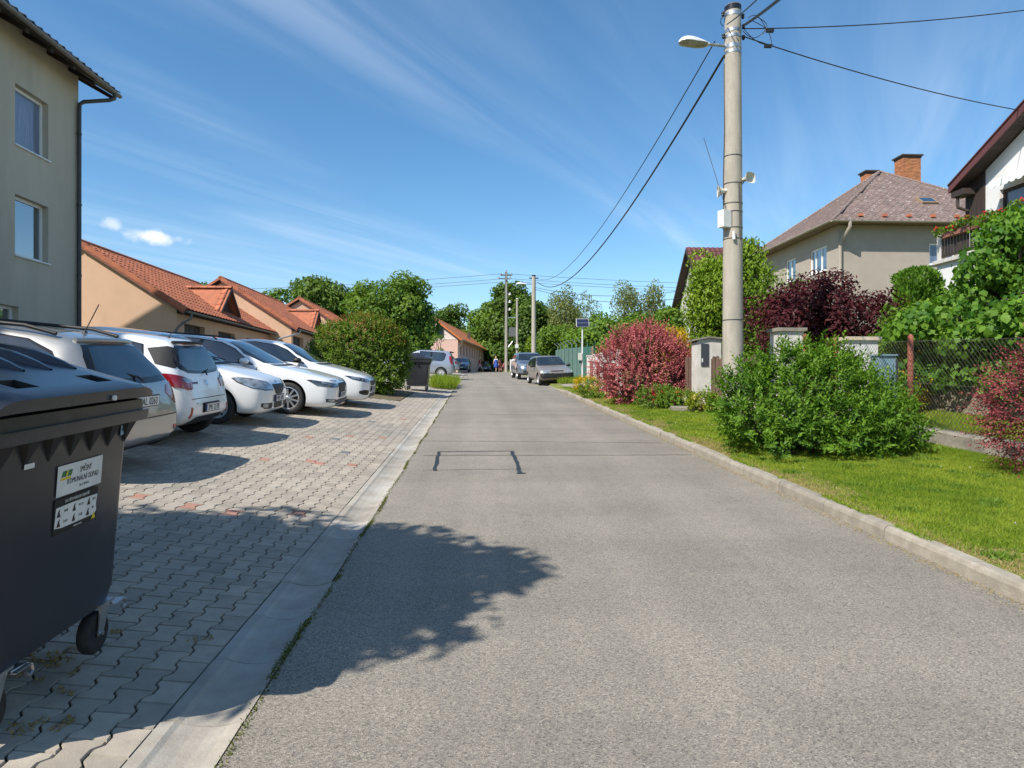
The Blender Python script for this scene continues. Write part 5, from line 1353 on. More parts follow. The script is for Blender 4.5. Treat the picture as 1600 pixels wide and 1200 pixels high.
# -- large white estate, nose to the road, ten-spoke wheels
big = dict(L=4.86, rw=0.338, axles=(0.94, 3.78), wheel='alloy10', ww=0.225,
    top=[(0, .68), (.025, .76), (.10, .815), (.3, .85), (.8, .93), (1.30, .995), (1.50, 1.05), (2.30, 1.395), (2.6, 1.45), (3.3, 1.465), (4.0, 1.43), (4.4, 1.36), (4.66, 1.02), (4.80, .9), (4.86, .6)],
    belt=[(0, .60), (.10, .72), (.3, .79), (.9, .89), (1.4, .935), (3.0, .965), (4.4, 1.0), (4.7, .95), (4.86, .55)],
    bot=[(0, .24), (.08, .19), (.4, .17), (4.4, .19), (4.75, .27), (4.86, .4)],
    wid=[(0, .64), (.03, .73), (.09, .81), (.2, .87), (.45, .91), (1.0, .925), (3.8, .925), (4.4, .88), (4.75, .8), (4.86, .68)],
    rat=[(0, .80), (.6, .84), (1.3, .88), (2.3, .70), (3.0, .68), (4.3, .66), (4.7, .84), (4.86, .85)],
    parts=sidewin([(1.72, .975), (2.2, 1.25), (2.5, 1.355), (3.0, 1.385), (3.6, 1.37), (4.1, 1.27), (4.25, 1.08), (3.4, 1.01), (2.5, .985)]) + [
        ('door_pillar', GB, 90, [(2.88, 0, .97), (2.84, 0, 1.39), (2.92, 0, 1.39), (3.0, 0, .97)], {'both': True, 'off': 0.010}),
        ('windscreen', GLS, 0, sym([(1.4, .76, 1.02), (1.8, .72, 1.18), (2.2, .58, 1.375), (2.2, .3, 1.405)]), {'off': 0.006}),
        ('headlamp', 'lamp_smoke', 40, [(.02, .37, .70), (.18, .62, .735), (.55, .83, .775), (.62, .87, .765), (.42, .83, .655), (.12, .60, .635), (.02, .42, .645)], {'both': True, 'off': 0.006, 'cell': 0.05}),
        ('headlamp_lens', 'lamp_clear', 40, [(.2, .64, .715), (.4, .76, .745), (.38, .76, .715), (.2, .65, .69)], {'both': True, 'off': 0.011, 'cell': 0.05}),
        ('grille_frame', 'chrome', 0, sym([(0, .40, .745), (0, .425, .71), (0, .27, .515), (0, .1, .50)]), {'off': 0.004}),
        ('grille', BL, 0, sym([(0, .375, .725), (0, .39, .70), (0, .25, .53), (0, .1, .52)]), {'off': 0.012}),
        ('lower_grille', BL, 0, sym([(0, .52, .37), (0, .58, .30), (0, .5, .26)]), {'off': 0.004}),
        ('lower_strip', 'chrome', 12, sym([(0, .60, .325), (0, .60, .312)]), {'off': 0.012, 'depth': 0.01}),
        ('fog_recess', BL, 35, [(.05, .5, .385), (.2, .74, .40), (.24, .78, .39), (.2, .78, .325), (.05, .5, .315)], {'both': True, 'off': 0.004}),
        ('fog_lamp', 'lamp_clear', 35, [(.08, .60, .382), (.2, .73, .392), (.2, .75, .345), (.08, .62, .337)], {'both': True, 'off': 0.009}),
        ('door_seam', BL, 90, [(1.62, 0, .93), (1.632, 0, .93), (1.632, 0, .3), (1.62, 0, .3)], {'both': True, 'off': 0.003, 'depth': 0.005}),
        ('door_seam', BL, 90, [(2.86, 0, .96), (2.872, 0, .96), (2.872, 0, .3), (2.86, 0, .3)], {'both': True, 'off': 0.003, 'depth': 0.005}),
        ('door_handle', 'paint', 90, [(2.56, 0, .88), (2.78, 0, .885), (2.78, 0, .855), (2.56, 0, .85)], {'both': True, 'off': 0.025, 'depth': 0.03}),
        ('bonnet_seam', BL, 40, [(.06, .36, .775), (.2, .62, .785), (.2, .62, .777), (.06, .36, .767)], {'both': True, 'off': 0.004, 'depth': 0.006}),
        ('cowl', BL, 0, sym([(1.3, .72, 1.0), (1.3, .72, .985)]), {'off': 0.008})],
    plates=[('front', .475, '6T8 4102', 0.0)], mirrors=[(1.86, 1.03, 'paint')],
    tubes=[([(2.6, .60, 1.41), (2.7, .61, 1.475), (4.0, .59, 1.45), (4.15, .58, 1.38)], 0.016, BL, 'roof_rail'), ([(2.6, -.60, 1.41), (2.7, -.61, 1.475), (4.0, -.59, 1.45), (4.15, -.58, 1.38)], 0.016, BL, 'roof_rail')],
    badges=[(0, 0, .775, .045, 0, 'disc')])
make_car('large white estate with spoked alloy wheels parked nose to the road', big, -3.06 - 2.43, 15.5, 0, 'car_white', 'cars parked in the paved bays')

# -- white hatchback farthest in the row
tip = dict(L=4.37, rw=0.315, axles=(0.90, 3.54), wheel='alloy5', ww=0.205,
    top=[(0, .66), (.025, .75), (.10, .81), (.3, .86), (.8, .95), (1.25, 1.01), (1.45, 1.07), (2.2, 1.42), (2.5, 1.475), (3.0, 1.48), (3.6, 1.40), (4.0, 1.25), (4.2, 1.0), (4.32, .8), (4.37, .55)],
    belt=[(0, .58), (.10, .71), (.3, .80), (.9, .92), (1.4, .97), (3.0, 1.01), (4.0, 1.06), (4.25, .9), (4.37, .5)],
    bot=[(0, .27), (.08, .21), (.4, .18), (4.0, .2), (4.3, .3), (4.37, .4)],
    wid=[(0, .58), (.03, .68), (.10, .77), (.22, .83), (.45, .87), (1.0, .89), (3.5, .89), (4.0, .85), (4.3, .76), (4.37, .64)],
    rat=[(0, .80), (.6, .84), (1.3, .88), (2.2, .72), (3.0, .70), (3.9, .70), (4.2, .84), (4.37, .85)],
    parts=sidewin([(1.60, 1.0), (2.1, 1.27), (2.4, 1.37), (2.9, 1.40), (3.4, 1.33), (3.7, 1.20), (3.6, 1.08), (2.6, 1.03)]) + [
        ('windscreen', GLS, 0, sym([(1.3, .74, 1.045), (1.7, .70, 1.2), (2.15, .57, 1.40), (2.15, .3, 1.43)]), {'off': 0.006}),
        ('headlamp', 'lamp_smoke', 40, [(.02, .30, .70), (.2, .58, .755), (.55, .80, .80), (.62, .84, .79), (.45, .80, .715), (.15, .60, .66), (.02, .36, .655)], {'both': True, 'off': 0.006, 'cell': 0.05}),
        ('headlamp_lens', 'lamp_clear', 40, [(.35, .70, .765), (.52, .79, .785), (.46, .79, .735), (.32, .71, .72)], {'both': True, 'off': 0.011, 'cell': 0.05}),
        ('headlamp_lens', 'lamp_clear', 40, [(.1, .47, .72), (.2, .57, .735), (.2, .58, .69), (.1, .48, .68)], {'both': True, 'off': 0.011, 'cell': 0.05}),
        ('grille', BL, 0, sym([(0, .40, .70), (0, .42, .66), (0, .24, .575), (0, .1, .57)]), {'off': 0.006}),
        ('fog_recess', BL, 35, [(.08, .50, .465), (.16, .68, .475), (.24, .78, .44), (.24, .78, .385), (.16, .70, .345), (.08, .54, .345), (.06, .46, .40)], {'both': True, 'off': 0.005}),
        ('lower_grille', BL, 0, sym([(0, .38, .375), (0, .46, .29), (0, .4, .275)]), {'off': 0.004}),
        ('cowl', BL, 0, sym([(1.25, .72, 1.02), (1.25, .72, 1.0)]), {'off': 0.008})],
    plates=[('front', .485, '3M2 7754', 0.0)], mirrors=[(1.74, 1.06, BL)],
    badges=[(0, 0, .715, .045, 0, 'disc')])
make_car('white hatchback with black mirrors parked last before the leafy hedge', tip, -2.78 - 2.185, 18.15, 0, 'car_white', 'cars parked in the paved bays')

# -- silver-blue high-roofed car beyond the hedge
van = dict(L=4.20, rw=0.31, axles=(0.84, 3.46), wheel='cap7', ww=0.195,
    top=[(0, .60), (.05, .72), (.3, .85), (.9, 1.0), (1.2, 1.1), (1.9, 1.50), (2.2, 1.58), (3.2, 1.62), (3.85, 1.60), (3.95, 1.54), (4.06, 1.2), (4.14, .95), (4.20, .62)],
    belt=[(0, .54), (.3, .76), (1.0, .92), (1.6, .98), (2.3, .96), (3.5, .98), (4.0, 1.0), (4.12, .9), (4.20, .55)],
    bot=[(0, .3), (.1, .22), (.5, .2), (3.8, .22), (4.1, .3), (4.20, .4)],
    wid=[(0, .56), (.1, .70), (.3, .79), (.8, .84), (3.6, .84), (3.95, .82), (4.12, .78), (4.20, .70)],
    rat=[(0, .8), (1.1, .88), (1.9, .78), (3.0, .78), (3.9, .78), (4.1, .9), (4.20, .88)],
    parts=[('window_seal', GB, 90, [(2.15, 0, 1.0), (2.15, 0, 1.50), (3.55, 0, 1.51), (3.68, 0, 1.42), (3.60, 0, 1.08), (3.45, 0, 1.0)], {'both': True, 'off': 0.002}),
        ('side_window', GLS, 90, [(2.2, 0, 1.03), (2.2, 0, 1.47), (2.78, 0, 1.48), (2.78, 0, 1.03)], {'both': True, 'off': 0.006}),
        ('side_window', GLS, 90, [(2.88, 0, 1.03), (2.88, 0, 1.48), (3.50, 0, 1.48), (3.62, 0, 1.40), (3.56, 0, 1.10), (3.42, 0, 1.03)], {'both': True, 'off': 0.006}),
        ('side_window', GLS, 90, [(1.5, 0, 1.02), (1.95, 0, 1.38), (2.06, 0, 1.40), (2.06, 0, 1.02)], {'both': True, 'off': 0.006}),
        ('windscreen', GLS, 0, sym([(1.2, .70, 1.12), (1.9, .60, 1.48)])),
        ('rear_window', GLS, 180, sym([(3.9, .60, 1.48), (4.0, .68, 1.15), (4.0, .3, 1.1)]), {'off': 0.006}),
        ('tail_lamp', 'tail_red', 130, [(4.0, .66, 1.32), (3.92, .76, 1.34), (3.9, .80, 1.20), (3.96, .80, .92), (4.06, .74, .84), (4.06, .68, 1.0)], {'both': True, 'off': 0.008, 'cell': 0.05}),
        ('rear_bumper_strip', BL, 180, sym([(4.2, .72, .5), (4.2, .72, .46)]), {'off': 0.006})],
    plates=[('rear', .72, '', 0.0)], mirrors=[(1.62, 1.06, 'paint')],
    tubes=[([(3.88, -.58, 1.585), (4.02, -.5, 1.55), (4.05, 0, 1.555), (4.02, .5, 1.55), (3.88, .58, 1.585)], 0.04, BL, 'roof_spoiler')])
tailx = at(709, 580, 40.5).x
make_car('silver-blue high-roofed car parked tail to the road beyond the far bin', van, tailx - 2.1, 40.6, 180, 'car_silverblue', 'cars parked in the paved bays', slope=(-0.08, 0.04))

# -- old beige-silver hatchback facing down the road on the right
fel = dict(L=3.86, rw=0.285, axles=(0.76, 3.21), wheel='cap9', ww=0.175,
    top=[(0, .62), (.03, .70), (.2, .76), (.7, .86), (1.1, .93), (1.2, .97), (1.82, 1.36), (2.1, 1.41), (2.9, 1.415), (3.4, 1.34), (3.7, 1.0), (3.8, .9), (3.86, .6)],
    belt=[(0, .56), (.2, .70), (.9, .82), (1.3, .87), (3.0, .90), (3.6, .92), (3.86, .55)],
    bot=[(0, .36), (.08, .27), (.4, .22), (3.5, .24), (3.8, .32), (3.86, .4)],
    wid=[(0, .68), (.04, .74), (.12, .78), (.4, .81), (1.0, .82), (3.2, .82), (3.6, .79), (3.86, .70)],
    rat=[(0, .88), (.6, .88), (1.2, .90), (1.85, .74), (3.0, .73), (3.6, .80), (3.86, .85)], sig=0.045,
    parts=sidewin([(1.36, .91), (1.86, 1.28), (2.1, 1.335), (2.9, 1.33), (3.25, 1.22), (3.4, 1.0), (3.3, .95), (2.2, .93)]) + [
        ('windscreen', GLS, 0, sym([(1.2, .72, .965), (1.6, .67, 1.15), (1.8, .585, 1.345), (1.8, .3, 1.36)]), {'off': 0.006}),
        ('headlamp', 'lamp_clear', 8, [(.0, .36, .70), (.1, .72, .70), (.1, .74, .60), (.0, .40, .585)], {'both': True, 'off': 0.006}),
        ('indicator', 'plastic_white', 45, [(.06, .71, .70), (.2, .80, .70), (.2, .80, .60), (.06, .73, .60)], {'both': True, 'off': 0.006}),
        ('grille', BL, 0, sym([(0, .33, .705), (0, .30, .655)]), {'off': 0.006}),
        ('bumper', BL, 0, sym([(0, .77, .575), (0, .77, .40), (0, .72, .36)]), {'off': 0.05, 'depth': 0.06}),
        ('cowl', BL, 0, sym([(1.1, .70, .955), (1.1, .70, .935)]), {'off': 0.008})],
    plates=[('front', .53, '', 0.0)], mirrors=[(1.46, .93, BL)])
fx = at(868, 600, 32.6).x
make_car('old beige-silver hatchback facing the camera on the right roadside', fel, fx - 0.15, 34.3, 277, 'car_beige', 'cars parked along the right roadside', slope=(0.03, 0.043), z=zr(34.3) + 0.03)
suv = dict(L=4.35, rw=0.34, axles=(0.85, 3.45), wheel='alloy5', ww=0.215, sillz=0.36,
    top=[(0, .68), (.05, .82), (.3, .95), (1.0, 1.05), (1.2, 1.1), (1.9, 1.55), (2.2, 1.62), (3.4, 1.63), (4.0, 1.5), (4.2, 1.1), (4.35, .7)],
    belt=[(0, .62), (.3, .85), (1.2, 1.0), (3.4, 1.05), (4.2, 1.0), (4.35, .6)], bot=[(0, .35), (.1, .28), (.5, .25), (4.0, .28), (4.35, .45)],
    wid=[(0, .62), (.1, .76), (.3, .85), (.8, .895), (3.6, .895), (4.1, .85), (4.35, .72)], rat=[(0, .82), (1.1, .88), (1.9, .74), (3.4, .73), (4.2, .85), (4.35, .85)],
    parts=sidewin([(1.4, 1.06), (1.95, 1.46), (2.2, 1.53), (3.4, 1.53), (3.8, 1.4), (3.8, 1.12)]) + [
        ('windscreen', GLS, 0, sym([(1.2, .76, 1.13), (1.9, .62, 1.53)])), ('headlamp', 'lamp_clear', 35, [(.05, .5, .88), (.4, .82, .93), (.4, .84, .82), (.05, .55, .76)], {'both': True}),
        ('grille', BL, 0, sym([(0, .42, .82), (0, .40, .66)])), ('lower_grille', BL, 0, sym([(0, .6, .52), (0, .6, .40)]))],
    plates=[('front', .60, '', 0)], mirrors=[(1.6, 1.13, 'plastic_white')])
sx_ = at(832, 590, 40.5).x
make_car('grey-blue sport utility car parked behind the old beige hatchback', suv, sx_ - 0.1, 42.6, 274, 'car_greyblue', 'cars parked along the right roadside', slope=(0.0, 0.04), z=zr(42.6) + 0.02)
def simple(L, W, H):
    k = W / 1.78; q = H / 1.45; f = L / 4.3
    S_ = lambda pts: [(a * f, b) for a, b in pts]
    return dict(L=L, rw=0.305, axles=(0.85 * f, 3.4 * f), wheel='cap9', ww=0.19,
        top=[(a, b * q) for a, b in S_([(0, .6), (.05, .72), (.3, .82), (.9, .94), (1.3, 1.02), (2.0, 1.38), (2.3, 1.44), (3.1, 1.45), (3.7, 1.35), (4.05, 1.02), (4.2, .9), (4.3, .6)])],
        belt=[(a, b * q) for a, b in S_([(0, .54), (.3, .74), (1.2, .91), (3.2, .97), (4.0, .96), (4.3, .55)])], bot=S_([(0, .3), (.1, .22), (.5, .2), (3.9, .22), (4.3, .4)]),
        wid=[(a, b * k) for a, b in S_([(0, .6), (.1, .73), (.3, .82), (.8, .88), (3.6, .88), (4.1, .82), (4.3, .7)])], rat=S_([(0, .8), (1.2, .88), (2.0, .72), (3.2, .7), (4.0, .84), (4.3, .85)]),
        parts=sidewin([(1.5 * f, .97 * q), (2.05 * f, 1.30 * q), (2.4 * f, 1.36 * q), (3.2 * f, 1.35 * q), (3.65 * f, 1.2 * q), (3.65 * f, 1.03 * q)]) + [
            ('windscreen', GLS, 0, sym([(1.3, .68 * k, 1.04 * q), (2, .56 * k, 1.36 * q)])), ('rear_window', GLS, 180, sym([(3.8, .58 * k, 1.30 * q), (4.05, .68 * k, 1.04 * q)])),
            ('headlamp', 'lamp_clear', 35, [(.05, .45 * k, .74 * q), (.4, .78 * k, .80 * q), (.4, .80 * k, .68 * q), (.05, .5 * k, .64 * q)], {'both': True}), ('grille', BL, 0, sym([(0, .4 * k, .68), (0, .36 * k, .58)])), ('lower_grille', BL, 0, sym([(0, .55 * k, .42), (0, .5 * k, .33)])),
            ('tail_lamp', 'tail_red', 145, [(4.2 * f, .55 * k, .92 * q), (4.0 * f, .80 * k, .94 * q), (4.0 * f, .82 * k, .78 * q), (4.2 * f, .6 * k, .76 * q)], {'both': True})],
        plates=[('front', .5, '', 0), ('rear', .7, '', 0)], mirrors=[(1.6 * f, 1.02 * q, 'paint')])
c_ = at(706, 580, 50.0); make_car('pale grey-blue car beyond the silver-blue high-roofed one', simple(4.2, 1.74, 1.47), c_.x - 1.6, 50.5, 178, 'car_teal', 'cars at the far street end', slope=(-0.06, 0.035))
c_ = at(724, 580, 66.0); make_car('dark blue car parked by the pink house corner', simple(4.2, 1.74, 1.45), c_.x - 0.2, 67.5, 268, 'car_blue', 'cars at the far street end', slope=(0, 0.03), z=zr(67) + 0.05)
c_ = at(757, 580, 88); make_car('dark grey-blue car facing the camera by the pink wall', simple(4.3, 1.76, 1.45), c_.x, 90, 272, 'car_darkblue', 'cars at the far street end', slope=(0, 0.01), z=zr(90) + 0.02)
c_ = at(772, 584, 92); make_car('low white car half hidden behind the walking people', simple(4.2, 1.74, 1.40), c_.x + 0.2, 97, 275, 'car_white', 'cars at the far street end', slope=(0, 0.01), z=zr(97) - 0.25)
# ------------------------------------------------------------------ wheeled waste containers
def container(label, X, Y, near=True):
    t = thing('waste_container', label, 'bin', (X, Y, ground(X, Y) + (0.035 if near else 0)), 0, 'wheeled waste containers')
    t.rotation_mode = 'QUATERNION'; t.rotation_quaternion = slope_quat(-0.02, 0.05)
    # tapering tub with rounded corners; x points to the road, y along it
    def ring(hx, hy, r, z, n=5):
        P = []
        for cx, cy, a0 in ((hx - r, hy - r, 0), (-hx + r, hy - r, 90), (-hx + r, -hy + r, 180), (hx - r, -hy + r, 270)):
            for k in range(n + 1):
                a = R(a0 + 90 * k / n); P.append((cx + r * math.cos(a), cy + r * math.sin(a), z))
        return P
    def loft(mb, rings, cap0=True, cap1=True):
        n = len(rings[0]); V = [p for r_ in rings for p in r_]
        Fq = [(i * n + j, i * n + (j + 1) % n, (i + 1) * n + (j + 1) % n, (i + 1) * n + j) for i in range(len(rings) - 1) for j in range(n)]
        if cap0: Fq.append(tuple(range(n - 1, -1, -1)))
        if cap1: Fq.append(tuple(range((len(rings) - 1) * n, len(rings) * n)))
        mb.add(V, Fq)
    mb = MB(); loft(mb, [ring(0.32, 0.42, 0.10, 0.195), ring(0.385, 0.472, 0.10, 0.225), ring(0.408, 0.484, 0.09, 0.32), ring(0.437, 0.495, 0.07, 0.8), ring(0.465, 0.505, 0.06, 1.17)])
    body = mb.build('tub', M['bin_plastic'], t, smooth=True, auto=50)
    mb = MB(); loft(mb, [ring(0.475, 0.512, 0.06, 1.105), ring(0.53, 0.56, 0.05, 1.115), ring(0.535, 0.565, 0.05, 1.15), ring(0.535, 0.565, 0.05, 1.165)])
    loft(mb, [ring(0.515, 0.545, 0.05, 1.165), ring(0.515, 0.545, 0.05, 1.215), ring(0.49, 0.52, 0.05, 1.22)])
    rim = mb.build('rim', M['bin_plastic'], t, smooth=True, auto=40)
    # triangular gussets below the rim, coloured near-black for the shade under it
    for k in range(7):
        y = -0.44 + k * 0.147
        for sg in ((1,) if near else (1, -1)):
            g_ = MB(); x0 = sg * 0.462
            g_.add([(x0, y - 0.042, 1.107), (x0, y + 0.042, 1.107), (x0 - sg * 0.008, y, 1.005), (x0 + sg * 0.035, y - 0.036, 1.107), (x0 + sg * 0.035, y + 0.036, 1.107)], [(0, 2, 3), (1, 4, 2), (3, 2, 4), (0, 3, 4, 1)])
            g_.build('gusset', M['bin_dark'], t)
    # lid: arched shell with two grip pockets
    prof = [(0.545, 1.232), (0.548, 1.278), (0.53, 1.292), (0.46, 1.312), (0.36, 1.338), (0.22, 1.378), (0.08, 1.414), (-0.08, 1.436), (-0.25, 1.43), (-0.40, 1.385), (-0.50, 1.30), (-0.52, 1.225)]
    ys = [-0.555, -0.545, -0.525, -0.46, -0.36, -0.335, -0.20, -0.18, 0.0, 0.18, 0.20, 0.335, 0.36, 0.46, 0.525, 0.545, 0.555]
    V = []; Fq = []
    for i, y in enumerate(ys):
        e = max(0.0, (abs(y) - 0.44) / 0.115); dz = 0.09 * e * e
        for (x, z) in prof: V.append((x * (1 - 0.015 * e * e), y, 1.225 + (z - 1.225) * (1 - 0.55 * e ** 2.5)))
    n = len(prof); slots = []
    for i in range(len(ys) - 1):
        for j in range(n - 1):
            ym = (ys[i] + ys[i + 1]) / 2
            if j == 3 and (0.20 < abs(ym) < 0.335): slots.append((i, j)); continue
            Fq.append((i * n + j, i * n + j + 1, (i + 1) * n + j + 1, (i + 1) * n + j))
    Fq += [tuple(range(n)), tuple(range((len(ys) - 1) * n + n - 1, (len(ys) - 1) * n - 1, -1))]
    mb = MB(); mb.add(V, Fq)
    lid = mb.build('lid', M['bin_lid'], t, smooth=True, auto=42)
    for (i, j) in slots:
        q = [Vector(V[a]) for a in (i * n + j, i * n + j + 1, (i + 1) * n + j + 1, (i + 1) * n + j)]; b = [p + Vector((0.0, 0, -0.06)) for p in q]
        s_ = MB(); s_.add(q + b, [(0, 1, 5, 4), (1, 2, 6, 5), (2, 3, 7, 6), (3, 0, 4, 7), (4, 5, 6, 7)]); s_.build('grip_pocket', M['bin_dark'], lid)
    for k in range(5):
        y = -0.37 + k * 0.185; L_ = MB(); xs = np.linspace(-0.36, 0.27, 12); V2 = []
        px = [p[0] for p in reversed(prof[2:-1])]; pz = [p[1] for p in reversed(prof[2:-1])]
        for q, x in enumerate(xs):
            z = float(np.interp(x, px, pz)); w = 0.052 * math.sin(math.pi * min(1.0, (q + 0.35) / 11.7)) ** 0.6; hh = 0.042 * math.sin(math.pi * min(1, (q + 0.2) / 11.4)) ** 0.7
            V2 += [(x, y - w, z - 0.004), (x, y - w * 0.55, z + hh), (x, y + w * 0.55, z + hh), (x, y + w, z - 0.004)]
        L_.add(V2, [(q * 4 + a, q * 4 + a + 1, q * 4 + a + 5, q * 4 + a + 4) for q in range(11) for a in range(3)])
        L_.build('lid_rib', M['bin_lid'], lid, smooth=True, auto=60)
    # trunnions at both ends, hinge bar
    for sg in (1, -1):
        b = MB(); b.tube([(0.02, sg * 0.48, 1.06), (0.02, sg * 0.59, 1.06)], 0.03, 12); b.build('trunnion', M['bin_dark'], t, smooth=True, auto=40)
    b = MB(); b.tube([(-0.52, -0.52, 1.235), (-0.52, 0.52, 1.235)], 0.018, 8); b.build('hinge_bar', M['galvanised'], t)
    b = MB(); b.tube([(0.552, 0.16, 1.245), (0.562, 0.16, 1.245)], 0.012, 10); b.build('lock_button', M['plastic_white'], t)
    for sx in (1, -1):
        for sy in (1, -1):
            c = (sx * 0.352, sy * 0.365); w = MB(); r_ = 0.10
            w.lathe([(0.02, -0.024), (0.072, -0.024), (0.078, -0.027), (r_ - 0.008, -0.026), (r_, -0.014), (r_, 0.014), (r_ - 0.008, 0.026), (0.078, 0.027), (0.072, 0.024), (0.02, 0.024)], 'x', 26, (c[0], c[1] - 0.02, r_))
            wo = w.build('caster_wheel', M['rubber'], t, smooth=True, auto=40)
            f = MB()
            for dx in (-0.036, 0.036):
                f.add([(c[0] + dx - 0.003, c[1] - 0.04, r_ - 0.01), (c[0] + dx - 0.003, c[1] + 0.0, r_ - 0.01), (c[0] + dx - 0.003, c[1] + 0.07, 0.235), (c[0] + dx - 0.003, c[1] - 0.02, 0.235),
                       (c[0] + dx + 0.003, c[1] - 0.04, r_ - 0.01), (c[0] + dx + 0.003, c[1] + 0.0, r_ - 0.01), (c[0] + dx + 0.003, c[1] + 0.07, 0.235), (c[0] + dx + 0.003, c[1] - 0.02, 0.235)],
                      [(0, 1, 2, 3), (4, 7, 6, 5), (0, 4, 5, 1), (1, 5, 6, 2), (3, 2, 6, 7), (0, 3, 7, 4)])
            f.box((c[0], c[1] + 0.02, 0.232), (0.10, 0.12, 0.012)); f.tube([(c[0] - 0.05, c[1] - 0.02, r_), (c[0] + 0.05, c[1] - 0.02, r_)], 0.011, 8)
            f.build('caster_fork', M['galvanised'], wo)
            k_ = MB(); k_.tube([(c[0] + 0.04, c[1] + 0.07, 0.21), (c[0] + 0.045, c[1] + 0.16, 0.205), (c[0] + 0.05, c[1] + 0.185, 0.19), (c[0] + 0.05, c[1] + 0.19, 0.165), (c[0] + 0.05, c[1] + 0.165, 0.152), (c[0] + 0.05, c[1] + 0.15, 0.17)], 0.007, 6)
            k_.box((c[0] + 0.042, c[1] + 0.11, 0.208), (0.05, 0.09, 0.006)); k_.build('brake_lever', M['galvanised'], wo)
    b = MB(); b.box((0.0, 0.0, 0.188), (0.56, 0.74, 0.016)); b.build('base_plate', M['bin_dark'], t)
    if not near: b = MB(); b.tube([(-0.3, -0.42, 0.2), (0.3, -0.42, 0.2)], 0.014, 8); b.build('tow_bar', M['galvanised'], t)
    # stickers on the front
    face = lambda y, z, o=0.0: Vector((0.4375 + (z - 0.8) * 0.0815 + 0.004 + o, y, z))
    up = (face(0, 1) - face(0, 0.9)).normalized()
    def sticker(name, y0, y1, z0, z1, m, o):
        s_ = MB(); q = [face(y0, z0, o), face(y1, z0, o), face(y1, z1, o), face(y0, z1, o)]
        s_.prism(q, (0.0012, 0, 0)); return s_.build(name, M[m], t)
    if near:
        a0, a1 = -0.085, 0.25
        A = sticker('label_sticker', a0, a1, 0.845, 0.975, 'paper_white', 0.0)
        cy = (a0 + a1) / 2
        T = lambda txt, sz, y, z, m, par, sx=0.8, o=0.002: text_mesh(txt, sz, M[m], par, frame_m(face(y, z, o), (0, 1, 0), up), 'lettering', 0.0003, sx=sx)
        T('SMĚSNÝ', 0.034, cy + 0.035, 0.937, 'ink_black', A, 0.72); T('KOMUNÁLNÍ ODPAD', 0.034, cy + 0.02, 0.899, 'ink_black', A, 0.72); T('kat. č. 20 03 01', 0.014, cy + 0.03, 0.869, 'ink_black', A)
        lg = MB(); lg.prism([face(a0 + 0.025, 0.925, 0.0018), face(a0 + 0.095, 0.925, 0.0018), face(a0 + 0.105, 0.950, 0.0018), face(a0 + 0.035, 0.950, 0.0018)], (0.0004, 0, 0)); lg.build('logo', M['paper_green'], A)
        lg = MB(); lg.prism([face(a0 + 0.020, 0.912, 0.0018), face(a0 + 0.09, 0.912, 0.0018), face(a0 + 0.094, 0.922, 0.0018), face(a0 + 0.024, 0.922, 0.0018)], (0.0004, 0, 0)); lg.build('logo', M['paper_yellow'], A)
        lg = MB(); lg.prism([face(a0 + 0.056, 0.925, 0.0024), face(a0 + 0.066, 0.925, 0.0024), face(a0 + 0.074, 0.950, 0.0024), face(a0 + 0.064, 0.950, 0.0024)], (0.0003, 0, 0)); lg.build('logo', M['paper_yellow'], A)
        B = sticker('label_sticker', -0.09, 0.23, 0.685, 0.835, 'ink_black', 0.0)
        T('DO TÉTO NÁDOBY NEPATŘÍ', 0.017, 0.07, 0.818, 'paper_white', B, 0.8)
        wp = MB(); wp.prism([face(-0.085, 0.715, 0.0018), face(-0.035, 0.708, 0.0018), (face(0.210, 0.709, 0.0018)), face(0.225, 0.725, 0.0018), face(0.220, 0.76, 0.0018), face(0.227, 0.80, 0.0018), face(0.035, 0.803, 0.0018), face(-0.080, 0.80, 0.0018)], (0.0006, 0, 0))
        W_ = wp.build('pictogram_panel', M['paper_white'], B)
        for (y, z, s_) in ((-0.01, 0.777, 'PAPÍR'), (0.10, 0.780, 'PLASTY'), (0.20, 0.783, 'SKLO'), (-0.01, 0.732, 'KOVY'), (0.10, 0.735, 'OLEJE'), (0.195, 0.745, 'BIO')): T(s_, 0.014, y, z, 'ink_black', W_, 0.8, 0.0030)
        for (y, z) in ((-0.06, 0.775), (0.05, 0.778), (0.16, 0.78), (-0.057, 0.733), (0.05, 0.733), (0.157, 0.733)):
            p = MB(); p.prism([face(y - 0.014, z - 0.016, 0.0026), face(y + 0.012, z - 0.017, 0.0026), face(y + 0.004, z + 0.004, 0.0026), face(y + 0.009, z + 0.017, 0.0026), face(y - 0.004, z + 0.010, 0.0026)], (0.0004, 0, 0)); p.build('pictogram', M['ink_black'], W_)
        p = MB(); p.prism([face(0.187, 0.690, 0.0030), face(0.220, 0.692, 0.0030), face(0.204, 0.722, 0.0030)], (0.0004, 0, 0)); p.build('warning_mark', M['paper_yellow'], B)
        T('odpadové nádoby', 0.011, 0.085, 0.695, 'paper_white', B)
        C = MB(); C.prism([face(0.395, 1.045), face(0.435, 1.05), face(0.435, 1.10), face(0.395, 1.095)], (0.001, 0, 0)); C = C.build('label_sticker', M['paper_blue'], t)
        T('80 L', 0.017, 0.415, 1.072, 'ink_black', C, 0.8, 0.0015)
        D = MB(); D.prism([face(-0.30, 1.0), face(-0.24, 1.0), face(-0.24, 1.02), face(-0.30, 1.02)], (0.001, 0, 0)); D.build('label_sticker', M['paper_white'], t)
    return t
container('dark grey wheeled waste container with white sticker at the left edge', -2.195, 3.035)
fb = container('smaller-looking dark waste container standing by the leafy hedge', at(672, 612, 26.4).x - 0.52, 26.9, False)

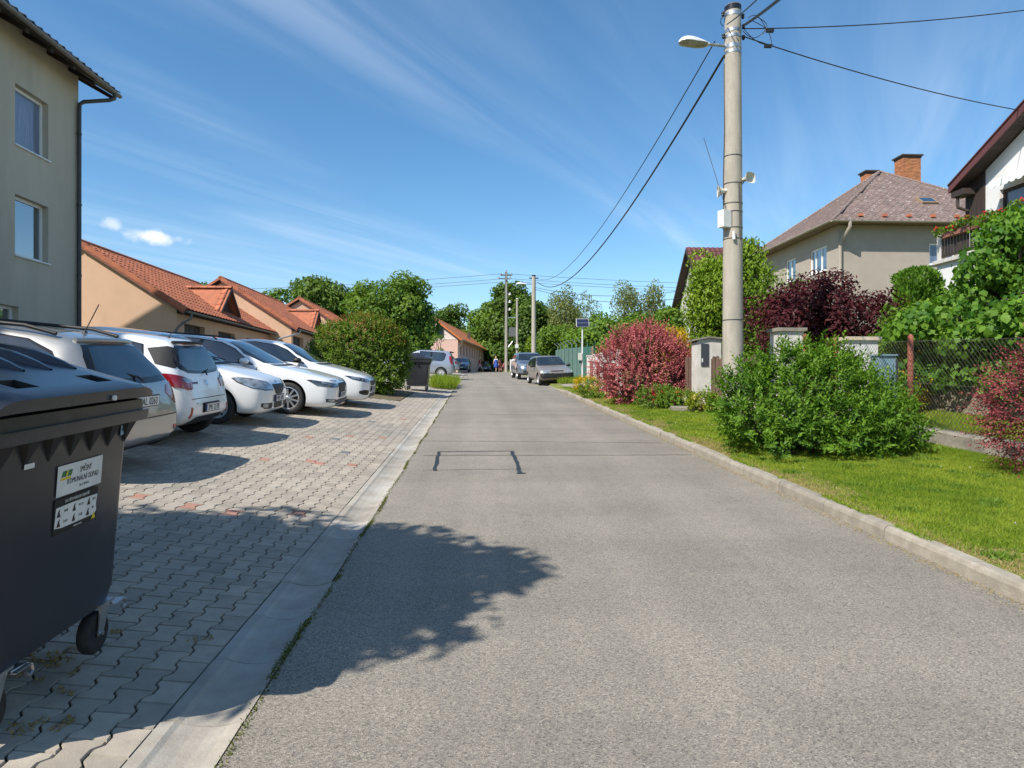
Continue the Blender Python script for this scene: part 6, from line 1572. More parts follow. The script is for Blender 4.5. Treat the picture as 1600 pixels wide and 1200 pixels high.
# ------------------------------------------------------------------ concrete poles with lamps and cables
def pole(name, label, base, h, r0, r1, cap=True, m='pole_concrete'):
    t = thing(name, label, 'pole', base, 0, 'concrete poles along the street')
    b = MB(); n = 10; b.tube([(0, 0, -0.3 + (h + 0.3) * k / n) for k in range(n + 1)], [r0 + (r1 - r0) * k / n for k in range(n + 1)], 28)
    b.build('shaft', M[m], t, smooth=True, auto=50)
    if cap:
        b = MB(); b.lathe([(r1 + 0.006, h - 0.11), (r1 + 0.008, h - 0.015), (r1 - 0.015, h + 0.012), (0.0, h + 0.015)], 'z', 24); b.build('cap', M['black_cap'], t, smooth=True, auto=40)
    return t
def band(t, z, r, m='galvanised', hgt=0.07, name='band'):
    b = MB(); b.lathe([(r - 0.01, 0), (r + 0.006, 0), (r + 0.006, hgt), (r - 0.01, hgt)], 'z', 28, (0, 0, z)); return b.build(name, M[m], t, smooth=True, auto=40)
def lamp_head(t, p0, dirx, L=0.85, sc=1.0):
    """street lamp with a flat oval head"""
    d = Vector(dirx).normalized(); s_ = Vector((-d.y, d.x, 0)).normalized(); up = Vector((0, 0, 1)); p0 = Vector(p0)
    b = MB(); b.tube([p0 - d * 0.02, p0 + d * 0.42 * sc], 0.03 * sc, 10); arm = b.build('lamp_arm', M['galvanised'], t, smooth=True, auto=40)
    o = p0 + d * 0.36 * sc; V = []; n = 14; xs = np.linspace(0, 1, 13)
    for x in xs:
        w = (0.065 + 0.105 * math.sin(min(1, x * 1.25) * math.pi / 2)) * (1 if x < 0.72 else math.sqrt(max(0, 1 - ((x - 0.72) / 0.28) ** 2))) * sc + 0.002
        hh = (0.05 + 0.085 * math.sin(min(1, x * 1.5) * math.pi / 2)) * (1 if x < 0.65 else math.sqrt(max(0, 1 - ((x - 0.65) / 0.36) ** 2))) * sc + 0.002
        for k in range(n):
            a = math.pi * k / (n - 1); V.append(o + d * (x * L * sc) + s_ * (w * math.cos(a)) + up * (hh * math.sin(a) - 0.03 * sc))
    Fq = [(i * n + k, i * n + k + 1, (i + 1) * n + k + 1, (i + 1) * n + k) for i in range(12) for k in range(n - 1)]
    Fq += [(i * n, (i + 1) * n, (i + 1) * n + n - 1, i * n + n - 1) for i in range(12)] + [tuple(range(n))]
    b = MB(); b.add(V, Fq); h_ = b.build('lamp_head', M['lamp_white'], t, smooth=True, auto=40)
    V2 = []
    for x in np.linspace(0.1, 0.97, 11):
        w = 0.150 * sc * (math.sqrt(max(0.02, 1 - ((x - 0.5) / 0.52) ** 4)))
        for k in range(7): a = math.pi * k / 6; V2.append(o + d * (x * L * sc) + s_ * (w * math.cos(a)) - up * ((0.028 + 0.055 * math.sin(a) * math.sqrt(max(0.0, 1 - ((x - 0.5) / 0.5) ** 2))) * sc))
    b = MB(); b.add(V2, [(i * 7 + k, i * 7 + k + 1, (i + 1) * 7 + k + 1, (i + 1) * 7 + k) for i in range(10) for k in range(6)]); b.build('lamp_bowl', M['lamp_glass'], h_, smooth=True)
PY = 12.9; pb = at(1145, 665, PY); PB = Vector((pb.x, PY, ground(pb.x, PY))); ptop = at(1147, 10, PY).z
PH = ptop - PB.z; r0, r1 = 0.205, 0.152
pole1 = pole('street_light_pole', 'tall concrete pole with street lamp, loudspeakers and cables by the bushes', PB, PH, r0, r1)
rad = lambda z: r0 + (r1 - r0) * z / PH
zz = lambda py: z_at(py, PB.x, PY) - PB.z
for py, hgt in ((28, 0.075), (53, 0.06), (62, 0.06), (78, 0.07), (86, 0.05)): band(pole1, zz(py), rad(zz(py)), 'galvanised', hgt)
for py in (246, 289, 320, 333, 358, 375, 501): band(pole1, zz(py), rad(zz(py)), 'zinc_dark', 0.014, 'strap')
lamp_head(pole1, (-rad(zz(72)), 0, zz(72)), (-1, -0.12, 0.02), 0.66, 0.92)
def horn(t, p, d):
    d = Vector(d).normalized(); s_ = Vector((-d.y, d.x, 0)).normalized(); up = s_.cross(d) * -1; p = Vector(p); V = []; n = 20
    pr = [(-0.10, 0.045), (-0.06, 0.05), (-0.04, 0.05), (0.0, 0.07), (0.05, 0.105), (0.075, 0.125), (0.085, 0.128), (0.08, 0.115), (0.03, 0.075), (-0.02, 0.04), (-0.03, 0.0)]
    for x, r_ in pr:
        for k in range(n):
            a = 2 * math.pi * k / n; c, s2 = math.cos(a), math.sin(a); q = 4.0; f = (abs(c) ** q + abs(s2) ** q) ** (-1 / q) if x > 0.01 else 1
            V.append(p + d * x + s_ * (r_ * c * f) + up * (r_ * s2 * f * 0.8))
    b = MB(); b.add(V, [(i * n + k, i * n + (k + 1) % n, (i + 1) * n + (k + 1) % n, (i + 1) * n + k) for i in range(len(pr) - 1) for k in range(n)] + [tuple(range(n))])
    h = b.build('loudspeaker', M['plastic_cream'], t, smooth=True, auto=40)
    b = MB(); b.lathe([(0, 0.03), (0.018, 0.02), (0.024, 0)], 'x', 12, (0, 0, 0)); b.v = [tuple(p + d * (x - 0.01) + s_ * y + up * z) for x, y, z in b.v]; b.build('horn_driver', M['plastic_cream'], h)
    b = MB(); b.tube([p - d * 0.09, p - d * 0.09 - up * 0.07], 0.012, 6); b.build('speaker_bracket', M['zinc_dark'], h)
horn(pole1, (rad(3) + 0.03, -0.17, zz(283)), (0.45, -0.9, 0.0))
horn(pole1, (-rad(3) - 0.04, -0.04, zz(300)), (-1, 0.25, -0.05))
b = MB(); b.box((-rad(3) - 0.02, -0.12, zz(345)), (0.20, 0.16, 0.32), R(25)); bx_ = b.build('receiver_box', M['plastic_white'], pole1)
b = MB(); b.box((-rad(3) + 0.085, -0.10, zz(345)), (0.02, 0.14, 0.30), R(25)); b.build('box_side', M['zinc'], bx_)
b = MB(); b.tube([(-rad(3) + 0.03, -0.1, zz(333)), (-0.65, -0.25, zz(224))], 0.005, 6); b.build('whip_antenna', M['zinc_dark'], pole1)
b = MB(); b.tube([(-0.06, -rad(3) - 0.02, zz(365)), (-0.06, -rad(3) - 0.03, zz(378))], 0.03, 8); b.build('cable_gland', M['plastic_white'], pole1)
b = MB(); pts = [(rad(z_) * math.cos(R(-75 + 8 * math.sin(z_ * 2.0))) * 1.03, rad(z_) * math.sin(R(-75 + 8 * math.sin(z_ * 2.0))) * 1.03, z_) for z_ in np.linspace(zz(375), zz(290), 14)]
b.tube(pts, 0.009, 6); b.build('riser_cable', M['zinc_dark'], pole1)
b = MB(); pts = [(-rad(z_) - 0.012, -0.02 + 0.02 * math.sin(z_ * 3), z_) for z_ in np.linspace(zz(330), zz(100), 24)]; b.tube(pts, 0.008, 6); b.build('riser_cable', M['zinc_dark'], pole1)
# insulators, clamps and slack loops at the pole head
for (dx, dy, py) in ((-0.2, -0.03, 24), (0.19, -0.02, 26), (-0.19, -0.02, 58), (0.2, -0.02, 42), (0.2, -0.02, 59)):
    b = MB(); b.lathe([(0.012, -0.05), (0.03, -0.035), (0.03, -0.01), (0.018, 0.0), (0.032, 0.012), (0.032, 0.035), (0.01, 0.05)], 'z', 10, (dx, dy, zz(py))); b.build('insulator', M['black_cap'], pole1, smooth=True)
b = MB()
def loop(p, q, sag, side=0.0, n=9, r_=0.007):
    p, q = Vector(p), Vector(q); pts = []
    for k in range(n + 1):
        f = k / n; pts.append(p.lerp(q, f) + Vector((side * math.sin(math.pi * f), 0, -sag * math.sin(math.pi * f))))
    b.tube(pts, r_, 5)
HX = rad(PH)
loop((HX, -0.08, zz(45)), (0.75, -0.1, zz(72)), 0.12); loop((HX, -0.1, zz(52)), (0.62, -0.1, zz(47)), 0.16); loop((0.25, -0.12, zz(33)), (0.6, -0.12, zz(48)), -0.14); loop((0.3, -0.12, zz(36)), (0.72, -0.1, zz(70)), -0.05, 0.1)
loop((-HX, -0.1, zz(48)), (0.05, -HX - 0.01, zz(70)), -0.03); loop((-HX - 0.05, -0.05, zz(28)), (-HX - 0.05, -0.05, zz(44)), 0.0, -0.06); loop((0.4, -0.12, zz(30)), (0.55, -0.1, zz(56)), -0.02, 0.14)
b.build('cable_loops', M['cable'], pole1)
# second lamp pole farther along
P2Y = 56.0; p2 = at(834, 585, P2Y); P2 = Vector((p2.x, P2Y, ground(p2.x, P2Y) if p2.x > RR else zr(P2Y))); H2 = at(834, 430, P2Y).z - P2.z
pole2 = pole('street_light_pole', 'distant concrete lamp pole rising beside the parked grey-blue car', P2, H2, 0.21, 0.155)
lamp_head(pole2, (-0.16, 0, at(834, 444, P2Y).z - P2.z), (-1, -0.05, 0.02), 0.72, 1.2)
b = MB(); b.box((0, 0, H2 - 0.25), (0.75, 0.1, 0.1)); b.build('crossarm', M['zinc_dark'], pole2)
# thinner post and the tall grid pole with transformer
P3Y = 70.0; p3 = at(808, 585, P3Y); H3 = at(808, 467, P3Y).z - zr(P3Y)
pole3 = pole('utility_post', 'slim concrete post with small white box in the distance', (p3.x, P3Y, zr(P3Y)), H3, 0.13, 0.10, False)
b = MB(); b.box((-0.05, -0.2, at(806, 541, P3Y).z - zr(P3Y)), (0.34, 0.2, 0.36)); b.build('meter_box', M['plastic_white'], pole3)
b = MB(); b.box((0, 0, H3 + 0.02), (0.22, 0.22, 0.1)); b.build('post_cap', M['plastic_white'], pole3)
P4Y = 76.0; p4 = at(791, 585, P4Y); H4 = at(791, 425, P4Y).z - zr(P4Y)
pole4 = pole('grid_pole', 'tall power-line pole carrying a transformer at the street end', (p4.x, P4Y, zr(P4Y)), H4, 0.19, 0.13, False)
b = MB(); b.box((-0.09, 0.02, H4 / 2), (0.1, 0.3, H4)); b.build('stiffener', M['zinc'], pole4)
b = MB(); b.box((0, 0, H4 - 0.35), (1.3, 0.12, 0.12)); b.box((-0.2, 0, H4 - 0.75), (1.5, 0.1, 0.1)); b.box((0, 0, H4 - 1.0), (0.1, 1.4, 0.1)); b.build('crossarm', M['zinc_dark'], pole4)
for x, z in ((-0.6, H4 - 0.25), (0.6, H4 - 0.25), (0, H4 + 0.1), (-0.85, H4 - 0.65), (0.45, H4 - 0.65)): b = MB(); b.lathe([(0.05, -0.15), (0.08, -0.1), (0.05, -0.03), (0.09, 0.02), (0.04, 0.12)], 'z', 8, (x, 0, z)); b.build('insulator', M['black_cap'], pole4)
for k in range(3): b = MB(); b.lathe([(0.14, 0), (0.17, 0.05), (0.12, 0.14), (0.16, 0.2), (0.05, 0.3)], 'z', 8, (0.4, 0, H4 - 2.6 - k * 0.85)); b.build('switch_gear', M['plastic_cream'], pole4)
b = MB(); b.box((0.75, 0, at(800, 519, P4Y).z - zr(P4Y)), (0.9, 0.8, 1.0)); tr_ = b.build('transformer', M['zinc'], pole4)
for k in range(5): b = MB(); b.box((1.26, -0.3 + k * 0.15, at(800, 519, P4Y).z - zr(P4Y)), (0.12, 0.04, 0.85)); b.build('cooling_fin', M['zinc_dark'], tr_)
b = MB(); b.tube([(0.1, 0, at(800, 545, P4Y).z - zr(P4Y)), (0.9, 0, at(800, 530, P4Y).z - zr(P4Y))], 0.05, 6); b.box((0.5, 0, at(800, 496, P4Y).z - zr(P4Y)), (1.1, 0.1, 0.08)); b.build('transformer_bracket', M['galvanised'], pole4)
# wires
def cable(label, p, q, sag, r, m='cable', n=30, group='overhead cables'):
    p, q = Vector(p), Vector(q); b = MB(); pts = []
    for k in range(n + 1):
        f = k / n; pts.append(p.lerp(q, f) - Vector((0, 0, 4 * sag * f * (1 - f))) - p)
    b.tube(pts, r, 5); o = b.build('overhead_cable', M[m], None); o.location = p; return tag(o, label, 'cable', group)
A1 = PB + Vector((-rad(PH) - 0.02, -0.02, zz(88))); A2 = PB + Vector((-rad(PH) - 0.22, -0.06, zz(68)))
B1 = P2 + Vector((0.3, 0, H2 - 0.55)); B2 = P2 + Vector((0.3, 0, H2 - 0.25))
cable('thick black cable sagging from the near pole to the distant lamp pole', A1, B1, 1.9, 0.024)
cable('thin cable running just left of the thick one to the distant pole', A2, B2, 1.55, 0.012)
cable('thin cable from the near pole head up towards the upper picture edge', PB + Vector((-rad(PH) - 0.02, -rad(PH), zz(45))), at(1235, -55, 7.5), 0.05, 0.011)
b_ = PB + Vector((rad(PH) + 0.03, -0.05, zz(42)))
cable('thick twisted cable rising from the near pole to the upper right', b_, at(1300, -75, 7.0), 0.05, 0.026)
cable('upper of the two cables leading right from the near pole', PB + Vector((rad(PH) + 0.03, -0.06, zz(47))), at(1680, 5, 13.5), 0.12, 0.011)
cable('lower cable descending right from the near pole to the white house', PB + Vector((rad(PH) + 0.03, -0.06, zz(59))), at(1640, 180, 17.0), 0.16, 0.012)
for k, (px, py, nm) in enumerate(((1243, 48, 'upper'), (1200, 72, 'lower'))):
    p = at(px - (40 if k == 0 else 0), py, PY); bb = MB(); bb.box((0, 0, 0), (0.14, 0.06, 0.055)); o = bb.build('cable_clamp', M['cable'], None); o.location = p; tag(o, nm + ' black splice clamp hanging right of the pole head', 'clamp', 'cable clamps')
for k, (dy, dz) in enumerate(((0, 0), (0.25, -0.6), (0, -0.95))):
    hz = P4Y; p = Vector((p4.x - 0.5 + 0.3 * k, P4Y, zr(P4Y) + H4 - 0.2 + dz * 0.9))
    nm = ('top', 'middle', 'lowest')[k]
    cable(nm + ' power line wire running left from the grid pole over the trees', p, Vector((-95, 92, p.z + 1.5)), 2.0, 0.02, 'cable_far', 36, 'power line wires')
    cable(nm + ' power line wire running right from the grid pole over the trees', p + Vector((0.5, 0, 0)), Vector((80, 74, p.z - 0.2)), 1.2, 0.02, 'cable_far', 36, 'power line wires')
e = P2 + Vector((0.1, 0, H2 - 1.0))
cable('upper house cable leading right from the distant lamp pole', e, at(1060, 455, 46), 0.5, 0.017)
cable('lower house cable leading right from the distant lamp pole', e - Vector((0, 0, 0.15)), at(1062, 466, 46), 0.6, 0.017)

# ------------------------------------------------------------------ solar speed sign, utility pillar, fences
SY = 31.0; sp_ = at(910, 603, SY); SPB = Vector((sp_.x, SY, ground(sp_.x, SY)))
st = thing('solar_post', 'white post with small solar panel and box beside the road', 'post', SPB)
hS = at(910, 510, SY).z - SPB.z
b = MB(); b.tube([(0, 0, -0.1), (0, 0, hS)], 0.035, 10); b.build('post', M['plastic_white'], st, smooth=True, auto=40)
b = MB(); rt = Matrix.Rotation(R(38), 3, 'X'); b.box((0, -0.03, hS + 0.16), (0.58, 0.03, 0.40), Matrix.Rotation(R(-20), 3, 'X')); sp0 = b.build('solar_panel_frame', M['plastic_white'], st)
for sg in (-1, 1):
    b = MB(); b.box((0, -0.045 - 0.0 + sg * 0.032, hS + 0.16 + sg * 0.092), (0.545, 0.022, 0.178), Matrix.Rotation(R(-20), 3, 'X')); b.build('solar_cell', M['solar_panel'], sp0)
b = MB(); b.box((-0.11, -0.02, at(905, 557, SY).z - SPB.z), (0.17, 0.14, 0.32)); b.build('battery_box', M['plastic_cream'], st)
b = MB(); b.box((-0.10, -0.02, at(905, 564, SY).z - SPB.z - 0.05), (0.10, 0.10, 0.1)); b.build('sensor', M['cable'], st)

UY = 17.6; u0 = at(1090, 612, UY); u1 = at(1127, 528, UY); gz = ground(u0.x + 0.3, UY)
up_ = thing('utility_pillar', 'old white rendered utility pillar with dark metal door beside the pole', 'pillar', (u0.x, UY, gz))
W_ = u1.x - u0.x; Hh = u1.z - gz
b = MB(); b.b2((0, 0, -0.2), (W_, 0.5, Hh - 0.12)); b.add([(0, 0, Hh - 0.12), (W_, 0, Hh - 0.12), (W_, 0, Hh - 0.03), (W_ * 0.45, 0, Hh), (0, 0, Hh - 0.06), (0, 0.5, Hh - 0.12), (W_, 0.5, Hh - 0.12), (W_, 0.5, Hh - 0.03), (W_ * 0.45, 0.5, Hh), (0, 0.5, Hh - 0.06)], [(0, 1, 2, 3, 4), (5, 9, 8, 7, 6), (4, 3, 8, 9), (3, 2, 7, 8)]); b.build('shaft', M['old_white'], up_)
b = MB(); b.prism([(-0.08, -0.07, Hh - 0.07), (W_ * 0.45, -0.07, Hh + 0.005), (W_ * 0.45, -0.07, Hh + 0.04), (-0.08, -0.07, Hh - 0.03)], (0, 0.64, 0)); b.prism([(W_ * 0.45, -0.07, Hh + 0.003), (W_ + 0.1, -0.07, Hh - 0.04), (W_ + 0.1, -0.07, Hh - 0.005), (W_ * 0.45, -0.07, Hh + 0.037)], (0, 0.64, 0)); b.build('cover_slab', M['concrete_base'], up_)
dz1 = at(1100, 537, UY).z - gz; dz0 = at(1100, 572, UY).z - gz
b = MB(); b.b2((W_ * 0.14, -0.025, dz0), (W_ * 0.46, 0.01, dz1)); dr = b.build('door', M['cabinet_door'], up_)
b = MB(); b.b2((W_ * 0.16, -0.035, dz0 + 0.1), (W_ * 0.21, -0.024, dz0 + 0.2)); b.build('door_tag', M['paper_white'], dr)
# low cream plinth of the garden fence with dark planks
FX = lambda Y: 7.15 - 0.9 * max(0.0, min(1.0, (Y - 14.5) / 4.0))
pf_ = thing('plank_fence', 'dark brown plank fence on a cream plinth behind the pole', 'fence', (6.3, 15.6, ground(6.4, 15.6)))
def pl_at(px, Y): return at(px, 600, Y).x
b = MB(); x0, x1 = at(1066, 620, 18.3).x, at(1210, 620, 16.4).x
p0, p1 = Vector((x0, 18.3, 0)), Vector((x1, 15.4, 0)); dirf = (p1 - p0).normalized(); Lf = (p1 - p0).length; nf = Vector((dirf.y, -dirf.x, 0))
fo = Vector((6.3, 15.6, ground(6.4, 15.6)))
gzf = lambda p: ground(p.x, p.y)
for k in range(int(Lf / 0.4)):
    a, c = p0 + dirf * (k * 0.4), p0 + dirf * (k * 0.4 + 0.388); b = MB()
    z0 = gzf(a); b.prism([Vector((a.x, a.y, z0 - 0.15)), Vector((c.x, c.y, z0 - 0.15)), Vector((c.x, c.y, z0 + 0.27)), Vector((a.x, a.y, z0 + 0.27 + 0.01 * (k % 3)))], -nf * 0.22)
    wbuild(b, 'plinth_block', M['stone_cream'], pf_)
rg = random.Random(9); k = 0
while k * 0.115 < Lf:
    a = p0 + dirf * (k * 0.115) - nf * 0.12; z0 = gzf(a) + 0.28; hgt = 1.05 + rg.uniform(-0.06, 0.06); b = MB(); e = dirf * 0.1
    b.prism([a + Vector((0, 0, z0)), a + e + Vector((0, 0, z0)), a + e + Vector((0, 0, z0 + hgt - 0.03)), a + e * 0.5 + Vector((0, 0, z0 + hgt)), a + Vector((0, 0, z0 + hgt - 0.03))], -nf * 0.022)
    wbuild(b, 'plank', M['wood_fence'], pf_); k += 1
wp_ = at(1136, 605, 17.0); t = thing('gate_post', 'narrow white gate post standing against the plank fence', 'post', (wp_.x, 16.4, ground(wp_.x, 16.4)))
b = MB(); b.b2((-0.1, -0.1, -0.1), (0.1, 0.1, 1.45)); b.b2((-0.12, -0.12, 1.45), (0.12, 0.12, 1.5)); b.build('shaft', M['white_paint'], t)
# rendered gate pillars behind the big green bush
def gate_pillar(label, px0, px1, pyt, Y, capm='concrete_base', m='old_white'):
    a = at(px0, pyt, Y); c = at(px1, pyt, Y); w = c.x - a.x; g_ = ground(a.x, Y)
    t = thing('gate_pillar', label, 'pillar', (a.x, Y, g_), 0, 'rendered gate pillars'); hgt = a.z - g_
    b = MB(); b.b2((0, 0, -0.2), (w, 0.42, hgt - 0.07)); b.build('shaft', M[m], t)
    b = MB(); b.b2((-0.05, -0.05, hgt - 0.07), (w + 0.05, 0.47, hgt)); b.build('cover_slab', M[capm], t)
gate_pillar('white gate pillar behind the left side of the big green bush', 1217, 1256, 512, 13.4)
gate_pillar('cream gate pillar with pinkish slab behind the big bush right side', 1326, 1372, 526, 12.9, 'stone_cream', 'white_paint')
cb = at(1374, 556, 11.9); cbz = ground(cb.x, 11.9)
t = thing('letter_cabinet', 'pale blue metal cabinet half hidden behind the big green bush', 'cabinet', (cb.x, 11.9, cbz))
hgt = cb.z - cbz; b = MB(); b.b2((0, 0, 0.1), (0.3, 0.28, hgt)); b.build('case', M['cabinet_blue'], t)
b = MB(); b.b2((0.02, -0.02, 0.18), (0.24, 0.0, hgt - 0.12)); b.build('door', M['cabinet_blue'], t); b = MB(); b.b2((-0.02, -0.03, hgt), (0.33, 0.3, hgt + 0.03)); b.build('lid', M['cabinet_blue'], t)
b = MB(); b.b2((0.30, -0.01, 0.1), (0.345, 0.27, hgt - 0.06)); b.build('side_panel', M['cabinet_door'], t)
# chain-link fence with rusty posts on a concrete base
cl = thing('chain_link_fence', 'chain-link fence on rough concrete base with rusty red posts', 'fence', (7.1, 9.5, ground(7.1, 9.5)))
FP = lambda Y: Vector((7.12 + 0.02 * (Y - 11), Y, 0))
Y = 4.5
rg = random.Random(2)
while Y < 13.4:
    a, c = FP(Y), FP(Y + 1.19); z0 = ground(7.1, Y); z1 = ground(7.1, Y + 1.19); b = MB()
    for (da, db, za, zb_) in ((-0.13, 0.13, 0.23, 0.23),):
        V = []
        for s_, (p, z) in enumerate(((a, z0), (c, z1))):
            V += [(p.x - 0.13, p.y, z - 0.1), (p.x - 0.12 + rg.uniform(-.01, .01), p.y, z + 0.19), (p.x - 0.08, p.y, z + 0.225 + rg.uniform(-0.01, 0.01)), (p.x + 0.11, p.y, z + 0.22), (p.x + 0.13, p.y, z - 0.1)]
        b.add(V, [(i, i + 1, 6 + i, 5 + i) for i in range(4)] + [(0, 1, 2, 3, 4), (9, 8, 7, 6, 5)])
    wbuild(b, 'base_block', M['concrete_base'], cl); Y += 1.2
for i, Yp_ in enumerate((10.87, 13.3, 8.3)):
    p = FP(Yp_); z0 = ground(7.1, Yp_) + 0.1; hp = z_at(522, 7.12, 10.87) - ground(7.1, 10.87) - 0.1
    b = MB(); b.tube([(p.x, p.y, z0), (p.x, p.y, z0 + hp - 0.04), (p.x, p.y, z0 + hp)], [0.045, 0.045, 0.012], 12); wbuild(b, 'post', M['rust'], cl, smooth=True, auto=40)
b = MB(); hm = 1.35; step = 0.085
def wseg(u0, z0_, u1, z1_, r_=0.0028):
    pa, pc = FP(u0), FP(u1); g0_, g1_ = ground(7.1, u0) + 0.24, ground(7.1, u1) + 0.24
    b.tube([(pa.x - 0.05, pa.y, g0_ + z0_), (pc.x - 0.05, pc.y, g1_ + z1_)], r_, 3, False)
Y = 5.0 - hm
while Y < 13.2:
    for sgn in (1, -1):
        u0, u1 = (Y, Y + hm) if sgn > 0 else (Y + hm, Y); za, zc_ = 0.0, hm
        lo_, hi_ = 5.0, 13.2
        def clipu(u, v): return max(lo_, min(hi_, u))
        ua, ub = clipu(u0, 0), clipu(u1, 0)
        if abs(ua - ub) > 0.02:
            f = lambda u: (u - u0) / (u1 - u0) * hm
            wseg(ua, f(ua), ub, f(ub))
    Y += step
for zz_ in (0.02, hm * 0.5, hm): wseg(5.0, zz_, 13.2, zz_, 0.0035)
wbuild(b, 'wire_mesh', M['wire'], cl, kind='stuff')
b = MB(); rp_ = at(1294, 530, 12.9); z0 = ground(rp_.x, 12.9)
t = thing('rusty_post', 'short red fence post behind the bush beside the white pillar', 'post', (at(1258, 540, 13.0).x, 13.0, ground(7, 13.0)))
b.tube([(0, 0, 0), (0, 0, at(1258, 522, 13.0).z - ground(7, 13.0))], 0.045, 10); b.build('shaft', M['rust'], t)
# stone base wall behind the chain-link fence
sw = thing('stone_wall', 'low rough stone wall under the big-leaved climber', 'wall', (8.9, 11.0, ground(8.9, 11)))
rg = random.Random(6)
for row in range(3):
    Yq = 8.0 + (row % 2) * 0.2
    while Yq < 14.6:
        L_ = rg.uniform(0.22, 0.5); h_ = 0.17; x = 9.0 + rg.uniform(-0.03, 0.03); g_ = ground(9.0, Yq) - 0.05 + row * h_; b = MB()
        b.box((x + 0.1, Yq + L_ / 2, g_ + h_ / 2), (0.3, L_ - 0.015, h_ - 0.012), Matrix.Rotation(rg.uniform(-0.06, 0.06), 3, 'Z')); wbuild(b, 'stone', M['stone_wall'], sw); Yq += L_
# green screened fence and brown panel fence farther along
gf = thing('screen_fence', 'green mesh-covered fence behind the parked beige hatchback', 'fence', (5.6, 34, ground(5.6, 34)))
ga, gc = at(926, 555, 31.5), at(868, 556, 52)
pA = Vector((ga.x + 0.1, 31.5, 0)); pC = Vector((gc.x, 52, 0)); dg_ = (pC - pA); n_ = 9
for k in range(n_):
    a, c = pA + dg_ * (k / n_), pA + dg_ * ((k + 0.985) / n_); za, zc_ = ground(a.x, a.y), ground(c.x, c.y); b = MB(); top = 1.75
    b.prism([Vector((a.x, a.y, za)), Vector((c.x, c.y, zc_)), Vector((c.x, c.y, zc_ + top)), Vector((a.x, a.y, za + top))], (0.025, 0, 0)); wbuild(b, 'mesh_panel', M['mesh_green' if k < 2 else 'mesh_green_light'], gf)
    b = MB(); b.tube([(a.x - 0.03, a.y, za), (a.x - 0.03, a.y, za + 1.95)], 0.03, 8); wbuild(b, 'post', M['mesh_green_light' if k > 1 else 'mesh_green'], gf)
    if k > 1:
        b = MB(); b.tube([(a.x - 0.03, a.y, za + 1.95), (a.x - 0.3, a.y, za + 2.2)], 0.025, 6); wbuild(b, 'post_arm', M['galvanised'], gf)
bf = thing('panel_fence', 'brown board fence with white posts left of the red shrub', 'fence', (5.4, 26, ground(5.4, 26)))
qa, qc = at(917, 560, 27.5), at(962, 556, 23.0); A_, C_ = Vector((qa.x + 0.1, 27.5, 0)), Vector((qc.x + 0.1, 23, 0)); n_ = 4
for k in range(n_ + 1):
    p = A_.lerp(C_, k / n_); g_ = ground(p.x, p.y); b = MB(); b.b2((p.x - 0.09, p.y - 0.09, g_), (p.x + 0.09, p.y + 0.09, g_ + 1.3 + 0.05 * k)); b.b2((p.x - 0.11, p.y - 0.11, g_ + 1.3 + 0.05 * k), (p.x + 0.11, p.y + 0.11, g_ + 1.35 + 0.05 * k)); wbuild(b, 'post', M['white_paint'], bf)
    if k < n_:
        q = A_.lerp(C_, (k + 1) / n_); d_ = (q - p); Ld = d_.length; d_.normalize(); m_ = int((Ld - 0.2) / 0.12)
        for j in range(m_):
            a = p + d_ * (0.1 + j * 0.12); c = a + d_ * 0.108; g2 = ground(a.x, a.y); b = MB(); b.prism([Vector((a.x, a.y, g2 + 0.1)), Vector((c.x, c.y, g2 + 0.1)), Vector((c.x, c.y, g2 + 1.08)), Vector((a.x, a.y, g2 + 1.08))], (0.025, 0, 0)); wbuild(b, 'board', M['wood_red'], bf)
        b = MB(); g2 = ground(p.x, p.y); g3 = ground(q.x, q.y); b.prism([Vector((p.x - 0.02, p.y, g2 + 1.1)), Vector((q.x - 0.02, q.y, g3 + 1.1)), Vector((q.x - 0.02, q.y, g3 + 1.18)), Vector((p.x - 0.02, p.y, g2 + 1.18))], (0.06, 0, 0)); wbuild(b, 'top_rail', M['white_paint'], bf)
wpz = at(924, 557, 28.5); t = thing('wooden_post', 'bare wooden post rising behind the brown board fence', 'post', (wpz.x + 0.05, 28.5, ground(wpz.x, 28.5)))
b = MB(); b.tube([(0, 0, 0), (0.01, 0, at(924, 541, 28.5).z - ground(wpz.x, 28.5))], [0.05, 0.04], 10); b.build('shaft', M['wood_post'], t)
dk = at(1052, 600, 19.2); t = thing('dark_gate', 'dark slatted gate behind the right side of the red shrub', 'gate', (dk.x, 19.2, ground(dk.x, 19.2)))
for k in range(5): b = MB(); b.b2((-0.1 + k * 0.11, 0, 0.1), (-0.1 + k * 0.11 + 0.095, 0.03, 1.15)); b.build('slat', M['wood_dark'], t)
mh = at(1080, 630, 16.9); t = thing('manhole_slab', 'mossy grey concrete slab lying in the grass', 'slab', (mh.x, 16.9, ground(mh.x, 16.9)))
b = MB(); b.lathe([(0.0, 0.1), (0.5, 0.1), (0.53, 0.07), (0.53, -0.05)], 'z', 24); b.build('slab', M['concrete_base'], t, smooth=True, auto=40)
ws = at(860, 585, 60); 
t = thing('service_cabinet', 'white upright service cabinet beyond the walking people', 'cabinet', (at(801, 580, 72).x, 72, zr(72)))
b = MB(); b.b2((-0.28, 0, 0), (0.28, 0.4, 1.35)); b.build('case', M['plastic_white'], t); b = MB(); b.b2((-0.24, -0.02, 0.25), (0.24, 0.0, 1.25)); b.build('door', M['plastic_white'], t)

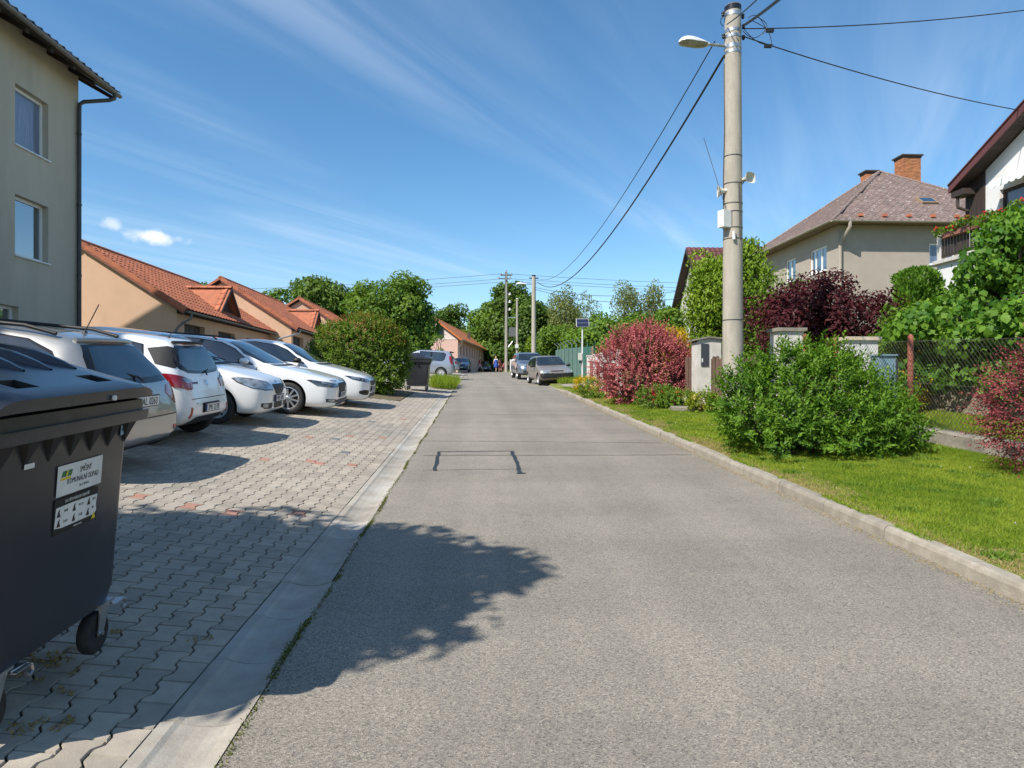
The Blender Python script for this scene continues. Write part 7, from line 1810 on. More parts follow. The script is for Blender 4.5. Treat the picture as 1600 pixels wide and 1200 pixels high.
# ------------------------------------------------------------------ people far up the street
def person(label, X, Y, h, top, bottom, hair, step=0.25, dress=False, face=0.0, lean=0.0, hairlen=0.0, arm=0.2, sit=False, shirt_arm=True):
    z0 = zr(Y); t = thing('person', label, 'person', (X, Y, z0), face, 'people walking far up the street')
    k = h / 1.7
    J = {'pel': (0, 0, .92), 'sp': (lean * .5, 0, 1.12), 'ch': (lean, 0, 1.30), 'nk': (lean, 0, 1.45), 'hd': (lean + .01, 0, 1.55), 'ht': (lean, 0, 1.66)}
    for s_, sg in (('l', 1), ('r', -1)):
        st_ = step * sg
        J['hp' + s_] = (0, .09 * sg, .88); J['kn' + s_] = (st_ * .55, .095 * sg, .48); J['an' + s_] = (st_, .10 * sg, .08); J['to' + s_] = (st_ + .15, .11 * sg, .03)
        J['sh' + s_] = (lean, .17 * sg, 1.38); J['el' + s_] = (lean - arm * sg * .5, .23 * sg, 1.12); J['wr' + s_] = (lean - arm * sg + .06, .23 * sg, .90); J['ha' + s_] = (lean - arm * sg + .10, .23 * sg, .82)
    rad_ = {'pel': .14, 'sp': .125, 'ch': .14, 'nk': .055, 'hd': .085, 'ht': .06, 'hp': .095, 'kn': .06, 'an': .042, 'to': .035, 'sh': .065, 'el': .043, 'wr': .03, 'ha': .035}
    E = [('pel', 'sp'), ('sp', 'ch'), ('ch', 'nk'), ('nk', 'hd'), ('hd', 'ht')]
    for s_ in 'lr': E += [('pel', 'hp' + s_), ('hp' + s_, 'kn' + s_), ('kn' + s_, 'an' + s_), ('an' + s_, 'to' + s_), ('ch', 'sh' + s_), ('sh' + s_, 'el' + s_), ('el' + s_, 'wr' + s_), ('wr' + s_, 'ha' + s_)]
    names = list(J); idx = {n: i for i, n in enumerate(names)}
    me = bpy.data.meshes.new('body'); me.from_pydata([tuple(c * k for c in J[n]) for n in names], [(idx[a], idx[b]) for a, b in E], [])
    o = bpy.data.objects.new('tmp', me); col.objects.link(o)
    bm = bmesh.new(); bm.from_mesh(me); sl_ = bm.verts.layers.skin.verify(); bm.verts.ensure_lookup_table()
    for i, n in enumerate(names):
        r_ = rad_.get(n, rad_.get(n[:2], .05)) * k; bm.verts[i][sl_].radius = (r_, r_); bm.verts[i][sl_].use_root = (n == 'pel')
    bm.to_mesh(me); bm.free()
    o.modifiers.new('sk', 'SKIN'); ss = o.modifiers.new('ss', 'SUBSURF'); ss.levels = 1; ss.render_levels = 1
    body = evaluated(o); bpy.data.objects.remove(o)
    for m in ('skin', top, bottom): body.materials.append(M[m])
    mi = []
    for p in body.polygons:
        z, y = p.center.z / k, abs(p.center.y) / k
        inarm = y > .185
        mi.append(1 if (.93 < z < 1.43 and (not inarm or (shirt_arm and z > 1.2))) else 2 if (.52 < z <= .93 and not inarm) else 0)
    body.polygons.foreach_set('material_index', mi); body.polygons.foreach_set('use_smooth', [True] * len(body.polygons)); body.name = 'body'
    link('body', body, t)
    b = MB(); b.lathe([(0.0, .135), (.05, .12), (.088, .07), (.098, .01), (.09, -.05 - hairlen * .5), (.06, -.08 - hairlen)], 'z', 14, (lean - .02, 0, 1.60)); b.v = [(x * k, y * k, z * k) for x, y, z in b.v]; b.build('hair', M[hair], t, smooth=True)
    if dress:
        b = MB(); b.lathe([(.15, 1.36), (.155, 1.2), (.145, 1.05), (.19, .85), (.25, .52), (.24, .51)], 'z', 18); b.v = [(x * k + lean * .6, y * k * 1.1, z * k) for x, y, z in b.v]; b.build('dress', M[bottom], t, smooth=True)
    return t
for args in ((('person in red top and pale skirt striding left across the street', at(750, 580, 78).x, 78, 1.7, 'cloth_red', 'cloth_palepink', 'hair_blond'), dict(step=0.36, face=R(180), lean=0.05, dress=False)),
             (('person in blue dress with white shawl walking in the street group', at(775, 580, 78).x, 78, 1.78, 'cloth_white', 'cloth_blue', 'hair_blond'), dict(step=0.2, dress=True, face=R(60), hairlen=.1)),
             (('person in dark maroon clothes beside the one in blue dress', at(781.5, 580, 79).x, 79, 1.55, 'cloth_maroon', 'cloth_maroon', 'hair_brown'), dict(step=0.2, face=R(100), hairlen=.1)),
             (('child in pink clothes between the maroon and white-shirted people', at(787, 580, 79.5).x, 79.5, 1.1, 'cloth_pink', 'cloth_pink', 'hair_brown'), dict(step=0.2, face=R(200))),
             (('person in white shirt and black shorts at the group right end', at(791.5, 580, 80).x, 80, 1.72, 'cloth_white', 'cloth_black', 'hair_brown'), dict(step=0.3, face=R(200)))):
    person(*args[0], **args[1])
# ------------------------------------------------------------------ vegetation
def quads(P, A, Nn, Ls, Wd, fold=0.18, tip=0.5):
    """one folded rhombic leaf for each base point P, along A, facing Nn"""
    A = nrm(A); S_ = nrm(np.cross(A, Nn)); N2 = np.cross(S_, A)
    Ls = np.asarray(Ls).reshape(-1, 1); Wd = np.asarray(Wd).reshape(-1, 1)
    mid = P + A * Ls * tip + N2 * (Wd * fold)
    V = np.stack([P, mid + S_ * Wd * 0.5, P + A * Ls - N2 * Ls * 0.08, mid - S_ * Wd * 0.5], axis=1).reshape(-1, 3)
    Fc = np.arange(len(P) * 4).reshape(-1, 4)
    return V, Fc
def rdir(rng, n):
    v = rng.normal(size=(n, 3)); return nrm(v)
def clumps_of(rng, c, rad, n, r, flat=0.0, zmin=None, shell=0.62):
    """centres of leaf clumps through an ellipsoid, thicker towards its skin"""
    out = []
    while len(out) < n:
        d = rdir(rng, 1)[0]; f = shell + (1 - shell) * rng.random() ** 0.6 if rng.random() < 0.8 else rng.random() * shell
        p = np.array(c) + d * np.array(rad) * f * (1 + rng.normal() * 0.07)
        if zmin is not None and p[2] < zmin: continue
        out.append((p, r * rng.uniform(0.65, 1.35)))
    return out
def leaf_cloud(rng, clumps, per, L, W, up=0.45, out_c=None, droop=0.1, squash=0.75, rnd=0.6):
    Ps, As, Ns, Ts = [], [], [], []
    for c, r in clumps:
        n = max(3, int(per * (r ** 2)))
        d = rdir(rng, n); rr = r * (0.5 + 0.5 * rng.random((n, 1)) ** 0.5)
        p = c + d * rr * np.array([1, 1, squash])
        o = nrm(p - out_c) if out_c is not None else d
        N_ = nrm(d * 0.55 + o * 0.45 + np.array([0, 0, up]) + rng.normal(size=(n, 3)) * rnd)
        A = nrm(np.cross(N_, rdir(rng, n)) + np.array([0, 0, -droop]))
        Ps.append(p); As.append(A); Ns.append(N_); Ts.append(np.clip(rng.normal(0.45, 0.22, n) + rng.normal() * 0.16, 0, 1))
    P, A, N_, T = map(np.concatenate, (Ps, As, Ns, Ts)); n = len(P)
    V, Fc = quads(P, A, N_, L * rng.uniform(0.7, 1.3, n), W * rng.uniform(0.7, 1.3, n))
    return V, Fc, np.repeat(T, 4)
def shoots(rng, base, dirs, ln, k, L, W, spread=0.85, taper=0.4, tipbright=0.45):
    """leafy twigs: k leaves round each shoot"""
    n = len(base); Ps, As, Ns, Ts = [], [], [], []
    ref = rdir(rng, n); e1 = nrm(np.cross(dirs, ref)); e2 = np.cross(dirs, e1); t0 = rng.normal(0.42, 0.2, n)
    for j in range(k):
        f = (j + 0.5) / k; a = j * 2.4 + rng.uniform(-0.3, 0.3, n)
        r_ = e1 * np.cos(a)[:, None] + e2 * np.sin(a)[:, None]
        Ps.append(base + dirs * (ln * f)[:, None]); ax = nrm(dirs * (0.35 + 0.6 * f) + r_ * spread + rng.normal(size=(n, 3)) * 0.12); As.append(ax)
        Ns.append(nrm(dirs * 1.0 - r_ * 0.35 + np.array([0, 0, 0.4]))); Ts.append(np.clip(t0 + tipbright * (f - 0.5), 0, 1))
    P, A, N_, T = map(np.concatenate, (Ps, As, Ns, Ts)); m = len(P); sz = np.concatenate([np.full(n, 1 - taper * abs(0.4 - (j + 0.5) / k)) for j in range(k)])
    V, Fc = quads(P, A, N_, L * sz * rng.uniform(0.75, 1.25, m), W * sz * rng.uniform(0.75, 1.25, m))
    return V, Fc, np.repeat(T, 4)
def merge(parts):
    Vs, Fs, Ts = [], [], []; o = 0
    for V, Fc, T in parts: Vs.append(V); Fs.append(Fc + o); Ts.append(T); o += len(V)
    return np.concatenate(Vs), np.concatenate(Fs), np.concatenate(Ts)
def limbs(rng, mb, base, h, targets, r0, n=6, fork=0.45):
    for c in targets:
        c = Vector(c); z = h * (fork + 0.4 * rng.random()); p0 = Vector((base[0], base[1], z)); m = p0.lerp(c, 0.5) + Vector((rng.normal() * 0.05, rng.normal() * 0.05, 0.06)) * (c - p0).length
        mb.tube([p0, p0.lerp(m, 0.5), m, m.lerp(c, 0.6), c], [r0, r0 * 0.8, r0 * 0.6, r0 * 0.4, r0 * 0.15], n, False)
def tree(name, label, X, Y, ztop, rad, m, seed, L=0.22, W=0.14, nc=42, cr=0.9, per=190, trunk_h=None, bark='bark', group='trees behind the street', r0=0.18, zbase=None, crown_low=0.25, up=0.4, shell=0.62, droop=0.15, squash=0.75, cat='tree', extra=None):
    rng = np.random.default_rng(seed); z0 = ground(X, Y) if zbase is None else zbase
    t = thing(name, label, cat, (X, Y, z0), 0, group); H = ztop - z0
    cz = H - rad[2]; c = np.array([0, 0, cz]); cl_ = clumps_of(rng, c, rad, nc, cr, zmin=H * crown_low * 0.5, shell=shell)
    if extra: cl_ += [(np.array(p), r) for p, r in extra]
    V, Fc, T = leaf_cloud(rng, cl_, per, L, W, up, c, droop, squash)
    np_mesh('crown', V, Fc, M[m], t, T, 'stuff')
    b = MB(); th = min(cz, H * 0.7); b.tube([(0, 0, -0.2), (0.02, 0.01, th * 0.3), (-0.03, 0.02, th * 0.7), (0, 0, th)], [r0 * 1.25, r0, r0 * 0.75, r0 * 0.4], 9)
    limbs(rng, b, (0, 0), th, [q[0] for q in cl_[:: max(1, nc // 12)]], r0 * 0.4)
    b.build('trunk', M[bark], t, smooth=True)
    return t
def topz(px, py, Y): return at(px, py, Y).z
def atx(px, Y): return at(px, 600, Y).x

# -- big green bush on the verge: leafy shoots over lumpy mounds
def bush(name, label, X, Y, lumps, n, ln, k, L, W, m, seed, spread=0.85, upb=0.5, core='leaf_dark', group=None, core_n=0, zoff=0.0, cat='shrub', singles=0):
    rng = np.random.default_rng(seed); z0 = ground(X, Y) + zoff; t = thing(name, label, cat, (X, Y, z0), 0, group)
    areas = np.array([r[0] * r[2] + r[1] * r[2] + r[0] * r[1] for _, r in lumps]); pick = rng.choice(len(lumps), n * 3, p=areas / areas.sum())
    C = np.array([c for c, _ in lumps])[pick]; Rr = np.array([r for _, r in lumps])[pick]
    d = rdir(rng, n * 3); P = C + d * Rr * (0.80 + 0.2 * rng.random((n * 3, 1)))
    inside = np.zeros(len(P), bool)
    for i, (c, r) in enumerate(lumps):
        q = (P - np.array(c)) / np.array(r); inside |= (np.sum(q * q, axis=1) < 0.55) & (pick != i)
    ok = (~inside) & (P[:, 2] > 0.06); P = P[ok][:n]; d = d[ok][:n]
    D = nrm(d * 0.75 + np.array([0, 0, upb]) + rng.normal(size=d.shape) * 0.28)
    V, Fc, T = shoots(rng, P, D, ln * rng.uniform(0.6, 1.4, len(P)), k, L, W, spread)
    if singles:
        # the leaves that face the camera most openly are kept as single pieces
        cam_l = np.array([-X, -Y, EYE - z0]); cen = V.reshape(-1, 4, 3).mean(axis=1); dist = np.linalg.norm(cen - cam_l, axis=1)
        idx = np.argsort(dist)[: singles * 6][:: 6][:singles]; keep = np.ones(len(Fc), bool); keep[idx] = False
        me0 = None
        for q in idx:
            p4 = V[q * 4: q * 4 + 4]; ax = p4[2] - p4[0]; Lq = np.linalg.norm(ax); wv = p4[1] - p4[3]
            if me0 is None:
                me0 = bpy.data.meshes.new('leaf'); me0.from_pydata([(0, 0, 0), (0.5, 0.22, 0.05), (1, 0, -0.06), (0.5, -0.22, 0.05), (0.25, 0.16, 0.03), (0.25, -0.16, 0.03), (0.78, 0.14, 0.01), (0.78, -0.14, 0.01), (0.5, 0, 0)], [],
                                 [(0, 5, 8), (0, 8, 4), (5, 3, 8), (8, 1, 4), (3, 7, 8), (8, 6, 1), (7, 2, 8), (8, 2, 6)]); me0.materials.append(M[m])
                a_ = me0.attributes.new('tint', 'FLOAT', 'POINT'); a_.data.foreach_set('value', [0.75] * 9); me0.update()
            ex = Vector(ax).normalized(); ey = Vector(wv); ey = (ey - ex * ey.dot(ex)).normalized(); ez = ex.cross(ey); s_ = Lq * 1.05
            o = bpy.data.objects.new('leaf', me0); col.objects.link(o); o.parent = t
            o.matrix_local = Matrix(((ex.x * s_, ey.x * s_, ez.x * s_, p4[0][0]), (ex.y * s_, ey.y * s_, ez.y * s_, p4[0][1]), (ex.z * s_, ey.z * s_, ez.z * s_, p4[0][2]), (0, 0, 0, 1)))
        Fc = Fc[keep]
    np_mesh('foliage', V, Fc, M[m], t, T, 'stuff')
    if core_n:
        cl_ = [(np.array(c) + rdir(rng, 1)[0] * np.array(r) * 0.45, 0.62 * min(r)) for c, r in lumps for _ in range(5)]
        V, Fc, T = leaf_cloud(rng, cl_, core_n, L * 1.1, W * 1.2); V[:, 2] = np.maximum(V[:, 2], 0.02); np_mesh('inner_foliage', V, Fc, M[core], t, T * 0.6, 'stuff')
    b = MB()
    for c, r in lumps:
        for j in range(3):
            e = Vector(c) + Vector(rdir(rng, 1)[0]) * 0.5 * min(r); b.tube([(c[0] * 0.25 + rng.normal() * 0.05, c[1] * 0.25 + rng.normal() * 0.05, -0.1), (c[0] * 0.6, c[1] * 0.6, e.z * 0.45), e], [0.022, 0.016, 0.005], 6, False)
    b.build('stems', M['bark'], t, smooth=True)
    return t
BX, BY = at(1268, 600, 9.9).x, 9.9
bush('green_bush', 'big glossy green bush spreading over the grass verge to the kerb', BX, BY,
     [((0.045, 0.1, 0.694), (0.704, 0.75, 0.599)), ((-0.648, 0.15, 0.556), (0.546, 0.6, 0.471)), ((0.648, 0.2, 0.613), (0.528, 0.6, 0.513)), ((-0.18, 0.35, 0.997), (0.484, 0.5, 0.428)), ((0.45, 0.35, 0.978), (0.37, 0.45, 0.428)),
      ((-0.558, -0.5, 0.425), (0.37, 0.4, 0.222)), ((0.108, -0.6, 0.449), (0.37, 0.4, 0.24)), ((0.648, -0.5, 0.408), (0.37, 0.4, 0.222)), ((-1.01, 0.1, 0.654), (0.317, 0.45, 0.359)), ((1.01, -0.15, 0.368), (0.37, 0.42, 0.273)), ((-1.03, -0.35, 0.408), (0.317, 0.4, 0.222)),
      ((1.28, 0.15, 0.703), (0.211, 0.28, 0.206)), ((-1.01, -0.95, 0.0817), (0.229, 0.22, 0.0856)), ((0, -1, 0.163), (0.211, 0.2, 0.154)), ((-0.45, 0.25, 1.24), (0.176, 0.25, 0.222)), ((0.162, 0.3, 1.32), (0.194, 0.25, 0.206)), ((0.558, 0.3, 1.32), (0.141, 0.2, 0.188)), ((-0.9, 0.35, 0.978), (0.176, 0.25, 0.257)), ((0.855, 0.3, 1.06), (0.194, 0.25, 0.222)), ((1.08, -0.55, 0.204), (0.264, 0.26, 0.171)), ((0.495, -0.85, 0.229), (0.229, 0.22, 0.171)), ((-0.36, -0.85, 0.163), (0.176, 0.2, 0.137))],
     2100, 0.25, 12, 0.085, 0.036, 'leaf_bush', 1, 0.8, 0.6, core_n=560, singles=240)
# -- red barberries
RX, RY = atx(1006, 19.4), 19.4
bush('red_barberry', 'large round crimson barberry shrub on the verge before the board fence', RX, RY,
     [((0, 0, 1.05), (1.0, 0.9, 0.95)), ((-0.45, 0, 1.05), (0.75, 0.7, 0.8)), ((0.55, 0.1, 0.95), (0.75, 0.7, 0.75)), ((0.05, 0, 1.45), (0.7, 0.6, 0.6)), ((-0.35, -0.3, 0.5), (0.7, 0.6, 0.55)), ((0.5, -0.3, 0.55), (0.6, 0.6, 0.5)), ((1.0, 0, 1.1), (0.35, 0.4, 0.35)), ((0.2, 0, 1.95), (0.25, 0.3, 0.25)), ((-0.55, 0, 1.7), (0.3, 0.3, 0.28)), ((0.65, 0, 1.6), (0.28, 0.3, 0.28)), ((-1.1, 0, 1.0), (0.28, 0.3, 0.4))],
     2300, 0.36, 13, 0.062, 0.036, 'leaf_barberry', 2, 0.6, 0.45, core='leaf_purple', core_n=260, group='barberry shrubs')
QX, QY = atx(1665, 7.4), 7.4
bush('red_barberry', 'dark crimson barberry shrub cut by the right picture edge', QX, QY,
     [((0, 0, 0.75), (0.75, 0.7, 0.6)), ((-0.3, -0.1, 0.85), (0.5, 0.5, 0.35)), ((0.1, 0, 1.15), (0.55, 0.5, 0.4)), ((-0.35, 0, 0.55), (0.4, 0.4, 0.3)), ((0.3, 0, 0.4), (0.6, 0.6, 0.35))],
     900, 0.30, 14, 0.038, 0.022, 'leaf_barberry_dark', 3, 0.6, 0.15, core='leaf_purple', core_n=420, group='barberry shrubs')
# -- low plants along the verge
for i, (px, Y, r_, hh, m, lab) in enumerate(((935, 22.0, 0.55, 0.55, 'leaf_mid', 'low green rose bush left of the crimson barberry'), (1028, 17.6, 0.5, 0.5, 'leaf_mid', 'low green rose bush with red flowers under the barberry'),
                                         (1056, 17.3, 0.45, 0.38, 'leaf_light', 'low fine-leaved plant between the roses and the slab'), (1099, 16.2, 0.3, 0.4, 'leaf_yellowgreen', 'small yellow-flowering plant near the mossy slab'), (917, 25.0, 0.4, 0.5, 'leaf_yellow', 'small golden plant at the foot of the solar post'))):
    X = atx(px, Y); t = bush('low_plant', lab, X, Y, [((0, 0, hh * 0.5), (r_, r_, hh * 0.5)), ((r_ * 0.5, 0, hh * 0.45), (r_ * 0.6, r_ * 0.6, hh * 0.45)), ((-r_ * 0.5, 0, hh * 0.45), (r_ * 0.6, r_ * 0.5, hh * 0.4))], 260, 0.16, 8, 0.065, 0.035, m, 20 + i, 0.8, 0.5, group='low plants on the verge')
    rng = np.random.default_rng(40 + i); fm = {1: 'petal_red', 3: 'petal_yellow', 0: 'petal_yellow'}.get(i)
    if fm:
        n = 16; ps = []
        for q in range(n):
            c = np.array([rng.uniform(-r_, r_), rng.uniform(-r_, 0.1), rng.uniform(0.25, 0.95) * hh]); ps.append((c, 0.055))
        V, Fc, T = leaf_cloud(rng, ps, 5200, 0.05, 0.045, 0.6); np_mesh('flowers', V, Fc, M[fm], t, T, 'stuff')
for (px, py, Y, s_) in ((1016, 619, 17.2, 0.13), (1011, 611, 17.4, 0.1)):
    pass
# -- hedge by the parking bay
HX_, HY_ = atx(566, 23.4), 23.4
hd_ = bush('leafy_hedge', 'broad leafy green hedge with reddish tips between the white cars and far bin', HX_, HY_,
     [((0, 0, 1.15), (1.3, 1.2, 1.15)), ((-0.8, 0.1, 1.15), (0.95, 1.0, 1.05)), ((0.72, 0.1, 1.1), (0.82, 1.0, 1.05)), ((0.1, 0.2, 1.75), (0.95, 0.9, 0.75)), ((-0.9, 0.2, 1.65), (0.6, 0.7, 0.6)), ((0.85, 0.1, 1.6), (0.6, 0.7, 0.65)), ((-0.6, -0.6, 0.6), (0.8, 0.6, 0.6)), ((0.7, -0.5, 0.55), (0.72, 0.6, 0.55))],
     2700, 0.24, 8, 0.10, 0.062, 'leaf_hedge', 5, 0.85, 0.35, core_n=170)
rng = np.random.default_rng(77); P = []
d = rdir(rng, 900); d = d[d[:, 2] > 0.15]; P = np.array([0, 0, 1.25]) + d * np.array([1.55, 1.2, 1.32]); V, Fc, T = shoots(rng, P, nrm(d * 0.5 + np.array([0, 0, 0.7])), np.full(len(P), 0.14), 4, 0.07, 0.04); np_mesh('shoot_tips', V, Fc, M['leaf_hedge_tip'], hd_, T, 'stuff')
# tuft of tall grass beside the far bin
def tuft(label, X, Y, rx, ry, h, n, seed, m='grass_blade'):
    rng = np.random.default_rng(seed); P = np.stack([rng.uniform(-rx, rx, n), rng.uniform(-ry, ry, n), np.zeros(n)], axis=1)
    P[:, 2] = [ground(X + a, Y + b) - ground(X, Y) for a, b in P[:, :2]]
    A = nrm(np.stack([rng.normal(0, 0.35, n), rng.normal(0, 0.35, n), np.ones(n)], axis=1)); V, Fc = quads(P, A, rdir(rng, n), h * rng.uniform(0.5, 1.2, n), np.full(n, 0.018), 0.0, 0.4)
    o = np_mesh('grass_tuft', V, Fc, M[m], None, np.repeat(rng.random(n), 4)); o.location = (X, Y, ground(X, Y)); return tag(o, label, 'grass', 'grass tufts')
tuft('tall grass tuft growing beside the far bin', atx(694, 31), 31.5, 0.55, 2.2, 0.55, 4200, 1)
tuft('unkempt grass under the nose of the beige hatchback', atx(905, 31.5) - 0.2, 32.5, 0.7, 1.2, 0.35, 2600, 2)
# -- climber with big leaves, clipped conifers, purple shrub and others behind the fence
VX, VY = 11.2, 14.0
rngv = np.random.default_rng(9); VZ = ground(VX, VY); vex = []
top_ = [(1385, 560), (1398, 505), (1440, 478), (1500, 452), (1524, 392), (1536, 338), (1570, 322), (1620, 318), (1760, 330)]
while len(vex) < 460:
    px, py = (rngv.uniform(1390, 1520) if len(vex) % 5 < 2 else rngv.uniform(1500, 1750)), rngv.uniform(318, 648); lim = np.interp(px, [q[0] for q in top_], [q[1] for q in top_])
    if py < lim + 14 or (px < 1440 and py > 600): continue
    q = at(px, py, 12.9 + 1.5 * rngv.random() + 0.5 * math.sin(px * 0.05) * math.sin(py * 0.06)); vex.append(((q.x - VX, q.y - VY, max(0.25, q.z - VZ)), 0.34 * rngv.uniform(0.7, 1.3)))
for k in range(120):
    Yv = rngv.uniform(8.8, 12.3); vex.append(((8.85 + rngv.uniform(-0.25, 0.3) - VX, Yv - VY, ground(8.9, Yv) + rngv.uniform(0.45 + 0.12 * (k % 3), 2.0) - VZ), 0.26 * rngv.uniform(0.7, 1.3)))
tvine = tree('big_leaved_climber', 'dense big-leaved climber smothering the garden fence at right', VX, VY, topz(1560, 330, VY), (2.0, 0.4, 1.9), 'leaf_vine', 9, 0.125, 0.105, 6, 0.4, 640, group=None, r0=0.1, crown_low=0.0, up=0.35, shell=0.78, droop=0.6, squash=0.8, cat='climber', extra=vex)
rng = np.random.default_rng(123)
lv = bpy.data.meshes.new('leaf'); pts = [(0, 0, 0), (0.28, 0.42, 0.04), (0.62, 0.40, 0.02), (1, 0, -0.08), (0.62, -0.40, 0.02), (0.28, -0.42, 0.04), (0.45, 0, 0.0), (0.1, 0.3, 0.0), (0.1, -0.3, 0.0)]
lv.from_pydata(pts, [], [(0, 6, 7), (7, 6, 1), (1, 6, 2), (2, 6, 3), (0, 8, 6), (8, 5, 6), (5, 4, 6), (4, 3, 6)]); lv.materials.append(M['leaf_vine']); a_ = lv.attributes.new('tint', 'FLOAT', 'POINT'); a_.data.foreach_set('value', [0.72] * 9); lv.update()
cr_ = [c for c in children(tvine) if c.name.startswith('crown')][0]; vc = np.empty(len(cr_.data.vertices) * 3, np.float32); cr_.data.vertices.foreach_get('co', vc); cen = vc.reshape(-1, 4, 3).mean(axis=1)
dist = cen[:, 1] + 0.02 * cen[:, 0]; idx = np.argsort(dist)[:4000][::16]
for q in idx:
    o = bpy.data.objects.new('leaf', lv); col.objects.link(o); o.parent = tvine; p = Vector(cen[q]); tc_ = (Vector((-VX, -VY, 4)) - p).normalized()
    n_ = (tc_ * 0.6 + Vector((-0.3, -0.3, 0.5)) + Vector(rng.normal(size=3) * 0.35)).normalized(); ax = (Vector((0, 0, -1)) + Vector(rng.normal(size=3) * 0.5)); ax = (ax - n_ * ax.dot(n_)).normalized(); ey = n_.cross(ax); s_ = rng.uniform(0.10, 0.165); p = p + tc_ * 0.03
    o.matrix_local = Matrix(((ax.x * s_, ey.x * s_, n_.x * s_, p.x), (ax.y * s_, ey.y * s_, n_.y * s_, p.y), (ax.z * s_, ey.z * s_, n_.z * s_, p.z), (0, 0, 0, 1)))
def conifer(label, X, Y, ztop, r, m, seed, n=9000, cone=0.85, zlow=0.1, L=0.105, W=0.045, flat=False):
    rng = np.random.default_rng(seed); z0 = ground(X, Y); t = thing('clipped_conifer', label, 'conifer', (X, Y, z0), 0, 'conifers behind the fences'); H = ztop - z0
    th = rng.uniform(0, 2 * math.pi, n); f = rng.random(n) ** (0.8); lump = 1 + 0.16 * np.sin(th * 4 + f * 9) * np.sin(f * 17 + th * 2) + 0.12 * np.sin(th * 3 - f * 13) + 0.06 * np.sin(th * 11 - f * 31)
    prof_ = np.minimum(1, ((1 - f) / cone)) ** 0.5 if not flat else np.minimum(1, ((1 - f) / 0.06)) ** 0.5
    rr = r * prof_ * lump * (0.82 + 0.18 * rng.random(n)); P = np.stack([rr * np.cos(th), rr * np.sin(th), zlow + f * (H - zlow)], axis=1)
    o = np.stack([np.cos(th), np.sin(th), np.full(n, 0.2)], axis=1); A = nrm(o * 0.7 + np.array([0, 0, 0.75]) + rng.normal(size=(n, 3)) * 0.3); N_ = nrm(o + rng.normal(size=(n, 3)) * 0.7)
    V, Fc = quads(P, A, N_, L * rng.uniform(0.6, 1.4, n), W * rng.uniform(0.7, 1.5, n), 0.1)
    np_mesh('foliage', V, Fc, M[m], t, np.repeat(np.clip(rng.normal(0.45, 0.25, n) + 0.15 * np.sin(th * 6 + f * 15), 0, 1), 4), 'stuff')
    b = MB(); b.tube([(0, 0, -0.1), (0, 0, H * 0.9)], [0.1, 0.02], 8); b.build('trunk', M['bark'], t)
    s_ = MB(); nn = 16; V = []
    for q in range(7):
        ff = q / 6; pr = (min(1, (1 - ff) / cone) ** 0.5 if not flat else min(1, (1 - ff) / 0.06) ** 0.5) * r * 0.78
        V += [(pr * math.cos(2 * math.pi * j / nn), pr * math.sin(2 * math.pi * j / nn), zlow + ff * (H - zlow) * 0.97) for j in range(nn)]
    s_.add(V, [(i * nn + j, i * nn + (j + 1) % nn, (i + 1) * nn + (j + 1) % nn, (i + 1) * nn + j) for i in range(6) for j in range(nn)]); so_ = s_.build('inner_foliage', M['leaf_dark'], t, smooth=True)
    return t
CF = dict(L=0.13, W=0.055, per=1000, group='conifers behind the fences', r0=0.1, crown_low=0.0, up=0.5, shell=0.8, droop=-0.9, squash=1.15, cat='conifer')
tree('fluffy_conifer', 'broad yellow-green conifer left of the near pole', atx(1113, 20.5), 20.5, topz(1115, 405, 20.5), (0.52, 0.7, 1.9), 'leaf_thuja', 31, nc=95, cr=0.4, **CF)
tree('fluffy_conifer', 'taller yellow-green conifer rising right behind the near pole', atx(1158, 21.2), 21.2, topz(1160, 391, 21.2), (0.78, 0.8, 2.0), 'leaf_thuja', 32, nc=120, cr=0.42, **CF)
conifer('flat-topped clipped conifer column before the white balcony', atx(1434, 16.6), 16.6, topz(1434, 421, 16.6), 0.5, 'leaf_thuja_blue', 34, 11000, flat=True, L=0.10, W=0.04)
purple = tree('purple_shrub', 'wide dark purple-leaved shrub behind the gate pillars', atx(1286, 16.6), 16.6, topz(1290, 447, 16.6), (1.8, 1.2, 1.15), 'leaf_purple', 12, 0.115, 0.05, 170, 0.42, 760, group=None, r0=0.09, crown_low=0.1, up=0.5, shell=0.75, cat='shrub', droop=-0.3)
tree('green_shrub', 'loose yellow-green shrub between the purple shrub and the climber', atx(1418, 14.6), 14.6, topz(1425, 462, 14.6), (0.75, 0.6, 1.3), 'leaf_light', 13, 0.12, 0.07, 34, 0.42, 420, group='garden shrubs', r0=0.05, crown_low=0.05, cat='shrub')
tree('green_shrub', 'dull green shrub right behind the cream gate pillar', atx(1395, 14.0), 14.0, topz(1395, 520, 14.0), (0.55, 0.5, 0.7), 'leaf_mid', 14, 0.10, 0.05, 24, 0.36, 420, group='garden shrubs', r0=0.04, crown_low=0.05, cat='shrub')
tree('golden_shrub', 'golden shrub beside the rusty red fence post', atx(1414, 13.2), 13.2, topz(1414, 563, 13.2), (0.5, 0.4, 0.42), 'leaf_yellow', 15, 0.055, 0.035, 26, 0.26, 2400, group='golden shrubs', r0=0.03, crown_low=0.0, cat='shrub')
tree('golden_shrub', 'golden shrub top showing behind the crimson barberry', atx(1053, 21.0), 21.0, topz(1053, 508, 21.0), (0.5, 0.5, 0.9), 'leaf_yellow', 16, 0.09, 0.05, 26, 0.36, 700, group='golden shrubs', r0=0.04, crown_low=0.05, cat='shrub')
tree('green_shrub', 'small apple-like tree before the beige house windows', atx(1222, 23.5), 23.5, topz(1222, 418, 23.5), (0.8, 0.7, 1.0), 'leaf_light', 17, 0.13, 0.06, 30, 0.36, 190, group='garden shrubs', r0=0.06, crown_low=0.35, cat='tree', bark='bark')
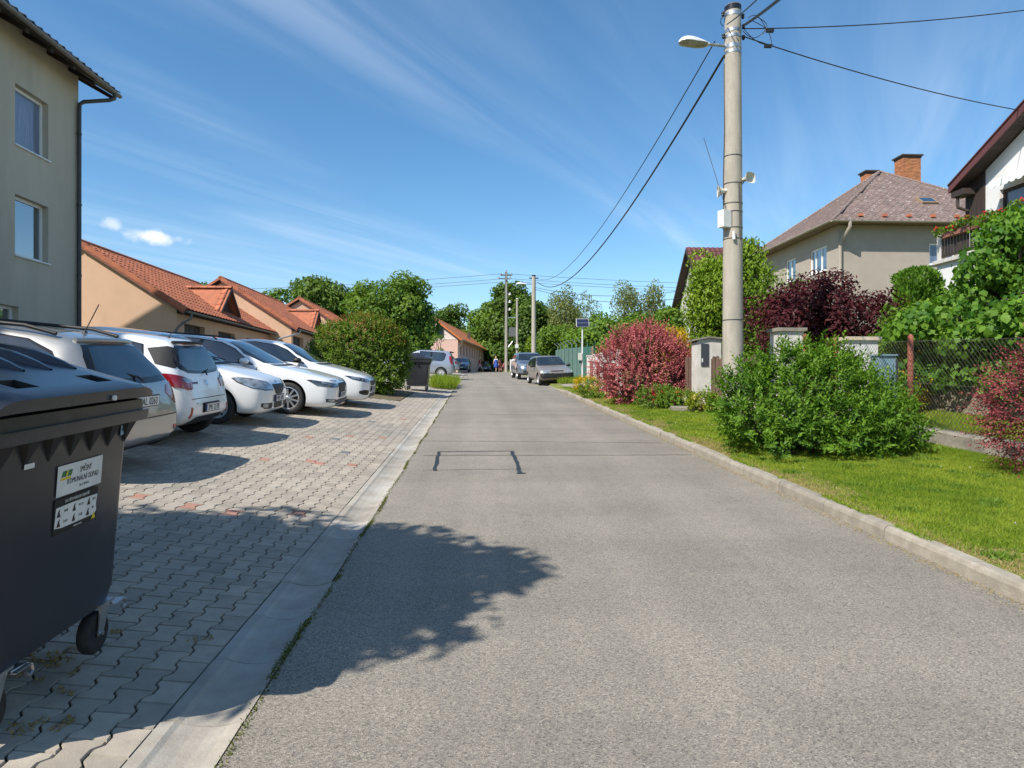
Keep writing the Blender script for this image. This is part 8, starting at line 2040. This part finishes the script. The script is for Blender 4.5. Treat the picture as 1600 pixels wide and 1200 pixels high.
tree('green_shrub', 'dark green shrub between the conifers and purple shrub', atx(1195, 18.6), 18.6, topz(1190, 470, 18.6), (0.6, 0.6, 1.3), 'leaf_mid', 18, 0.10, 0.06, 30, 0.4, 420, group='garden shrubs', r0=0.05, crown_low=0.05, cat='shrub')
# balcony flowers
XBk, yb0, yb1, zbk = BALC; rng = np.random.default_rng(5)
ft = thing('balcony_flowers', 'red and pink geraniums hanging over the balcony rail of the white house', 'flowers', (XBk - 0.1, (yb0 + yb1) / 2, zbk + 0.7))
cl_ = [(np.array([rng.uniform(-0.1, 0.06), y, rng.uniform(-0.05, 0.16)]), 0.15) for y in np.linspace(-(yb1 - yb0) / 2 + 0.4, (yb1 - yb0) / 2 - 0.3, 34)]
V, Fc, T = leaf_cloud(rng, cl_, 2200, 0.07, 0.06); np_mesh('foliage', V, Fc, M['leaf_mid'], ft, T, 'stuff')
cl_ = [(c + np.array([-0.06, 0, 0.06]), 0.07) for c, r in cl_[::2]]; V, Fc, T = leaf_cloud(rng, cl_, 4000, 0.05, 0.045); np_mesh('flowers', V, Fc, M['petal_red'], ft, T, 'stuff')
# -- trees beyond
TB = 'trees behind the row houses'
def far_tree(label, px, Y, pytop, wpx, hm, m, seed, **kw):
    k = Y / F * 1.0; w = wpx * k / 2
    return tree('tree', label, atx(px, Y), Y, topz(px, pytop, Y), (w, w, hm), m, seed, **kw)
far_tree('broad dark green tree left of the tallest one behind the row houses', 502, 64, 436, 88, 4.0, 'leaf_dark', 51, L=0.34, W=0.22, nc=70, cr=1.25, per=170, group=TB, r0=0.25)
far_tree('tallest broad green tree above the leafy hedge', 608, 60, 430, 116, 4.6, 'leaf_mid', 52, L=0.32, W=0.21, nc=105, cr=1.25, per=190, group=TB, r0=0.3, crown_low=0.3)
far_tree('lower green tree in front of the pink gable', 640, 58, 512, 40, 2.2, 'leaf_mid', 53, L=0.26, W=0.16, nc=42, cr=0.75, per=220, group=TB, r0=0.12, crown_low=0.3)
far_tree('round dark tree behind the pink house roof', 706, 112, 478, 56, 4.5, 'leaf_dark', 54, L=0.45, W=0.3, nc=50, cr=1.5, per=90, group=TB, r0=0.3)
far_tree('tree top showing over the nearest row house roof', 312, 52, 436, 42, 2.5, 'leaf_mid', 55, L=0.3, W=0.18, nc=26, cr=0.7, per=170, group=TB, r0=0.14, crown_low=0.4)
far_tree('thin tree top showing over the middle row house roof', 430, 66, 456, 50, 2.6, 'leaf_mid', 56, L=0.32, W=0.2, nc=24, cr=0.8, per=150, group=TB, r0=0.15, crown_low=0.4)
far_tree('small bushy sapling before the pink house wall', 688, 52, 520, 26, 1.5, 'leaf_light', 57, L=0.18, W=0.1, nc=15, cr=0.36, per=230, group=TB, r0=0.08, crown_low=0.35)
TC = 'trees at the street end'
far_tree('tall dark tree behind the grid pole', 800, 96, 447, 74, 6.5, 'leaf_dark', 61, L=0.45, W=0.3, nc=90, cr=1.5, per=110, group=TC, r0=0.3, crown_low=0.0)
far_tree('dark bushy tree left of the grid pole', 768, 98, 480, 62, 5.0, 'leaf_mid', 62, L=0.45, W=0.3, nc=70, cr=1.5, per=110, group=TC, r0=0.3, crown_low=0.0)
far_tree('light green bush at the far bend beside the pink house', 752, 108, 522, 60, 3.0, 'leaf_light', 63, L=0.4, W=0.26, nc=46, cr=1.3, per=120, group=TC, r0=0.2, crown_low=0.0)
far_tree('dark green tree right of the distant lamp pole', 836, 92, 476, 66, 5.0, 'leaf_dark', 64, L=0.45, W=0.3, nc=70, cr=1.4, per=120, group=TC, r0=0.3, crown_low=0.0)
far_tree('slim bright conifer-like tree by the distant lamp pole', 827, 82, 528, 14, 2.6, 'leaf_thuja', 65, L=0.25, W=0.12, nc=26, cr=0.5, per=300, group=TC, r0=0.1, crown_low=0.0)
far_tree('golden-green birch right of the distant lamp pole', 884, 74, 453, 52, 5.2, 'leaf_birch', 66, L=0.24, W=0.13, nc=64, cr=1.0, per=160, group=TC, r0=0.16, bark='birch_bark', droop=0.8, squash=1.1)
far_tree('wispy birch crown beside the golden-green birch', 915, 76, 458, 40, 4.4, 'leaf_birch', 67, L=0.22, W=0.12, nc=34, cr=0.8, per=110, group=TC, r0=0.14, bark='birch_bark', droop=0.8, squash=1.2)
far_tree('narrow drooping birch above the crimson barberry', 981, 66, 443, 36, 4.8, 'leaf_birch', 68, L=0.22, W=0.12, nc=48, cr=0.8, per=190, group=TC, r0=0.14, bark='birch_bark', droop=0.9, squash=1.3)
far_tree('narrow drooping birch nearest the dark red roof', 1022, 66, 441, 30, 4.8, 'leaf_birch', 69, L=0.22, W=0.12, nc=46, cr=0.75, per=190, group=TC, r0=0.14, bark='birch_bark', droop=0.9, squash=1.3)
for i, (px, Y, pyt, wpx, hm, m, lab) in enumerate(((880, 62, 510, 84, 3.4, 'leaf_mid', 'broad green bush behind the green screen fence'), (948, 58, 486, 66, 3.4, 'leaf_light', 'bright green fruit tree behind the solar post'), (1000, 52, 492, 74, 3.2, 'leaf_mid', 'green tree behind the crimson barberry top'),
                                                  (1040, 48, 480, 50, 3.0, 'leaf_mid', 'green tree against the gable of the red-roofed house'), (915, 50, 524, 60, 2.2, 'leaf_light', 'bright low bush behind the green screen fence'), (860, 74, 520, 50, 3.4, 'leaf_dark', 'dark bush behind the parked grey-blue car'), (968, 44, 530, 64, 2.0, 'leaf_mid', 'low green bush behind the brown board fence'))):
    far_tree(lab, px, Y, pyt, wpx, hm, m, 80 + i, L=0.28, W=0.18, nc=56, cr=0.95, per=190, group='trees behind the right fences', r0=0.14, crown_low=0.0)
# a wooded skyline far behind everything
rng = np.random.default_rng(99); parts = []
for q in range(90):
    X = -170 + q * 3.9 + rng.uniform(-2, 2); Y = 165 + rng.uniform(-12, 30); g_ = ground(max(-60, min(60, X)), Y); r_ = rng.uniform(3, 5); h = rng.uniform(4, 8)
    if -22 < X < 2: h *= 0.55
    parts.append(leaf_cloud(rng, [(np.array([X, Y, g_ + h * f]), r_ * s_) for f, s_ in ((0.35, 1.0), (0.7, 0.9), (1.0, 0.6))], 10, 0.9, 0.6))
V, Fc, T = merge(parts); np_mesh('distant_wood', V, Fc, M['leaf_mid'], None, T, 'stuff')
wd = bpy.data.objects['distant_wood']; wd['label'] = 'distant green woodland skyline behind the street end'; wd['category'] = 'woodland'
# the tree left of the camera whose shade lies over the container, the pavers and the road
tree('tree', 'leafy tree beside the camera casting shade over pavers and road', -5.85, 1.6, 6.3, (2.3, 1.25, 1.2), 'leaf_mid', 201, L=0.15, W=0.10, nc=300, cr=0.5, per=700, group=None, r0=0.1, crown_low=0.5, shell=0.35, extra=[((x, y, 4.5 + 0.15 * (k % 3)), 0.5) for k, (x, y) in enumerate(((1.9, -0.3), (1.55, -0.7), (1.2, -0.95), (1.7, -0.5), (0.8, -1.0), (2.1, 0.1), (1.3, -0.6), (1.0, -0.7), (0.4, -1.0)))])

# ------------------------------------------------------------------ mown grass of the verge, moss and small litter
def blades(name, n, xf, m, h, w, seed, lean=0.5, tint=None):
    rng = np.random.default_rng(seed); P = xf(rng, n); n = len(P)
    A = nrm(np.stack([rng.normal(0, lean, n), rng.normal(0, lean, n), np.ones(n)], axis=1)); S_ = nrm(np.cross(A, rdir(rng, n)))
    hh = (h * rng.uniform(0.45, 1.25, n))[:, None]; ww = (w * rng.uniform(0.7, 1.3, n))[:, None]
    V = np.stack([P - S_ * ww / 2, P + S_ * ww / 2, P + A * hh], axis=1).reshape(-1, 3)
    T = rng.random(n) if tint is None else tint(rng, P)
    o = np_mesh(name, V, np.arange(n * 3).reshape(-1, 3), M[m], None, np.repeat(np.clip(T, 0, 1), 3), 'stuff'); return o
def gz_np(P): return np.array([terr(a, b) for a, b in P])
def verge_pts(y0, y1, x0=3.555, x1=7.0):
    def f(rng, n):
        X = rng.uniform(x0, x1, n); Y = y0 + (y1 - y0) * rng.random(n); q = np.sin(X * 2.7 + Y * 1.1) * np.sin(Y * 1.7 - X * 1.9) + 0.55 * np.sin(X * 7 + Y * 5)
        edge = np.clip((X - 3.56) / 0.35, 0, 1); ok = (rng.random(n) < 0.85 + 0.15 * q) & (rng.random(n) < 0.12 + 0.88 * edge ** 0.6)
        dry = (np.sin(Y * 1.9) > 0.2) & (X < 3.95) & (rng.random(n) < 0.7); ok &= ~dry
        X, Y = X[ok], Y[ok]; return np.stack([X, Y, gz_np(np.stack([X, Y], axis=1))], axis=1)
    return f
def vt(rng, P):
    return 0.45 + 0.26 * np.sin(P[:, 0] * 1.9 + P[:, 1] * 0.8) * np.sin(P[:, 1] * 1.3 - P[:, 0]) + 0.22 * np.sin(P[:, 0] * 9 + 2 * np.sin(P[:, 1] * 3)) * np.sin(P[:, 1] * 8 + P[:, 0] * 3) + rng.normal(0, 0.24, len(P))
def lab(o, l, c): o['label'] = l; o['category'] = c
lab(blades('verge_grass', 230000, verge_pts(4.2, 9.5), 'grass_blade', 0.042, 0.0065, 1, 0.7, vt), 'short mown sunlit grass of the verge nearest the camera', 'grass')
lab(blades('verge_grass', 130000, verge_pts(9.5, 19), 'grass_blade', 0.05, 0.010, 2, 0.7, vt), 'short grass of the verge round the green bush and pole', 'grass')
lab(blades('verge_grass', 50000, verge_pts(19, 29), 'grass_blade', 0.06, 0.016, 3, 0.7, vt), 'short grass of the verge by the crimson barberry', 'grass')
lab(blades('garden_grass', 60000, verge_pts(8, 14, 7.3, 9.0), 'grass_blade', 0.07, 0.011, 4, 0.6, vt), 'grass strip behind the chain-link fence', 'grass')
def dry_pts(rng, n):
    Y = rng.uniform(4.2, 26, n); X = 3.55 + np.abs(rng.normal(0, 0.2, n)) * (0.5 + 0.8 * (np.sin(Y * 1.9) > 0.1)); ok = rng.random(n) < 0.35 + 0.65 * (np.sin(Y * 1.9) > 0.1); X, Y = X[ok], Y[ok]
    return np.stack([X, Y, gz_np(np.stack([X, Y], axis=1))], axis=1)
lab(blades('dry_grass', 52000, dry_pts, 'grass_dry', 0.03, 0.007, 5, 1.1), 'strip of dry straw-coloured grass along the kerb', 'grass')
def moss_pts(rng, n):
    Y = 1.6 + 34 * rng.random(n) ** 1.7; X = RL + 0.006 + rng.normal(0, 0.011, n) + 0.012 * np.sin(Y * 3); ok = rng.random(n) < 0.22 + 0.78 * (np.sin(Y * 2.1) + np.sin(Y * 5.3 + 1) > 0.3); X, Y = X[ok], Y[ok]
    return np.stack([X, Y, np.array([zr(y) + 0.001 for y in Y])], axis=1)
lab(blades('edge_moss', 16000, moss_pts, 'moss', 0.016, 0.007, 6, 0.9), 'moss and tiny weeds in the seam between gutter and asphalt', 'moss')
def joint_pts(rng, n):
    i = rng.integers(0, 40, n); X = X0 - i * PW + PW / 2 + rng.normal(0, 0.004, n); Y = 1.5 + 14 * rng.random(n); ok = np.sin(X * 9.1) + np.sin(Y * 2.3 + X * 4) > 1.15; X, Y = X[ok], Y[ok]
    return np.stack([X, Y, np.array([ground(a, b) - 0.006 for a, b in zip(X, Y)])], axis=1)
lab(blades('joint_moss', 9000, joint_pts, 'moss', 0.014, 0.006, 7, 0.9), 'sparse moss growing in the joints of the pavers', 'moss')
def litter_pts(rng, n):
    Y = 3 + 25 * rng.random(n) ** 1.4; X = RR - 0.01 - np.abs(rng.normal(0, 0.06, n)); return np.stack([X, Y, np.array([zr(y) + 0.003 for y in Y])], axis=1)
def weed_pts(rng, n):
    c = np.stack([rng.uniform(3.7, 6.9, 90), rng.uniform(4.5, 16, 90)], axis=1)[rng.integers(0, 90, n)] + rng.normal(0, 0.05, (n, 2)); c[:, 0] = np.maximum(c[:, 0], 3.56); return np.stack([c[:, 0], c[:, 1], gz_np(c)], axis=1)
lab(blades('verge_weeds', 26000, weed_pts, 'leaf_light', 0.055, 0.014, 9, 1.0), 'darker clumps of weeds and clover in the mown verge', 'weeds')
def spill_pts(rng, n):
    Y = rng.uniform(4.2, 26, n); X = 3.50 + np.abs(rng.normal(0, 0.03, n)); ok = np.sin(Y * 2.3) + np.sin(Y * 5.1) > 0.1; X, Y = X[ok], Y[ok]; return np.stack([X, Y, np.array([zr(y) + 0.108 for y in Y])], axis=1)
lab(blades('kerb_grass', 14000, spill_pts, 'grass_blade', 0.06, 0.007, 10, 0.9), 'longer grass blades spilling over the kerb top', 'grass')
lab(blades('kerb_litter', 5000, litter_pts, 'grass_dry', 0.014, 0.008, 8, 2.5), 'dry plant litter gathered at the foot of the kerb', 'litter')
rng = np.random.default_rng(31); n = 45; P = np.stack([rng.uniform(3.9, 6.9, n), rng.uniform(5, 18, n)], axis=1); cl_ = [(np.array([a, b, terr(a, b) + 0.04]), 0.006) for a, b in P]
V, Fc, T = leaf_cloud(rng, cl_, 200000, 0.010, 0.008, 1.0); o = np_mesh('daisies', V, Fc, M['petal_white'], None, T, 'stuff'); lab(o, 'tiny white daisies scattered in the mown verge', 'flowers')

# dry leaves and dirt swept together on the pavers beside the container
rng = np.random.default_rng(8); cl_ = []
for (px, py, r_, k) in ((75, 1124, 0.05, 7), (92, 1030, 0.10, 9), (60, 1060, 0.12, 8), (190, 985, 0.03, 2), (312, 985, 0.02, 2)):
    Yg = 1632.0 / (py - 600 + 48); q = at(px, py, Yg)
    for _ in range(k):
        a, b = q.x + rng.normal() * r_, q.y + rng.normal() * r_ * 0.8; cl_.append((np.array([a, b, ground(a, b) + 0.006]), 0.03))
V, Fc, T = leaf_cloud(rng, cl_, 16000, 0.022, 0.010, 0.8, squash=0.2); o = np_mesh('leaf_litter', V, Fc, M['grass_dry'], None, T * 0.3, 'stuff'); lab(o, 'dry leaf litter lying on the pavers beside the nearest container', 'litter')
